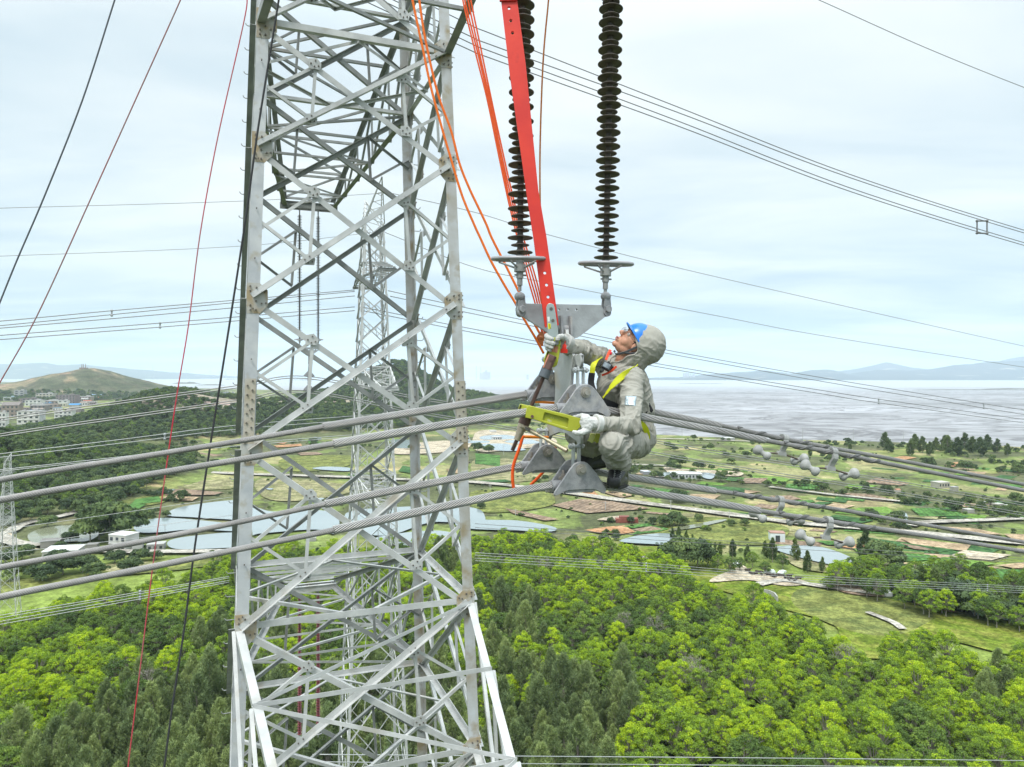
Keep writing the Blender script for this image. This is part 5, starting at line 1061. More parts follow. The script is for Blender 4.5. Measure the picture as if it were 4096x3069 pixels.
# ================================================================= buildings
GLASS = mat('dark window', (.05, .06, .07), rough=.15)
def wallm(c): return mat('wall %.2f %.2f %.2f' % c, c, tuple(q*.78 for q in c), rough=.9, scale=.25, spec=.2)
def roofm(c): return mat('roof %.2f %.2f %.2f' % c, c, tuple(q*.8 for q in c), rough=.7, scale=.4, spec=.2)
def building(x0, x1, yt, yb, wc, rc, label, cat='building', rows=0, cols=0, gable=False, depth=None, name='building', Z=None, group=None, ry=.25, doorway_shade=False):
    Zb = Z or Gh((x0+x1)/2, yb).y; w = (x1-x0)/F*Zb; h = (yb-yt)/F*Zb; cx = ((x0+x1)/2-CX)/F*Zb; depth = depth or w*.7; gz = max(0, hgt(cx, Zb))
    root = empty(name, (cx, Zb+depth/2, gz), label, cat, group); root.rotation_euler[2] = ry
    def put(mb, nm, m, par=root):
        o = bpy.data.objects.new(nm, mb.mesh(nm, m)); COL.objects.link(o); o.parent = par; return o
    c, s = math.cos(ry), math.sin(ry); w *= .88
    mb = MB(); mb.box((0, 0, h/2-.3), w, depth, h+.6); wl = put(mb, 'wall', wallm(wc))
    mb = MB()
    if gable:
        rh = h*.28; mb.add([(-w*.54, -depth*.54, h), (w*.54, -depth*.54, h), (w*.54, depth*.54, h), (-w*.54, depth*.54, h), (-w*.54, 0, h+rh), (w*.54, 0, h+rh)], [(0, 1, 5, 4), (2, 3, 4, 5), (1, 2, 5), (3, 0, 4), (0, 3, 2, 1)])
    else:
        mb.box((0, 0, h+.15), w*1.04, depth*1.04, .3)
        if w > 9 and h > 7: mb.box((w*.2, depth*.1, h+1.4), w*.22, depth*.3, 2.4); mb.box((-w*.25, -depth*.2, h+.9), w*.1, depth*.1, 1.3)
    put(mb, 'roof', roofm(rc))
    for i in range(rows):
        for j in range(cols):
            mb = MB(); ww = w/(cols*2.1); wh = h/(rows*2.2); x = -w/2+(j+.5)*w/cols; z = (i+.55)*h/rows; mb.box((x, -depth/2-.0, z), ww, .16, wh); put(mb, 'window', GLASS)
    for i in range(rows):
        mb = MB(); z = (i+.98)*h/rows
        if i < rows-1: mb.box((0, -depth/2-.25, z), w*.96, .5, .22); put(mb, 'ledge', wallm(wc))
    if doorway_shade:
        mb = MB(); mb.box((w*.0, -depth/2-.03, h*.38), w*.3, .2, h*.76); put(mb, 'doorway_shade', GLASS)  # dark panel painted in for the shade inside the open doorway
    return root
def B(A, x0, x1, yt, yb, *a, **k): ox, oy, s = A; return building(ox+x0*s, ox+x1*s, oy+yt*s, oy+yb*s, *a, **k)
WH = (.62, .62, .60); CR = (.55, .52, .43); BR_ = (.30, .24, .21); PU = (.26, .21, .22); GY_ = (.40, .40, .39); RO = (.42, .41, .40); RED = (.50, .14, .09); BLU = (.12, .28, .50); DK = (.22, .19, .18)
B(A1, 130, 330, 765, 912, WH, RO, 'big white four storey house at the near edge of the town', rows=4, cols=4)
B(A1, 465, 620, 765, 850, WH, RO, 'white block half hidden by the dark slope, right of the big white house', rows=3, cols=4)
B(A1, 115, 205, 580, 655, GY_, RO, 'tall grey block standing highest in the town', rows=4, cols=2)
B(A1, 300, 450, 612, 668, CR, RO, 'cream apartment house near the back of the town', rows=3, cols=5)
B(A1, 475, 650, 622, 694, PU, DK, 'dark purple brown apartment block in the back row', rows=4, cols=6)
B(A1, 655, 790, 636, 682, BR_, RO, 'long brown flat block right of the purple one', rows=2, cols=5)
B(A1, 795, 890, 620, 642, WH, (.30, .42, .60), 'small white house with pale blue roof at the foot of the dark hill', gable=True)
B(A1, 205, 350, 668, 716, WH, RO, 'white two storey house in the middle of the town', rows=2, cols=4)
B(A1, 180, 300, 650, 690, PU, DK, 'dark house squeezed behind the white two storey house', rows=2, cols=3)
B(A1, 335, 400, 655, 668, WH, BLU, 'small house with blue hipped roof below the cream apartments', gable=True)
B(A1, 330, 500, 672, 706, BR_, RO, 'low brown house in front of the cream apartments', rows=1, cols=5)
B(A1, 500, 590, 670, 712, WH, RO, 'white house right of the low brown one', rows=2, cols=2)
B(A1, 0, 150, 712, 820, BR_, DK, 'large brown gabled house at the left edge of the town', rows=3, cols=4, gable=True)
B(A1, -60, 40, 780, 905, WH, RO, 'white house cut by the left edge of the picture', rows=3, cols=3)
B(A1, 250, 390, 712, 770, DK, RO, 'dark grey house behind the big white one', rows=2, cols=4)
B(A1, 380, 500, 706, 752, BR_, BR_, 'brown house between the dark grey house and the blue roof', rows=2, cols=3)
B(A1, 600, 690, 706, 740, GY_, (.08, .30, .62), 'low house with a bright blue roof at the town\'s right edge', gable=True)
B(A1, 770, 862, 645, 664, WH, RED, 'low house with a bright red roof at the foot of the dark hill', gable=True)
B(A1, 725, 795, 672, 690, WH, RED, 'smaller red roofed house below the other one', gable=True)
B(A1, 20, 115, 640, 672, WH, (.35, .45, .5), 'low pale house left of the tall grey block', rows=1, cols=3)
B(A1, 560, 700, 742, 775, DK, DK, 'dark low sheds at the front right of the town')
r = np.random.default_rng(9)
for k in range(34):
    x = r.uniform(-60, 800); yb = r.uniform(665, 790) if x < 620 else r.uniform(665, 720); w = r.uniform(28, 75)*(yb-450)/250; h = w*r.uniform(.25, .55); c = [WH, GY_, BR_, CR, PU][r.integers(5)]; rc = [RO, DK, RO, (.45, .25, .18), (.16, .30, .48), BR_][r.integers(6)]
    B(A1, x, x+w, yb-h, yb, c, rc, 'one of the small crowded houses filling the town between the larger blocks', gable=r.random() < .3, rows=1 if h > 16 else 0, cols=3, group='small crowded town houses')
for k, (x, w, h) in enumerate(((1930, 50, 26), (1975, 45, 34), (2015, 50, 30))): B(A1, x, x+w, 628-h, 628, (.5, .54, .6), RO, f'{("left","middle","right")[k]} of the three pale blocks at the coast just left of the big tower', rows=2, cols=3)
B(A4, 700, 800, 262, 282, WH, RED, 'red roofed house at the foot of the hill, seen through the tower', gable=True)
building(3110-28, 3110+36, 2135, 2170, (.70, .76, .78), (.40, .24, .19), 'little white hut with a dark open doorway beside the small pond', 'hut', depth=3.5, name='hut', doorway_shade=True, ry=-.15)
B(A6, 1575, 1845, 600, 640, (.50, .52, .52), (.66, .67, .66), 'long white roofed workshop between sand and ponds', 'workshop', rows=1, cols=9, name='workshop', depth=9, ry=-.1)
B(A6, 1345, 1410, 582, 607, (.30, .32, .34), (.60, .63, .66), 'small open shed left of the long workshop', 'shed', name='shed', depth=6)
B(A6, 2000, 2092, 310, 332, GY_, (.6, .6, .57), 'low pale farm building at the far track', name='shed', cat='shed')
B(A5, 1800, 1880, 420, 482, (.42, .38, .34), RO, 'square grey concrete building on the shore just right of the worker', rows=2, cols=3)
B(A5, 170, 280, 520, 546, WH, (.5, .5, .5), 'white hut between the salt ponds left of the clamps', name='hut', cat='hut', rows=1, cols=4); B(A5, 150, 222, 452, 476, WH, WH, 'white hut further back beyond the salt ponds', name='hut', cat='hut')
B(A8, 1560, 1670, 430, 468, (.40, .38, .33), (.52, .50, .45), 'flat roofed grey farm building in the right fields', rows=1, cols=4); B(A8, 1680, 1732, 464, 496, (.35, .34, .28), RO, 'small grey shed beside the flat roofed farm building', name='shed', cat='shed')
B(A8, 1262, 1302, 480, 502, (.55, .50, .42), (.48, .22, .15), 'tiny hut with a rusty red roof in the right fields', name='hut', cat='hut', gable=True); B(A8, 1316, 1356, 740, 764, (.48, .50, .50), (.55, .56, .56), 'small concrete box beside the bridge track', name='hut', cat='hut')
for k, (x, y) in enumerate(((1930, 600), (2000, 612), (2090, 625), (1780, 655))): B(A8, x, x+70, y-22, y, (.42, .41, .37), (.50, .49, .45), 'low ruined grey shed in the right fields', name='shed', cat='shed', group='ruined sheds')
B(A2, 608, 745, 348, 436, (.50, .50, .47), (.66, .66, .64), 'two storey white farmhouse below the left conductors', rows=2, cols=3, ry=-.3)
B(A2, 740, 802, 398, 432, (.5, .5, .48), (.6, .6, .6), 'lean-to shed on the right of the farmhouse', name='shed', cat='shed'); B(A2, 820, 920, 398, 430, (.34, .34, .32), (.45, .45, .43), 'low grey sheds right of the farmhouse', name='shed', cat='shed', rows=1, cols=3)
B(A2, 218, 325, 378, 415, (.30, .29, .26), (.22, .21, .20), 'weathered dark shed beside the green pond', name='shed', cat='shed', gable=True); B(A2, 218, 420, 438, 478, (.4, .4, .38), (.70, .70, .70), 'long shed with a bright white roof below the green pond', name='shed', cat='shed'); B(A2, 480, 545, 402, 425, (.3, .29, .27), (.35, .34, .33), 'small grey shed between the farmhouse and the green pond', name='shed', cat='shed')
B(A4, 380, 470, 1335, 1365, (.4, .4, .38), (.7, .7, .7), 'white roofed shed below the ponds, seen through the tower', name='shed', cat='shed')
# wind turbines in the bay
def turbine(x, yb, yh, rot, label):
    Z = min(60*F/(yb-HY), 16000); bz = -.6; H = (yb-yh)/F*Z; X = (x-CX)/F*Z; root = empty('wind_turbine', (X, Z, 0), label, 'wind turbine', 'wind turbines in the bay'); m = mat('turbine grey', (.30, .33, .36), rough=.6)
    def put(mb, nm):
        o = bpy.data.objects.new(nm, mb.mesh(nm, m, 60)); COL.objects.link(o); o.parent = root; return o
    mb = MB(); mb.rod((0, 0, bz), (0, 0, H), H*.030, 8, H*.018); mb.rod((0, 0, bz), (0, 0, H*.06), H*.075, 8); put(mb, 'tower')
    mb = MB(); mb.box((0, 0, H), H*.045, H*.12, H*.045); put(mb, 'nacelle')
    for k in range(3):
        a = rot+k*2*math.pi/3; d = Vector((math.sin(a), 0, math.cos(a))); c = Vector((0, -H*.07, H)); mb = MB(); mb.rod(c, c+d*H*.62, H*.020, 5, H*.008); put(mb, 'blade')
for k, (x, yb, yh) in enumerate(((38, 1512, 1479), (437, 1509, 1480), (572, 1510, 1481), (613, 1517, 1481), (697, 1513, 1484), (747, 1515, 1482), (841, 1513, 1484), (902, 1510, 1485), (756, 1511, 1485), (840+38, 1511, 1486), (901+3, 1513, 1486), (1050, 1511, 1487), (1096, 1511, 1486), (1145, 1512, 1485), (1240, 1509, 1488), (1291, 1512, 1486), (936, 1511, 1484), (208, 1509, 1478))):
    turbine(x, yb+1.0, yh, k*.7, 'one of the hazy offshore wind turbines beyond the left hills')
# far power station and city blocks
for k, (x, w, t) in enumerate(((1905, 3, 1463), (1923, 3, 1466), (1937, 12, 1488), (1945, 9, 1482), (1955, 14, 1489), (1930, 22, 1493), (2735, 6, 1494), (2744, 7, 1492), (2753, 6, 1493), (2762, 5, 1495), (2775, 9, 1497), (2400, 14, 1499), (2425, 10, 1500), (2455, 12, 1499), (2170, 14, 1498), (2110, 10, 1499), (3075, 5, 1500), (3007, 6, 1503), (3180, 8, 1505))):
    Z = 11000.0; X = (x-CX)/F*Z; H = 60-(t-HY)/F*Z; mb = MB(); W_ = w/F*Z
    if w < 4: mb.rod((X, Z, -1), (X, Z, H), W_*.6, 10, W_*.4)
    else: mb.box((X, Z, H/2-1), W_, W_*.7, H+2); mb.box((X+W_*.2, Z, H), W_*.3, W_*.3, 14)
    mb.build('chimney' if w < 4 else 'tower_block', mat('hazy concrete', (.42, .43, .44), (.34, .35, .37), scale=.02), None, label='tall chimney of the hazy power station across the bay' if w < 4 else ('hazy block of the power station across the bay' if x < 2000 else 'hazy city block on the far shore of the bay'), category='chimney' if w < 4 else 'building', group='power station chimneys' if w < 4 else ('power station blocks' if x < 2000 else 'far shore blocks'))
B(A1, 722, 756, 366, 380, (.25, .23, .21), (.3, .28, .26), 'little pavilion on top of the brown hill', name='pavilion', cat='pavilion', Z=None) if False else None
pz = hgt(WX(335, 1900), 1900); mb = MB(); mb.box((WX(335, 1890), 1890, pz+2), 18, 10, 5)
for dx_ in (-5, -1, 5): mb.rod((WX(335, 1890)+dx_, 1890, pz+4), (WX(335, 1890)+dx_, 1890, pz+15), 1.2, 5, .6)
mb.build('pavilion', wallm(BR_), None, label='little pavilion with masts on top of the brown hill', category='pavilion')
# poles
for k, (x, y, h) in enumerate(((3211, 1765, 55), (3413, 1766, 50), (3615, 1782, 52), (2728, 1757, 45), (2422, 2045, 38), (2683, 2040, 40), (2917, 2075, 35), (1960, 1960, 22), (1254, 1690, 32), (1355, 1690, 26), (2062, 2062, 26), (2015, 1820, 40), (880, 1897, 24), (835, 1870, 30), (240, 2150, 40), (660, 2130, 32))):
    g = G(x, y); H = h/F*g.y; mb = MB(); mb.rod(g+Vector((0, 0, -.3)), g+Vector((0, 0, H)), .16, 6, .1); o = mb.build('utility_pole', mat('concrete pole', (.42, .42, .4), rough=.8), None, label='thin grey utility pole standing in the fields', category='pole', group='utility poles'); mb = MB(); mb.bar(g+Vector((-.9, 0, H-.5)), g+Vector((.9, 0, H-.5)), .14, .1); mb.build('crossbar', MATS['concrete pole'], o)
# cattle
def cow():
    mb = MB(); limb(mb, [Vector((-.75, 0, 1.05)), Vector((-.1, 0, .98)), Vector((.55, 0, 1.05))], [.30, .36, .33], 12); limb(mb, [Vector((.6, 0, 1.15)), Vector((.95, 0, 1.2))], [.22, .15], 10); limb(mb, [Vector((.98, 0, 1.22)), Vector((1.28, 0, 1.02))], [.14, .085], 10)
    for sx, sy in ((.5, .17), (.5, -.17), (-.8, .17), (-.8, -.17)):
        limb(mb, [Vector((sx, sy, .9)), Vector((sx+(.03 if sx > 0 else .08), sy, .48)), Vector((sx, sy, .06))], [.13, .075, .055], 8)
    limb(mb, [Vector((-1.02, 0, 1.1)), Vector((-1.12, 0, .6))], [.035, .02], 6); limb(mb, [Vector((.98, .1, 1.3)), Vector((.94, .26, 1.3))], [.04, .03], 6); limb(mb, [Vector((.98, -.1, 1.3)), Vector((.94, -.26, 1.3))], [.04, .03], 6)
    m = fuse(mb, .05, 3, name='cow'); m.materials.append(mat('dark hide', (.035, .028, .024), (.06, .045, .035), rough=.8, scale=3)); return m
cm = cow()
for k, (x, y) in enumerate(((170, 1090), (190, 1112), (225, 1115), (250, 1105), (270, 1118), (340, 1125), (355, 1135), (385, 1130), (410, 1128), (445, 1145), (478, 1132), (500, 1160), (520, 1165), (545, 1150), (470, 1160), (320, 1122))):
    g = G(A8[0]+x*A8[2], A8[1]+(y+8)*A8[2]); o = bpy.data.objects.new('cow', cm); COL.objects.link(o); o.location = (g.x, g.y, .12); o.rotation_euler[2] = k*1.9; o.scale = (1.05,)*3; tag(o, 'small dark cow standing in the bare yard above the near meadow', 'cow', 'cattle in the yard')
# red earth heap / rusty machine and stone walls near the woods
g = G(1900+1220*.4973, 1600+985*.4973); mb = MB(); mb.box(g+Vector((0, 0, .9)), 9, 3, 1.6); mb.box(g+Vector((-1, 0, 2)), 4, 2.4, 1.2); mb.rod(g+Vector((-4, 0, .5)), g+Vector((4.5, 0, 1.6)), .5, 6); mb.build('machine', mat('rusty red steel', (.20, .05, .04), (.28, .09, .06), scale=.6), None, label='rusty red machine wreck lying on the straw meadow', category='machine')
mb = MB()
for a, b in zip(*(lambda p: (p[:-1], p[1:]))([G(*q) for q in ((3050, 2382), (3075, 2386), (3098, 2396), (3110, 2412))])): mb.bar(a+Vector((0, 0, .8)), b+Vector((0, 0, .8)), 1.8, .35, Vector((0, 0, 1)))
mb.build('stone_wall', wallm((.42, .42, .38)), None, label='short curved grey wall at the edge of the near woods', category='wall')
mb = MB(); p_ = [G(3890, 2462), G(3960, 2470), G(4096, 2500), G(4300, 2530)]
for a, b in zip(p_[:-1], p_[1:]): mb.bar(a+Vector((0, 0, 1.4)), b+Vector((0, 0, 1.4)), 1.6, 2.6, Vector((0, 0, 1)))
mb.build('greenhouse', mat('pale blue sheeting', (.35, .48, .55), (.45, .55, .6), rough=.4, scale=.5), None, label='long low pale blue sheeted shed at the right edge behind the dark trees', category='shed')
for k, (x, y) in enumerate(((330, 1108), (415, 1112), (1160, 1255), (1185, 1262), (90, 1040))):
    g = G(A8[0]+x*A8[2], A8[1]+y*A8[2]); mb = MB(); mb.box(g+Vector((0, 0, .5)), 3.2, 1.6, 1.0, M=Matrix.Rotation(k, 3, 'Z')); mb.box(g+Vector((.8, .3, 1.1)), 1.4, 1.2, .5, M=Matrix.Rotation(k*2, 3, 'Z')); mb.build('rubble_heap', mat('white sheeting', (.6, .64, .62), rough=.6), None, label='white sheeted heap lying beside the cattle yard', category='heap', group='white heaps')
# ================================================================= pulling tool, ropes, red plate
EX = Vector((1, 0, 0)); EZ = Vector((0, 0, 1)); EY = Vector((0, 1, 0))
PD = dict(plate=4.33, eye_plate=4.30, fork=4.30, fork_edge=4.30, primer_patch=4.30, notch_shade=4.30, beam_body=4.14, beam_web=4.148, rear_jaw=4.215, jaw_edge=4.14, finger=4.22, label=4.2875)
def PP(name, outline, holes, th, m, parent, bevel=.0, d=None):
    """flat plate facing the line of sight at depth d (outline in photo pixels)"""
    d = d or PD[name]
    O = P(*outline[0], d); f = lambda q: ((P(q[0], q[1], d)-O).x, (P(q[0], q[1], d)-O).z)
    hs = []
    for h in holes:
        if len(h) == 3 and not hasattr(h[0], '__len__'): a, b = f((h[0], h[1])); hs.append((a, b, h[2]))
        else: hs.append([f(q) for q in h])
    return plate(name, [f(q) for q in outline], hs, th, O, EX, EZ, m, parent, bevel)
RED_M = mat('red fibreglass', (.78, .045, .022), (.66, .03, .02), rough=.42, scale=5, bump=.1, c3=(.50, .02, .02), s3=9, lo3=.6, hi3=.8)
YGR = mat('yellow green paint', (.42, .45, .035), (.36, .38, .03), rough=.45, scale=12, bump=.08, c3=(.30, .30, .06), s3=18, lo3=.62, hi3=.75)
YGRL = mat('pale worn yellow green', (.55, .57, .20), (.46, .48, .12), rough=.5, scale=12)
BROWN = mat('brown oxide steel', (.13, .075, .065), (.18, .10, .085), rough=.5, metal=.3, scale=10)
COPP = mat('worn orange primer', (.48, .19, .10), (.40, .16, .09), rough=.55, scale=14)
DGREY = mat('dark blue grey collar', (.10, .115, .13), rough=.5, metal=.2)
BRASS = mat('yellow passivated zinc', (.46, .43, .27), (.50, .38, .30), rough=.3, metal=.6, scale=6)
ZINC = mat('passivated zinc plate', (.42, .47, .46), (.38, .42, .38), rough=.3, metal=.5, scale=6)
WHITE_M = mat('white marking', (.75, .76, .74)); GREEN_M = mat('green label', (.02, .25, .13)); YEL_M = mat('yellow label', (.80, .75, .02)); BLK = mat('black print', (.03, .03, .03)); MAROON = mat('maroon paint mark', (.30, .05, .07))
# red insulating plate: two leaves joined low down by the eye plate
rp_ = empty('insulating_plate', P(2190, 1200, 4.33), 'long bright red fibreglass pulling plate with bolt holes slanting up past the left insulator', 'pulling plate')
def redpt(x, y): return x, y
RD = 4.33
PP('plate', [(2004, -8), (2066, -8), (2102, 260), (2152, 760), (2185, 950), (2234, 1300), (2228, 1303), (2214, 1219), (2200, 1213), (2188, 1220), (2196, 1309), (2180, 1309), (2134, 950), (2110, 800), (2040, 300)],
   [(2036, 36, .011), (2043, 86, .011), (2050, 135, .011), (2179, 1093, .0105), (2186, 1141, .0105), (2192, 1189, .0105)], .016, RED_M, rp_, .0015)
mb = MB(); a = P(2036, -30, RD); d = unit(P(2036, 0, RD)-P(2200, 1200, RD)); mb.bar(a+Vector((0, .01, 0)), a+d*3.2+Vector((0, .01, 0)), .085, .018, EX); mb.build('upper_plate', RED_M, rp_)
mb = MB(); mb.bar(P(1998, -4, RD-.012), P(2068, -6, RD-.012), .03, .02, EZ); mb.build('joint_edge', RED_M, rp_)
tt = empty('turnbuckle', P(2200, 1400, 4.3), 'screw turnbuckle with zinc eye plate and long ratchet handle, gripped by the worker', 'turnbuckle')
PP('eye_plate', [(2186, 1232), (2190, 1220), (2200, 1215), (2212, 1219), (2217, 1232), (2231, 1326), (2232, 1350), (2226, 1356), (2196, 1356), (2191, 1326)], [], .022, ZINC, tt, .002)
for (x, y) in ((2204, 1237), (2211, 1284)):
    mb = MB(); c = P(x, y, 4.305); mb.rod(c, c-EY*.022, .011, 6); mb.rod(c-EY*.0, c-EY*.008, .015, 12); mb.build('bolt', BOLT, tt)
PP('label', [(2189, 1268), (2199, 1267), (2200, 1286), (2191, 1287)], [], .003, WHITE_M, tt); PP('label', [(2199, 1267), (2200, 1267), (2202, 1284), (2200, 1286)], [], .003, GREEN_M, tt)
o = PP('label', [(2191, 1294), (2202, 1294), (2204, 1315), (2194, 1317)], [], .003, YEL_M, tt); o['label'] = 'yellow label with black print'
mb = MB()
for (x, y) in ((2196, 1299), (2197, 1304), (2198, 1309), (2200, 1313)): mb.box(P(x+1.5, y, 4.285), .008, .001, .0022)
mb.build('print', BLK, tt)
def text(s, m, parent, c, h, rot, name='marking', mirror=False):
    cu = bpy.data.curves.new(name, 'FONT'); cu.body = s; cu.size = h; cu.extrude = .0006; cu.align_x = 'CENTER'; cu.align_y = 'CENTER'
    tmp = bpy.data.objects.new('tmp', cu); COL.objects.link(tmp); dg = bpy.context.evaluated_depsgraph_get(); dg.update(); me_ = bpy.data.meshes.new_from_object(tmp.evaluated_get(dg)); bpy.data.objects.remove(tmp)
    me_.transform(Matrix.Translation(c) @ Matrix.Rotation(rot, 4, 'Y') @ Matrix.Rotation(R(90), 4, 'X')); me_.materials.clear(); me_.materials.append(m); me_.name = name
    o = bpy.data.objects.new(name, me_); COL.objects.link(o); o.parent = parent; o.matrix_parent_inverse = parent_world(parent).inverted(); return o
text('9#', MAROON, tt, P(2214, 1313, 4.288), .024, R(96))
# fork: yellow green jaw with nut and orange primed patch
PP('fork', [(2206, 1362), (2214, 1353), (2222, 1353), (2240, 1362), (2238, 1400), (2231, 1440), (2226, 1460), (2215, 1468), (2180, 1462), (2176, 1440), (2192, 1400)], [], .030, YGR, tt, .003)
o = PP('fork_edge', [(2192, 1400), (2206, 1362), (2210, 1362), (2196, 1402), (2181, 1460), (2176, 1452)], [], .034, YGRL, tt, .001)
PP('primer_patch', [(2205, 1382), (2232, 1388), (2227, 1412), (2202, 1405)], [], .036, COPP, tt, .001)
PP('notch_shade', [(2193, 1412), (2201, 1405), (2228, 1412), (2226, 1418), (2200, 1413)], [], .035, mat('shadowed olive', (.20, .21, .03)), tt)  # raised dark strip, the shade of a notch put in as colour
mb = MB(); c = P(2224, 1372, 4.285); mb.rod(c+EY*.08, c-EY*.014, .0165, 6); mb.rod(c-EY*.010, c-EY*.022, .010, 12); mb.build('nut', [CAST], tt, smooth=30)
TA, TB = P(2209, 1425, 4.27), P(2048, 1806, 4.22); ax = unit(TB-TA)
def tp(x, y, d=4.26):      # point on the screw axis nearest a pixel row
    t = (y-1425)/(1806-1425); return TA.lerp(TB, t)
mb = MB(); q0, q1 = tp(0, 1422), tp(0, 1478); sd = unit(ax.cross(EY)); mb.ext([(-.027, -.02), (-.020, -.032), (.012, -.034), (.026, -.022), (.026, .02), (-.027, .02)], q0, q1, -sd if sd.x < 0 else sd, EY); mb.build('swivel_block', BROWN, tt, bevel=.003)
mb = MB(); mb.ext([(-.0285, -.020), (-.021, -.0335), (-.0195, -.033), (-.0275, -.018)], q0+ax*.006, q1-ax*.001, -sd if sd.x < 0 else sd, EY); mb.build('primer_edge', COPP, tt)
mb = MB(); c = q0.lerp(q1, .32)-EY*.03; mb.rod(c, c-EY*.010, .0085, 12); mb.build('block_pin', BROWN, tt, smooth=30)
mb = MB(); mb.rod(tp(0, 1470), tp(0, 1512), .0325, 24); mb.build('collar', DGREY, tt, smooth=30, bevel=.002)
def screw(a, b, r, name='screw'):
    mb = MB(); L = (b-a).length; n = int(L/.0052); prof = []
    for k in range(n): prof += [(r*.80, k*.0052), (r, k*.0052+.0018), (r, k*.0052+.003), (r*.80, k*.0052+.0048)]
    mb.lathe(prof, a, b-a, 14); return mb.build(name, mat('oily brown screw', (.16, .10, .08), (.10, .07, .06), rough=.4, metal=.5, scale=30), tt)
screw(tp(0, 1505), tp(0, 1640), .0135); screw(tp(0, 1755), tp(0, 1806), .0130)
mb = MB(); mb.rod(tp(0, 1652), tp(0, 1700), .034, 24); mb.rod(tp(0, 1645), tp(0, 1662), .027, 8); mb.build('thrust_nut', BROWN, tt, smooth=30, bevel=.002)
mb = MB(); mb.rod(tp(0, 1698), tp(0, 1722), .031, 20, .028); mb.rod(tp(0, 1722), tp(0, 1730), .022, 20); mb.rod(tp(0, 1728), tp(0, 1738), .024, 20); mb.rod(tp(0, 1738), tp(0, 1762), .0205, 20, .019); mb.ball(tp(0, 1708)+Vector((.004, 0, 0)), .034, 16, 10, sc=(1, 1, .8)); mb.build('ratchet_head', BRASS, tt, smooth=40)
hA, hB = P(2092, 1706, 4.22), P(2268, 1804, 4.05); hd = unit(hB-hA)
mb = MB(); mb.rod(hA, hA+hd*.115, .0155, 12, .0125); mb.rod(hA+hd*.11, hA+hd*.20, .009, 12); mb.rod(hA+hd*.185, hA+hd*.20, .012, 12); mb.rod(hA+hd*.20, hB, .0115, 14, .0135)
mb.build('ratchet_handle', BRASS, tt, smooth=40)
mb = MB(); mb.bar(hA+hd*.02-EY*.012, hA+hd*.055-EY*.012, .016, .014); mb.build('pawl', BOLT, tt)
# yellow green beam the worker holds
yb = empty('lifting_beam', P(2200, 1670, 4.14), 'yellow green steel lifting beam with forked end, held at its right end by a white glove', 'lifting beam')
FB = [(2102, 1668), (2110, 1626), (2116, 1624), (2163, 1636), (2255, 1657), (2329, 1678), (2325, 1700), (2303, 1724), (2279, 1724), (2199, 1697), (2145, 1679)]
PP('beam_body', FB, [[(2167, 1679), (2176, 1650), (2180, 1648), (2270, 1671), (2275, 1675), (2272, 1708), (2268, 1712), (2172, 1684)]], .028, YGR, yb, .003)
o = PP('beam_web', [(2160, 1640), (2300, 1672), (2290, 1716), (2160, 1685)], [], .010, YGR, yb)
PP('rear_jaw', [(2069, 1659), (2080, 1620), (2085, 1618), (2114, 1625), (2140, 1632), (2128, 1668), (2100, 1664)], [], .02, YGR, yb, .003)
PP('jaw_edge', [(2102, 1668), (2110, 1626), (2117, 1625), (2109, 1669)], [], .031, YGRL, yb, .001); PP('jaw_edge', [(2069, 1659), (2080, 1619), (2087, 1619), (2077, 1661)], [], .024, YGRL, yb, .001, 4.215)
mb = MB(); c = P(2129, 1666, 4.12); mb.rod(c+EY*.1, c-EY*.008, .009, 12); mb.build('jaw_pin', BROWN, yb)
o = PP('label', [(2308, 1688), (2327, 1690), (2324, 1708), (2305, 1710)], [], .002, GREEN_M, yb, 0, 4.1255)
mb = MB()
for x, y, w in ((2314, 1693, .008), (2319, 1696, .010), (2315, 1700, .009), (2319, 1704, .006)): mb.box(P(x, y, 4.124), w, .001, .0015)
mb.build('print', WHITE_M, yb)
mb = MB()
for x, y, w, h in ((2192, 1681, .004, .014), (2196, 1682, .004, .012), (2200, 1684, .005, .012), (2205, 1685, .003, .008), (2204, 1671, .006, .003), (2214, 1673, .006, .003)): mb.box(P(x, y, 4.1425), w, .001, h)
mb.build('worn_print', mat('worn white print', (.52, .54, .30)), yb)
# second hook: pair of curved yellow green fingers behind the glove
hk = empty('hook_tool', P(2370, 1750, 4.22), 'pair of curved yellow green hook fingers hanging below the white glove', 'hook')
for dx_ in (0, 21):
    PP('finger', [(2362+dx_, 1735), (2378+dx_, 1735), (2378+dx_, 1752), (2373+dx_, 1768), (2366+dx_, 1772), (2358+dx_*.9, 1765-dx_*.0), (2350+dx_, 1764), (2358+dx_, 1750)], [], .02, YGR if dx_ else YGRL, hk, .001)
# ropes
ORG_R = mat('orange rope', (.92, .20, .01), (.80, .14, .008), rough=.75, scale=90, bump=.5, bscale=260, bdist=.003); ORG_B = mat('red orange rope', (.90, .13, .01), (.80, .08, .01), rough=.75, scale=90, bump=.5, bscale=260, bdist=.003)
REDR = mat('red rope', (.46, .03, .04), (.36, .05, .05), rough=.8, scale=60); BLKR = mat('black rope', (.03, .032, .035), (.05, .05, .055), rough=.8, scale=60); TANR = mat('dull orange rope', (.62, .22, .05), (.48, .15, .03), rough=.8, scale=60)
def rope(pts, r, m, label, group=None, d=4.7, lob=3, cat='rope', name='rope'):
    p = [P(x, y, z[0] if z else d) for x, y, *z in pts]; p = spl(p, 8); mb = MB(); mb.tube(p, r, 7); return mb.build(name, m, None, smooth=180, label=label, category=cat, group=group)
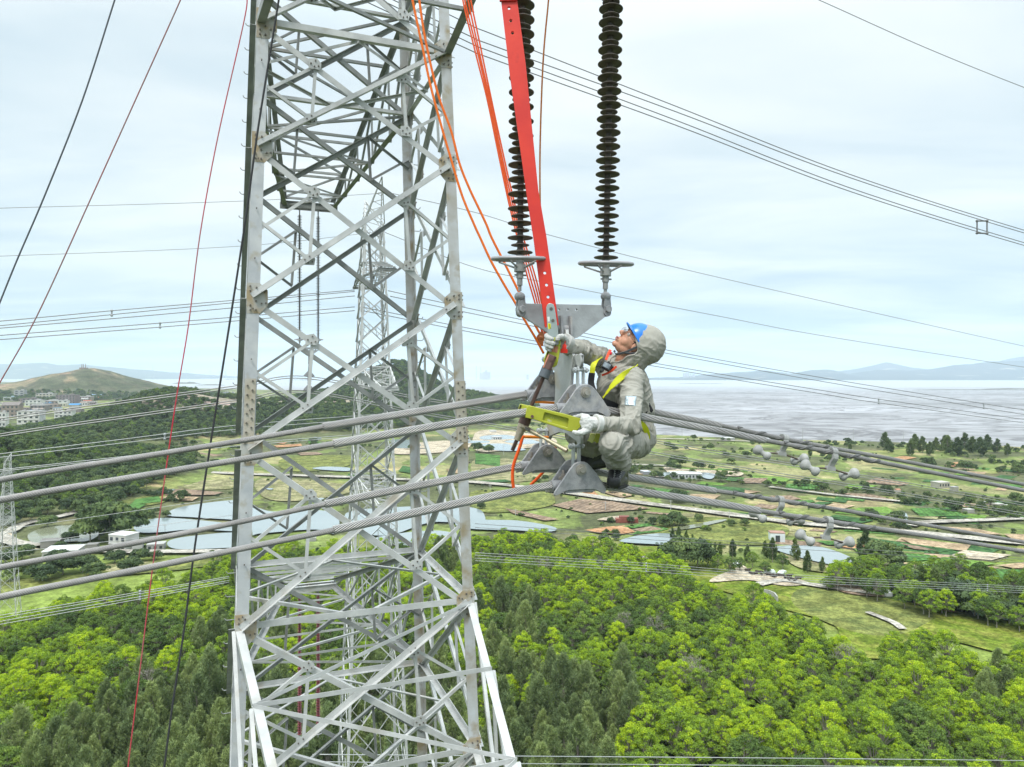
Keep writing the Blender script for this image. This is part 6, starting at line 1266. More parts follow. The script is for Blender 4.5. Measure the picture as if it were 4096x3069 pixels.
# fine sampling for the twist is only needed near the camera
rope([(1635, -120), (1650, 0), (1691, 195), (1723, 347), (1767, 511), (1805, 641), (1848, 782), (1897, 900), (1920, 950), (1963, 1043), (2019, 1143), (2059, 1209), (2099, 1282), (2139, 1348), (2175, 1415)], .0085, ORG_R, 'bright orange rope, leftmost of the ropes left of the insulators', None, 4.75)
rope([(1662, -120), (1677, 0), (1696, 130), (1723, 261), (1756, 391), (1805, 527), (1837, 652), (1875, 749), (1919, 842), (1946, 900), (1966, 950), (2013, 1043), (2063, 1143), (2099, 1216), (2135, 1290), (2166, 1348)], .0085, ORG_R, 'second bright orange rope from the left, ending at the orange pulley', None, 4.80)
B_ = [[(1838, -120), (1851, 0), (1902, 212), (1949, 400), (1996, 628), (2036, 816), (2075, 973), (2114, 1123), (2141, 1217), (2170, 1340)], [(1846, -120), (1859, 0), (1909, 205), (1955, 400), (1999, 610), (2038, 795), (2080, 962), (2122, 1115), (2148, 1208), (2174, 1345)],
      [(1856, -120), (1872, 0), (1914, 196), (1960, 400), (2001, 596), (2040, 770), (2085, 952), (2131, 1107), (2155, 1200), (2180, 1340)], [(1866, -120), (1883, 0), (1922, 188), (1966, 400), (2005, 581), (2044, 754), (2091, 942), (2139, 1099), (2162, 1193), (2184, 1335)]]
for k, q in enumerate(B_): rope([(x, y, 4.82+.02*k) for x, y in q], .0058, ORG_B, f'{("leftmost","second","third","rightmost")[k]} red orange rope of the four tackle ropes running down beside the insulator', 'four tackle ropes')
rope([(2205, -150), (2194, 0), (2173, 235), (2161, 550), (2160, 785), (2166, 1000)], .0062, TANR, 'dull orange rope hanging between the two insulator strings', None, 4.9)
mb = MB(); c = P(2164, 1352, 4.78); mb.rod(c-EY*.018, c+EY*.018, .030, 20); mb.bar(c+Vector((.0, 0, .04)), c+Vector((0, 0, -.055)), .03, .05, EX); mb.ball(c-EY*.02, .016, 10, 6); o = mb.build('pulley', mat('orange pulley paint', (.55, .19, .06), (.45, .14, .05), rough=.5, scale=8), None, smooth=40, label='small orange pulley block behind the raised glove', category='pulley')
rope([(2092, 1742), (2080, 1785), (2062, 1835), (2052, 1870), (2050, 1910), (2053, 1945), (2060, 1970)], .0105, ORG_B, 'thick orange sling hanging in a loop left of the lower clamps', None, 4.45)
rope([(2224, 1785), (2215, 1810), (2195, 1850), (2175, 1885), (2145, 1918), (2122, 1940)], .0105, ORG_B, 'orange sling end hanging behind the lower rear clamp', None, 4.95)
mb = MB(); mb.tube([P(2092, 1747, 4.5), P(2150, 1749, 4.55), P(2192, 1750, 4.6)], .0095, 10); mb.build('strap', mat('orange sling sleeve', (.75, .22, .02), rough=.6), None, smooth=60, label='short level orange strap above the lower rear clamp', category='strap')
mb = MB(); mb.bar(P(2135, 1607, 4.9), P(2225, 1612, 4.95), .018, .01, EZ); mb.build('strap', MATS['orange sling sleeve'], None, label='flat orange strap passing behind the upper rear clamp', category='strap')
def lrope(pts, r, m, label, d, lob=0):
    p = spl([P(x, y, d) for x, y in pts], 8); mb = MB(); mb.tube(p, r, 6); return mb.build('rope', m, None, smooth=180, label=label, category='rope')
lrope([(490, -90), (459, 0), (330, 400), (180, 780), (60, 1060), (-40, 1310)], .011, mat('grey wire rope', (.10, .11, .13), rough=.6), 'dark grey rope slanting across the upper left corner of the sky', 9.5)
lrope([(760, -100), (722, 0), (560, 360), (370, 780), (150, 1260), (0, 1530), (-60, 1640)], .0085, mat('faded red rope', (.40, .12, .12), (.30, .2, .2), rough=.8, scale=3), 'faded red rope slanting down to the left edge of the picture', 9.0)
lrope([(990, -20), (975, 90), (870, 555), (800, 940), (754, 1300), (706, 1590), (661, 1900), (610, 2274), (560, 2680), (512, 3069), (500, 3200)], .0085, mat('thin crimson rope', (.62, .02, .05), (.42, .14, .15), rough=.7, scale=1.2), 'thin crimson rope hanging left of the black rope beside the tower', 9.6)
lrope([(1122, -60), (1115, 0), (1033, 510), (979, 900), (905, 1380), (843, 1770), (780, 2182), (734, 2535), (690, 2820), (657, 3069), (640, 3200)], .0155, BLKR, 'thick black rope hanging in front of the tower\'s left leg', 10.2)
# ================================================================= the lineman
SUIT = mat('grey conductive work suit', (.385, .372, .328), (.33, .32, .28), rough=.85, scale=9, bump=.35, bscale=60, spec=.25, c3=(.29, .285, .25), s3=5, lo3=.55, hi3=.8, bdist=.004)
SKIN = mat('tanned skin', (.60, .33, .22), (.54, .25, .16), rough=.5, scale=14, spec=.4)
GLOVE = mat('white knit glove', (.62, .62, .60), (.52, .52, .50), rough=.9, scale=30, bump=.4, bscale=300, bdist=.002)
GLOVE2 = mat('grey white glove', (.50, .50, .48), (.42, .42, .40), rough=.9, scale=30, bump=.4, bscale=300, bdist=.002)
BLKL = mat('black boot leather', (.018, .018, .020), (.03, .03, .033), rough=.38, scale=12, bump=.2); HARN = mat('black harness webbing', (.018, .02, .024), rough=.85)
YEL = mat('fluorescent yellow webbing', (.70, .72, .02), (.60, .64, .02), rough=.6, scale=30); BLUE = mat('blue helmet plastic', (.02, .20, .72), rough=.28, spec=.5); REDC = mat('red orange collar', (.75, .07, .02), rough=.7)
HAIR = mat('black hair', (.02, .018, .017), (.05, .045, .045), rough=.6, scale=60); STRAPG = mat('grey chin strap', (.12, .13, .14), rough=.8)
PR = empty('person', P(2470, 1930, 4.5), 'lineman in grey hooded suit, blue helmet and yellow harness squatting on the conductors, looking up', 'person')
hf = Vector((-.58, -.25, .77)).normalized(); hl = Vector((.05, -.93, -.27)); hl = (hl-hf*hl.dot(hf)).normalized(); hu = hf.cross(hl).normalized()
HM = Matrix((hf, hl, hu)).transposed(); HC = P(2533, 1377, 4.60)
def hp(x, y, z): return HC+HM @ Vector((x, y, z))
def hball(mb, x, y, z, a, b, c, n=20, m=14, mi=0): mb.ball(hp(x, y, z), 1, n, m, sc=(a, b, c), M=HM, mi=mi)
J = dict(pel=P(2530, 1735, 4.72), waist=P(2520, 1650, 4.70), chest=P(2478, 1545, 4.66), neck=P(2490, 1460, 4.64), shL=P(2528, 1512, 4.50), elL=P(2522, 1706, 4.27), wrL=P(2392, 1695, 4.13), shR=P(2412, 1440, 4.80), elR=P(2332, 1402, 4.60), wrR=P(2270, 1385, 4.40),
         hipL=P(2545, 1765, 4.62), knL=P(2448, 1778, 4.16), anL=P(2476, 1858, 4.38), hipR=P(2520, 1760, 4.84), knR=P(2305, 1738, 4.60), anR=P(2362, 1800, 4.74))
def body_volume(mb, g=0.0, head=True):
    if head:
        hball(mb, -.012, 0, .03, .098, .077, .094); hball(mb, .030, 0, -.03, .062, .060, .082); hball(mb, .030, 0, -.072, .052, .050, .040); hball(mb, .072, 0, -.094, .022, .024, .020)
        for s in (-1, 1):
            hball(mb, .052, s*.034, -.036, .034, .028, .034); hball(mb, .078, s*.026, .030, .018, .024, .010); hball(mb, .104, s*.010, -.026, .010, .008, .008); hball(mb, -.004, s*.076, -.006, .026, .009, .032); hball(mb, .012, s*.046, -.070, .040, .016, .026)
        limb(mb, [hp(.086, 0, .014), hp(.114, 0, -.018)], [.010, .0135], 12)
        hball(mb, .0935, 0, -.0555, .0135, .022, .0065); hball(mb, .0915, 0, -.0685, .0130, .019, .0070); hball(mb, .084, 0, -.062, .016, .026, .016)
    limb(mb, [hp(-.02, 0, -.055), J['neck']+Vector((-.005, 0, -.01)), J['chest']], [.056, .060, .10])
    limb(mb, [J['pel'], J['waist'], J['chest']], [.125, .115, .125])
    limb(mb, [J['shL'], J['chest'], J['shR']], [.055, .09, .055])
    for s in 'LR':
        limb(mb, [J['sh'+s], J['el'+s], J['wr'+s]], [.050, .038, .027]); limb(mb, [J['hip'+s], J['kn'+s], J['an'+s]], [.082, .055, .040])
mb = MB(); body_volume(mb); bm_ = fuse(mb, .0042, 3, .5, 'body'); bm_.materials.append(SKIN); bm_.polygons.foreach_set('use_smooth', [True]*len(bm_.polygons))
# stubble and lips as vertex tint are left to the material; body object
def padd(name, me, par=PR):
    o = bpy.data.objects.new(name, me); COL.objects.link(o); o.parent = par; o.matrix_parent_inverse = parent_world(par).inverted() if par.type != 'EMPTY' else Matrix.Translation(-par.location); return o
BODY = padd('body', bm_)
def ridged(p, s): return 1-min(1, abs(mnoise.noise(p*s))*3.2)*1.6
def wrinkle(me, joints, A0=.0035, A1=.012, seed=0.0, sag=None):
    bm = bmesh.new(); bm.from_mesh(me); bm.normal_update(); off = Vector((seed, seed*.7, 3.1))
    new = []
    for v in bm.verts:
        p = v.co; w = 0; best = None
        for (c, r, ax_) in joints:
            d = (p-c).length/r; k = math.exp(-d*d)
            if k > w: w = k; best = ax_
        q = p.copy()
        if best is not None: a = unit(best); q = p+a*(p.dot(a))*.9+Vector((mnoise.noise(p*6+off), mnoise.noise(p*6+off*2), mnoise.noise(p*6-off)))*.10
        h1 = ridged(q+off, 8.5); h2 = ridged(q*1.0+off*2, 19); h3 = mnoise.noise(p*6+off)*.5
        new.append(p+v.normal*(max(h1, -.5)*(A0+A1*w)+h2*(A0*.5+A1*.35*w)+h3*.004))
    for v, p in zip(bm.verts, new): v.co = p
    bm.to_mesh(me); bm.free(); me.polygons.foreach_set('use_smooth', [True]*len(me.polygons))
# jacket
mb = MB()
limb(mb, [J['pel']+Vector((-.01, 0, .05)), J['waist']+Vector((.0, 0, 0)), J['chest']+Vector((0, 0, .0))], [.133, .134, .150], 24)
limb(mb, [J['chest']+Vector((.05, -.02, .03)), J['waist']+Vector((.03, 0, .02))], [.135, .13], 24)
limb(mb, [J['shL'], J['chest']+Vector((.02, 0, .035)), J['shR']+Vector((.0, 0, -.01))], [.078, .115, .075], 20)
limb(mb, [J['chest']+Vector((.02, .0, .09)), J['neck']+Vector((.03, .03, -.02))], [.10, .085], 20)
limb(mb, [J['shL'], J['shL'].lerp(J['elL'], .5), J['elL']+Vector((.0, 0, -.0)), J['elL'].lerp(J['wrL'], .55), J['wrL']], [.076, .070, .061, .052, .044], 20)
limb(mb, [J['shR'], J['shR'].lerp(J['elR'], .5)+Vector((0, 0, .0)), J['elR'], J['elR'].lerp(J['wrR'], .6), J['wrR']], [.074, .068, .060, .052, .046], 20)
jm = fuse(mb, .0052, 5, .6, 'jacket'); jm.materials.append(SUIT)
wrinkle(jm, [(J['elL'], .11, J['wrL']-J['elL']), (J['elL'].lerp(J['wrL'], .5), .09, J['wrL']-J['elL']), (J['shL']+Vector((-.06, 0, -.08)), .10, J['elL']-J['shL']), (J['elR'], .12, J['wrR']-J['elR']), (J['shR'], .12, J['elR']-J['shR']), (J['waist'], .14, Vector((0, 0, 1))), (J['wrR'], .07, J['wrR']-J['elR'])], .0032, .0105, 1.7)
JK = padd('jacket', jm)
# cut the jacket open at the throat so the neck shows
def carve(me, test):
    bm = bmesh.new(); bm.from_mesh(me); bmesh.ops.delete(bm, geom=[v for v in bm.verts if test(v.co)], context='VERTS'); bm.to_mesh(me); bm.free()
tc0 = P(2455, 1452, 4.58)
# trousers
mb = MB()
limb(mb, [J['pel']+Vector((0, 0, .06)), J['pel']+Vector((.02, 0, -.01))], [.135, .140], 24)
for s, k in (('L', 1), ('R', 1)):
    limb(mb, [J['hip'+s], J['hip'+s].lerp(J['kn'+s], .5), J['kn'+s], J['kn'+s].lerp(J['an'+s], .5), J['an'+s]+Vector((0, 0, .012))], [.108, .094, .078, .080, .074], 22)
tm = fuse(mb, .0055, 5, .6, 'trousers'); tm.materials.append(SUIT)
wrinkle(tm, [(J['knL']+Vector((.06, .06, 0)), .12, J['anL']-J['knL']), (J['hipL'], .14, J['knL']-J['hipL']), (J['knL'].lerp(J['anL'], .5), .12, Vector((0, 0, 1))), (J['knR'], .12, J['anR']-J['knR']), (J['anR'], .1, Vector((0, 0, 1))), (J['anL'], .09, Vector((0, 0, 1)))], .0032, .0100, 5.3)
padd('trousers', tm)
# hood: shell over helmet, open towards the face
mb = MB(); hball(mb, -.050, 0, .060, .134, .122, .134, 28, 18); hball(mb, -.055, 0, -.03, .115, .108, .12, 24, 16)
limb(mb, [hp(-.06, 0, -.04), J['neck']+Vector((.035, .02, .01)), J['chest']+Vector((.03, 0, .10))], [.112, .112, .12], 24)
hm_ = fuse(mb, .0055, 6, .6, 'hood'); inv = HM.transposed()
def hood_cut(c):
    l = inv @ (c-HC); x0 = -.018+max(0, l.z)*.62+.046*min(1, max(0, l.z/.03))+.11*min(1, max(0, (l.z-.07)/.03))+.006*math.sin(l.z*60)
    return l.x > x0 and l.z > -.215
wrinkle(hm_, [(hp(-.08, 0, -.06), .12, hu), (hp(-.05, .08, -.10), .1, hf)], .0026, .0050, 9.1)
carve(hm_, hood_cut); hm_.materials.append(SUIT); HD = padd('hood', hm_); sm = HD.modifiers.new('thick', 'SOLIDIFY'); sm.thickness = .005; sm.offset = -1
# rim hem of the hood
bm = bmesh.new(); bm.from_mesh(hm_); ed = [e for e in bm.edges if e.is_boundary]; seen = set(); loops = []
adj = {}
for e in ed:
    for a, b in ((e.verts[0], e.verts[1]), (e.verts[1], e.verts[0])): adj.setdefault(a, []).append(b)
for st in list(adj):
    if st in seen: continue
    L_ = [st]; seen.add(st); cur = st
    while True:
        nx = [q for q in adj[cur] if q not in seen]
        if not nx: break
        cur = nx[0]; seen.add(cur); L_.append(cur)
    loops.append([v.co.copy() for v in L_])
bm.free(); loops.sort(key=len, reverse=True)
if loops:
    lp = loops[0][::3]; lp = [(lp[k-1]+lp[k]+lp[(k+1) % len(lp)])/3 for k in range(len(lp))]; mb = MB(); mb.tube(lp+lp[:1], .0055, 8); mb.build('hem', SUIT, HD, smooth=180)
# helmet
mb = MB(); ca_, sa_ = math.cos(R(8)), math.sin(R(8)); he = (hf*ca_+hu*sa_).normalized(); hn = hl.cross(he).normalized()*-1; hn = he.cross(hl).normalized(); hcn = hp(-.010, 0, .036)
if hn.dot(hu) < 0: hn = -hn
n, m = 36, 10; vs = []
for j in range(m+1):
    th = (math.pi/2)*j/m
    for i in range(n):
        a = 2*math.pi*i/n; rx, ry = .124, .100; r_ = math.cos(th)**.85; ridge_ = 1+.025*max(0, math.cos(4*a))*math.sin(2*th)
        vs.append(hcn+he*(rx*r_*math.cos(a))*ridge_+hl*(ry*r_*math.sin(a))*ridge_+hn*(.115*math.sin(th)))
mb.add(vs, [(j*n+i, j*n+(i+1) % n, (j+1)*n+(i+1) % n, (j+1)*n+i) for j in range(m) for i in range(n)]+[tuple(range(m*n, m*n+n))])
vs = []
for j, (k, dz) in enumerate(((1.0, .002), (1.0, -.004), (1.12, -.010), (1.12, -.004))):
    for i in range(n):
        a = 2*math.pi*i/n; ext = (.022*max(0, math.cos(a))**2+.006)*(1 if j in (2, 3) else 0); rx, ry = .125+ext, .101+ext*.6
        vs.append(hcn+he*rx*math.cos(a)+hl*ry*math.sin(a)+hn*(dz if j < 2 else dz-.004*math.cos(a)))
mb.add(vs, [(j*n+i, j*n+(i+1) % n, ((j+1) % 4)*n+(i+1) % n, ((j+1) % 4)*n+i) for j in range(4) for i in range(n)])
HEL = mb.build('helmet', BLUE, PR, smooth=50)
mb = MB()
for k in range(3): # vents and white print on the side
    a = R(62+9*k); th = R(38); mb.box(hcn+he*(.126*math.cos(th)*math.cos(a))+hl*(.102*math.cos(th)*math.sin(a))+hn*(.117*math.sin(th)), .012, .004, .005, M=HM)
mb.build('vent', BLK, HEL)
mb = MB()
for k in range(4):
    for q in range(2):
        a = R(58+5.5*k); th = R(55+9*q); mb.box(hcn+he*(.127*math.cos(th)**.85*math.cos(a))+hl*(.103*math.cos(th)**.85*math.sin(a))+hn*(.118*math.sin(th)), .006, .003, .008, M=HM)
mb.build('print', WHITE_M, HEL)
# hair, eyes, brows, mouth, glasses, strap
mb = MB(); hball(mb, -.010, 0, .034, .101, .0795, .092); hm2 = fuse(mb, .005, 1, .3, 'hair'); carve(hm2, lambda c: (lambda l: l.x > .045+.5*(l.z-.03) and l.z < .075 or l.z < -.02 or (abs(l.y) > .05 and l.x > .035 and l.z < .05))(inv @ (c-HC))); hm2.materials.append(HAIR); padd('hair', hm2)
for s in (-1, 1):
    mb = MB(); mb.ball(hp(.0795, s*.029, .011), .0115, 14, 10); mb.build('eye', mat('eye white', (.7, .68, .65), rough=.2), PR, smooth=180)
    mb = MB(); mb.ball(hp(.0875, s*.029, .013), .0052, 10, 8); mb.build('iris', BLK, PR, smooth=180)
    mb = MB(); mb.tube([hp(.088, s*.014, .034), hp(.092, s*.028, .038), hp(.078, s*.046, .032)], [.0025, .0035, .002], 6); mb.build('eyebrow', HAIR, PR, smooth=180)
mb = MB(); mb.tube([hp(.0985, -.020, -.0610), hp(.107, 0, -.0610), hp(.0985, .020, -.0610)], [.0018, .0026, .0018], 6); mb.build('mouth', mat('mouth line', (.16, .05, .045)), PR)
mb = MB(); hball(mb, .0955, 0, -.0555, .0135, .0215, .0055); hball(mb, .0935, 0, -.0685, .0130, .0185, .0062); mb.build('lips', mat('lips', (.50, .19, .16), rough=.45), PR, smooth=180)
mb = MB()
for s in (-1, 1):
    c = hp(.112, s*.031, .008); ring_ = [c+hl*(.024*math.cos(a)*1.0)+hu*(.016*math.sin(a))*1.0 for a in np.linspace(0, 2*math.pi, 17)]; mb.tube(ring_, .0013, 5); mb.tube([hp(.112, s*.055, .012), hp(.06, s*.074, .010), hp(-.005, s*.083, .006)], .0014, 5)
mb.tube([hp(.112, -.008, .010), hp(.115, 0, .013), hp(.112, .008, .010)], .0013, 5); GLS = mb.build('glasses', mat('spectacle metal', (.22, .16, .14), rough=.3, metal=.6), PR, smooth=180)
lm = bpy.data.materials.new('clear lens'); lm.use_nodes = True; t_ = lm.node_tree; gl = t_.nodes.new('ShaderNodeBsdfGlossy'); gl.inputs[0].default_value = (.9, .9, .95, 1); gl.inputs['Roughness'].default_value = .05; tp_ = t_.nodes.new('ShaderNodeBsdfTransparent'); ms_ = t_.nodes.new('ShaderNodeMixShader'); ms_.inputs[0].default_value = .16; t_.links.new(tp_.outputs[0], ms_.inputs[1]); t_.links.new(gl.outputs[0], ms_.inputs[2]); t_.links.new(ms_.outputs[0], t_.nodes['Material Output'].inputs[0])
for s in (-1, 1):
    mb = MB(); c = hp(.112, s*.031, .008); mb.add([c+hl*(.024*math.cos(a))+hu*(.016*math.sin(a)) for a in np.linspace(0, 2*math.pi, 16, endpoint=False)]+[c+hf*.001+hl*(.024*math.cos(a))+hu*(.016*math.sin(a)) for a in np.linspace(0, 2*math.pi, 16, endpoint=False)], [tuple(range(16)), tuple(range(16, 32))]); mb.build('lens', lm, GLS)
def ribbon(pts, w, m, name, par=PR, wd=None, th=.0025, n=6):
    p = spl(pts, n); mb = MB(); k = len(p); vs = []
    for i in range(k):
        t = unit(p[min(i+1, k-1)]-p[max(i-1, 0)]); s = Vector(wd[min(i*(len(wd))//k, len(wd)-1)] if isinstance(wd, list) else wd); s = unit(s-t*s.dot(t)); nn = unit(t.cross(s)); ww = w[i*len(w)//k] if isinstance(w, list) else w
        vs += [p[i]+s*ww/2+nn*th, p[i]-s*ww/2+nn*th, p[i]-s*ww/2-nn*th, p[i]+s*ww/2-nn*th]
    mb.add(vs, [(4*i+j, 4*i+(j+1) % 4, 4*i+4+(j+1) % 4, 4*i+4+j) for i in range(k-1) for j in range(4)]+[(0, 1, 2, 3), (4*k-4, 4*k-3, 4*k-2, 4*k-1)]); return mb.build(name, m, par, smooth=40)
ribbon([hp(.0, .100, .030), hp(.005, .086, -.03), hp(.010, .070, -.075), hp(.020, .040, -.122), hp(.03, .0, -.130), hp(.02, -.04, -.12)], .014, STRAPG, 'chin_strap', PR, hf)
ribbon([hp(-.04, .098, .0), hp(-.01, .082, -.055), hp(.010, .070, -.078)], .010, STRAPG, 'chin_strap', PR, hf)
mb = MB(); mb.ball(P(2443, 1414, 4.53), .010, 10, 8, sc=(.8, .8, 1.2)); mb.build('strap_toggle', mat('red toggle', (.7, .02, .05)), PR, smooth=180)
# collar, red lining, zip
ribbon([P(2442, 1400, 4.56), P(2432, 1420, 4.53), P(2424, 1440, 4.51)], .016, REDC, 'collar_lining', PR, EX)
ribbon([P(2466, 1466, 4.47), P(2445, 1485, 4.465), P(2425, 1495, 4.47), P(2408, 1502, 4.48)], .013, REDC, 'collar_lining', PR, Vector((.3, 0, 1)))
ribbon([P(2428, 1448, 4.515), P(2440, 1470, 4.50), P(2452, 1476, 4.50)], .03, HARN, 'inner_shirt', PR, EX)
ribbon([P(2402, 1510, 4.50), P(2388, 1560, 4.50), P(2386, 1600, 4.52), P(2390, 1640, 4.55)], .004, mat('zip grey', (.2, .2, .19)), 'zip', PR, EX)
# harness
ribbon([P(2550, 1462, 4.52), P(2536, 1475, 4.47), P(2508, 1492, 4.435), P(2480, 1512, 4.43), P(2452, 1540, 4.44), P(2430, 1568, 4.455), P(2412, 1592, 4.47)], [.020, .038, .042, .040, .036, .026, .014], YEL, 'harness_strap', PR, Vector((.45, 0, .9)), .002)
ribbon([P(2402, 1432, 4.66), P(2385, 1445, 4.58), P(2372, 1465, 4.56), P(2369, 1492, 4.56)], .034, YEL, 'harness_strap', PR, Vector((.8, 0, .4)), .002)
ribbon([P(2552, 1686, 4.47), P(2574, 1703, 4.47), P(2588, 1730, 4.50), P(2590, 1762, 4.54)], .034, YEL, 'harness_strap', PR, Vector((.9, 0, .3)), .002)
ribbon([P(2585, 1590, 4.60), P(2583, 1600, 4.58)], .012, YEL, 'harness_strap', PR, EX)
ribbon([P(2368, 1492, 4.555), P(2364, 1530, 4.56), P(2372, 1560, 4.54), P(2385, 1590, 4.51)], .040, HARN, 'harness_belt', PR, EX, .006)
ribbon([P(2378, 1592, 4.49), P(2402, 1602, 4.50), P(2432, 1612, 4.515), P(2470, 1628, 4.53)], .040, HARN, 'harness_belt', PR, EZ, .006)
mb = MB(); mb.box(P(2362, 1572, 4.54), .045, .03, .05, M=Matrix.Rotation(.4, 3, 'Y')); mb.box(P(2584, 1628, 4.62), .06, .05, .09, M=Matrix.Rotation(-.5, 3, 'Y')); mb.build('harness_pad', HARN, PR, bevel=.008)
ribbon([P(2590, 1600, 4.66), P(2588, 1640, 4.62), P(2596, 1650, 4.60)], .05, HARN, 'harness_belt', PR, EX, .01)
mb = MB(); mb.box(P(2563, 1466, 4.60), .03, .03, .02); mb.build('harness_pad', HARN, PR, bevel=.004)
# silver reflective patch on the sleeve, pocket flap
def onsurf(mesh_obj, p, lift=.004):
    """slide a point along the view axis onto the cloth"""
    hit, loc, nrm, _ = mesh_obj.ray_cast(p-EY*.5+Vector((0, 0, 0)), EY); return (loc-EY*lift, nrm) if hit else (p, -EY)
BV = {}
from mathutils.bvhtree import BVHTree
def bvh(o):
    if o.name not in BV: BV[o.name] = BVHTree.FromPolygons([v.co for v in o.data.vertices], [tuple(p.vertices) for p in o.data.polygons])
    return BV[o.name]
CAMP = Vector((0, 0, CAMH))
def surf(o, x, y, lift=.003):
    d = (P(x, y, 1.0)-CAMP).normalized(); loc, nrm, i, dist = bvh(o).ray_cast(CAMP, d); return loc-d*lift if loc else None
def decal(o, quad, m, name, par, nx=8, ny=8, lift=.003, th=.0):
    (a, b, c, d) = quad; vs = []; ok = True
    for j in range(ny+1):
        for i in range(nx+1):
            u_, v_ = i/nx, j/ny; x = (a[0]*(1-u_)+b[0]*u_)*(1-v_)+(d[0]*(1-u_)+c[0]*u_)*v_; y = (a[1]*(1-u_)+b[1]*u_)*(1-v_)+(d[1]*(1-u_)+c[1]*u_)*v_
            q = surf(o, x, y, lift)
            if q is None: return None
            vs.append(q)
    mb = MB(); mb.add(vs, [(j*(nx+1)+i, j*(nx+1)+i+1, (j+1)*(nx+1)+i+1, (j+1)*(nx+1)+i) for j in range(ny) for i in range(nx)]); ob = mb.build(name, m, par, smooth=60); s_ = ob.modifiers.new('t', 'SOLIDIFY'); s_.thickness = .002; return ob
decal(JK, ((2500, 1583), (2546, 1585), (2543, 1623), (2498, 1621)), mat('crinkled silver film', (.62, .70, .74), (.50, .60, .66), rough=.25, metal=.5, scale=25, bump=.8, bscale=50), 'sleeve_patch', PR)
decal(JK, ((2436, 1543), (2472, 1548), (2466, 1575), (2438, 1568)), SUIT, 'pocket_flap', PR, lift=.006)
# action camera on the chest
cb = P(2425, 1466, 4.44); Mc = Matrix.Rotation(R(28), 3, 'Y') @ Matrix.Rotation(R(-12), 3, 'X')
AC = empty('action_camera', cb, 'small black action camera clipped on the lineman\'s chest below his chin', 'camera')
mb = MB(); mb.box(cb, .062, .034, .046, M=Mc); CB_ = mb.build('camera_body', mat('black plastic', (.012, .013, .015), rough=.35), AC, bevel=.004)
mb = MB(); mb.box(cb+Mc @ Vector((-.002, -.018, .002)), .044, .002, .030, M=Mc); mb.build('screen', mat('glossy screen', (.10, .12, .14), (.35, .40, .44), rough=.08, scale=30), AC)
mb = MB(); c = cb+Mc @ Vector((-.012, 0, -.030)); mb.box(c, .022, .02, .026, M=Mc); mb.rod(c+Mc @ Vector((-.002, -.016, -.010)), c+Mc @ Vector((-.002, .012, -.010)), .010, 12); mb.box(cb+Mc @ Vector((-.040, 0, -.004)), .010, .02, .038, M=Mc); mb.build('mount', mat('black plastic mount', (.015, .015, .016), rough=.5), AC, bevel=.002)
# wrist flap (red) and cuffs
ribbon([P(2262, 1360, 4.315), P(2258, 1385, 4.300), P(2256, 1412, 4.305)], [.006, .024, .042], mat('red cuff', (.72, .03, .015), rough=.7), 'cuff_flap', PR, EX)
# gloves
def hand(chains, extra, m, name='glove', vox=.0026):
    mb = MB()
    for pts, rad in chains: limb(mb, [P(*q) for q in pts], rad, 12)
    for c, r_, sc in extra: mb.ball(P(*c), r_, 14, 10, sc=sc)
    g = fuse(mb, vox, 3, .5, name); g.materials.append(m); bm = bmesh.new(); bm.from_mesh(g); bm.normal_update()
    for v in bm.verts: v.co += v.normal*(.0011*ridged(v.co, 55)+.0006*mnoise.noise(v.co*140))
    bm.to_mesh(g); bm.free(); g.polygons.foreach_set('use_smooth', [True]*len(g.polygons)); return padd(name, g)
# near (left) hand: palm closes round the beam end, thumb along its lower front edge, fingers behind
hand([([(2392, 1694, 4.13), (2362, 1694, 4.11), (2343, 1690, 4.085)], [.036, .040, .036]),
      ([(2352, 1718, 4.075), (2330, 1730, 4.055), (2308, 1733, 4.05), (2296, 1729, 4.055)], [.022, .018, .014, .012]),
      ([(2350, 1668, 4.12), (2328, 1663, 4.16), (2306, 1668, 4.205), (2290, 1672, 4.21)], [.016, .0145, .012, .011]),
      ([(2352, 1682, 4.13), (2330, 1682, 4.175), (2306, 1686, 4.215), (2288, 1690, 4.215)], [.016, .0145, .012, .011]),
      ([(2354, 1698, 4.13), (2332, 1702, 4.175), (2308, 1705, 4.215), (2292, 1708, 4.215)], [.016, .014, .012, .0105]),
      ([(2356, 1714, 4.12), (2334, 1720, 4.16), (2314, 1722, 4.20), (2300, 1724, 4.205)], [.015, .013, .011, .010])],
     [((2348, 1705, 4.075), .034, (1, .8, 1)), ((2340, 1676, 4.08), .028, (1, .9, .9))], GLOVE)
mb = MB(); a = P(2380, 1694, 4.125); b = P(2402, 1696, 4.14); mb.rod(a, b, .056, 24, .050); mb.build('glove_cuff', GLOVE, PR, smooth=60, bevel=.004)
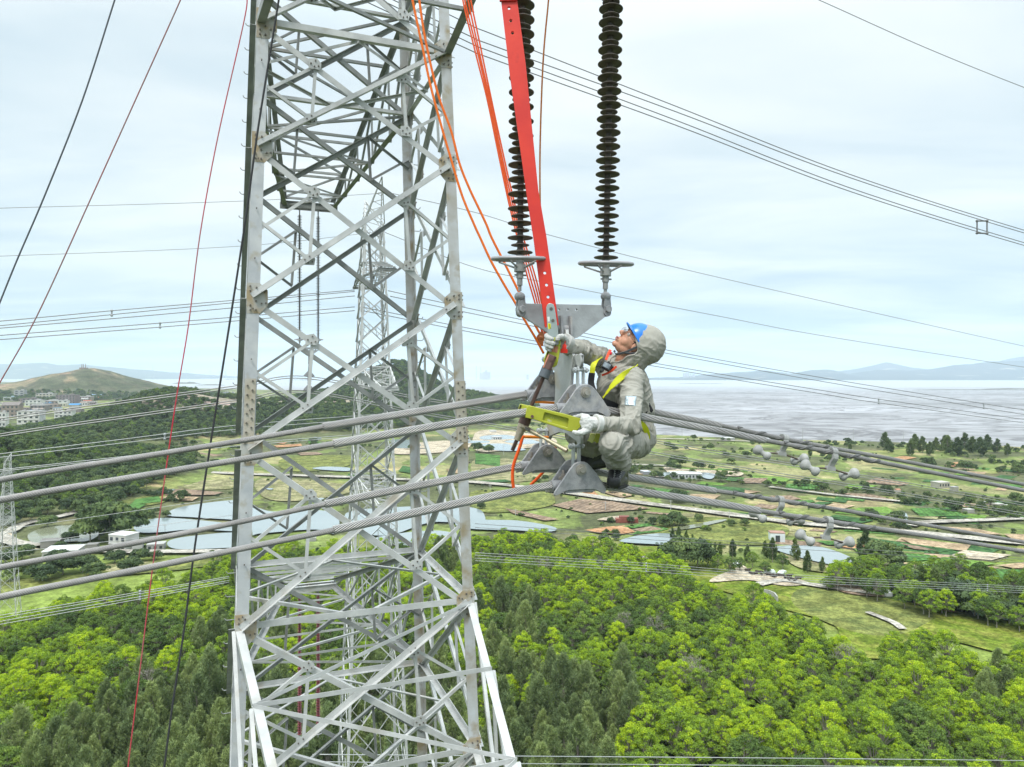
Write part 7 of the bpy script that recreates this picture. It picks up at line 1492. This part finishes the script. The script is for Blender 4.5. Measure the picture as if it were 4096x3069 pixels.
# far (right) hand: fingers come round the left side of the fork, thumb and palm on the right
hand([([(2274, 1384, 4.40), (2258, 1378, 4.365), (2240, 1372, 4.345)], [.038, .040, .034]),
      ([(2236, 1352, 4.34), (2205, 1340, 4.36), (2186, 1344, 4.32), (2192, 1352, 4.265), (2208, 1357, 4.25)], [.018, .0165, .016, .0155, .0135]),
      ([(2236, 1366, 4.34), (2205, 1358, 4.36), (2186, 1362, 4.32), (2194, 1369, 4.262), (2212, 1375, 4.248)], [.018, .0165, .016, .0155, .0135]),
      ([(2236, 1380, 4.34), (2205, 1376, 4.36), (2186, 1378, 4.32), (2192, 1384, 4.268), (2207, 1390, 4.255)], [.017, .0155, .015, .0145, .0125]),
      ([(2236, 1392, 4.34), (2208, 1390, 4.36), (2188, 1391, 4.32), (2190, 1396, 4.28), (2200, 1402, 4.27)], [.015, .0135, .013, .0125, .011]),
      ([(2262, 1360, 4.34), (2248, 1348, 4.29), (2236, 1348, 4.262), (2230, 1358, 4.258)], [.022, .019, .016, .0135])],
     [((2252, 1362, 4.335), .034, (1, .8, 1.1)), ((2248, 1392, 4.335), .030, (1, .8, 1.1))], GLOVE2)
mb = MB(); a = P(2258, 1366, 4.37); b = P(2276, 1376, 4.40); mb.rod(a, b, .054, 24, .050); mb.build('glove_cuff', GLOVE2, PR, smooth=60, bevel=.004)
# boots
def boot(an, toe, heel, k=1.0):
    mb = MB(); A_ = P(*an); T = P(*toe); H = P(*heel); mid = A_.lerp(T, .5)
    limb(mb, [A_+Vector((0, 0, .03)), A_-Vector((0, 0, .02)), H], [.048*k, .046*k, .038*k], 18); limb(mb, [H, H.lerp(T, .5)+Vector((0, 0, .006)), T], [.038*k, .042*k, .036*k], 18); limb(mb, [A_, mid+Vector((0, 0, .012)), T+Vector((0, 0, .006))], [.046*k, .044*k, .036*k], 18)
    g = fuse(mb, .004, 5, .6, 'boot'); g.materials.append(BLKL); g.polygons.foreach_set('use_smooth', [True]*len(g.polygons)); o = padd('boot', g)
    s = MB(); d = (T-H); pts = [H-unit(d)*.03-Vector((0, 0, .034)), H.lerp(T, .3)-Vector((0, 0, .036)), T+unit(d)*.012-Vector((0, 0, .032))]
    sd = unit(d.cross(EZ)); s.ext([(-.042, -.006), (.042, -.006), (.042, .006), (-.042, .006)], pts[0], pts[2], sd, EZ); s.build('sole', mat('boot sole', (.02, .02, .02), rough=.8), o, bevel=.006)
    return o
b1 = boot((2478, 1880, 4.40), (2456, 1928, 4.27), (2486, 1920, 4.43), k=1.22); b2 = boot((2384, 1808, 4.78), (2322, 1862, 4.68), (2412, 1845, 4.82), k=1.25)
mb = MB()
for k in range(5):
    for sg in (-1, 1):
        q = surf(b1, 2474+sg*(13-k*.8)-k*1.6, 1882+k*7.0, .001)
        if q: mb.torus(q, -EY, .0042, .0012, 10, 5)
if mb.n: mb.build('lace_eyelet', mat('steel eyelet', (.6, .6, .6), rough=.3, metal=.8), b1)
mb = MB()
for k in range(4):
    for sg in (-1, 1):
        pts = [surf(b1, 2474+sg*(12-k*.8)*(1-2*f)-k*1.6, 1884+k*7.0+f*6, .002) for f in (0, .5, 1)]
        if all(pts): mb.tube(pts, .0018, 5)
if mb.n: mb.build('laces', HARN, b1)
ribbon([P(2508, 1858, 4.40), P(2513, 1872, 4.41)], .010, mat('dark red sock', (.35, .05, .03), rough=.9), 'sock', PR, EX)
# ================================================================= haze
hm = bpy.data.materials.new('haze'); hm.use_nodes = True; t = hm.node_tree; t.nodes.clear()
pv = t.nodes.new('ShaderNodeVolumePrincipled'); pv.inputs['Color'].default_value = (.76, .89, 1, 1); pv.inputs['Density'].default_value = .000075; pv.inputs['Anisotropy'].default_value = .0
ou = t.nodes.new('ShaderNodeOutputMaterial'); t.links.new(pv.outputs[0], ou.inputs['Volume'])
mb = MB(); mb.box((0, 6500, 278), 40000, 32000, 564); ho = mb.build('haze', hm, None, kind='stuff', label='pale blue haze over the bay')
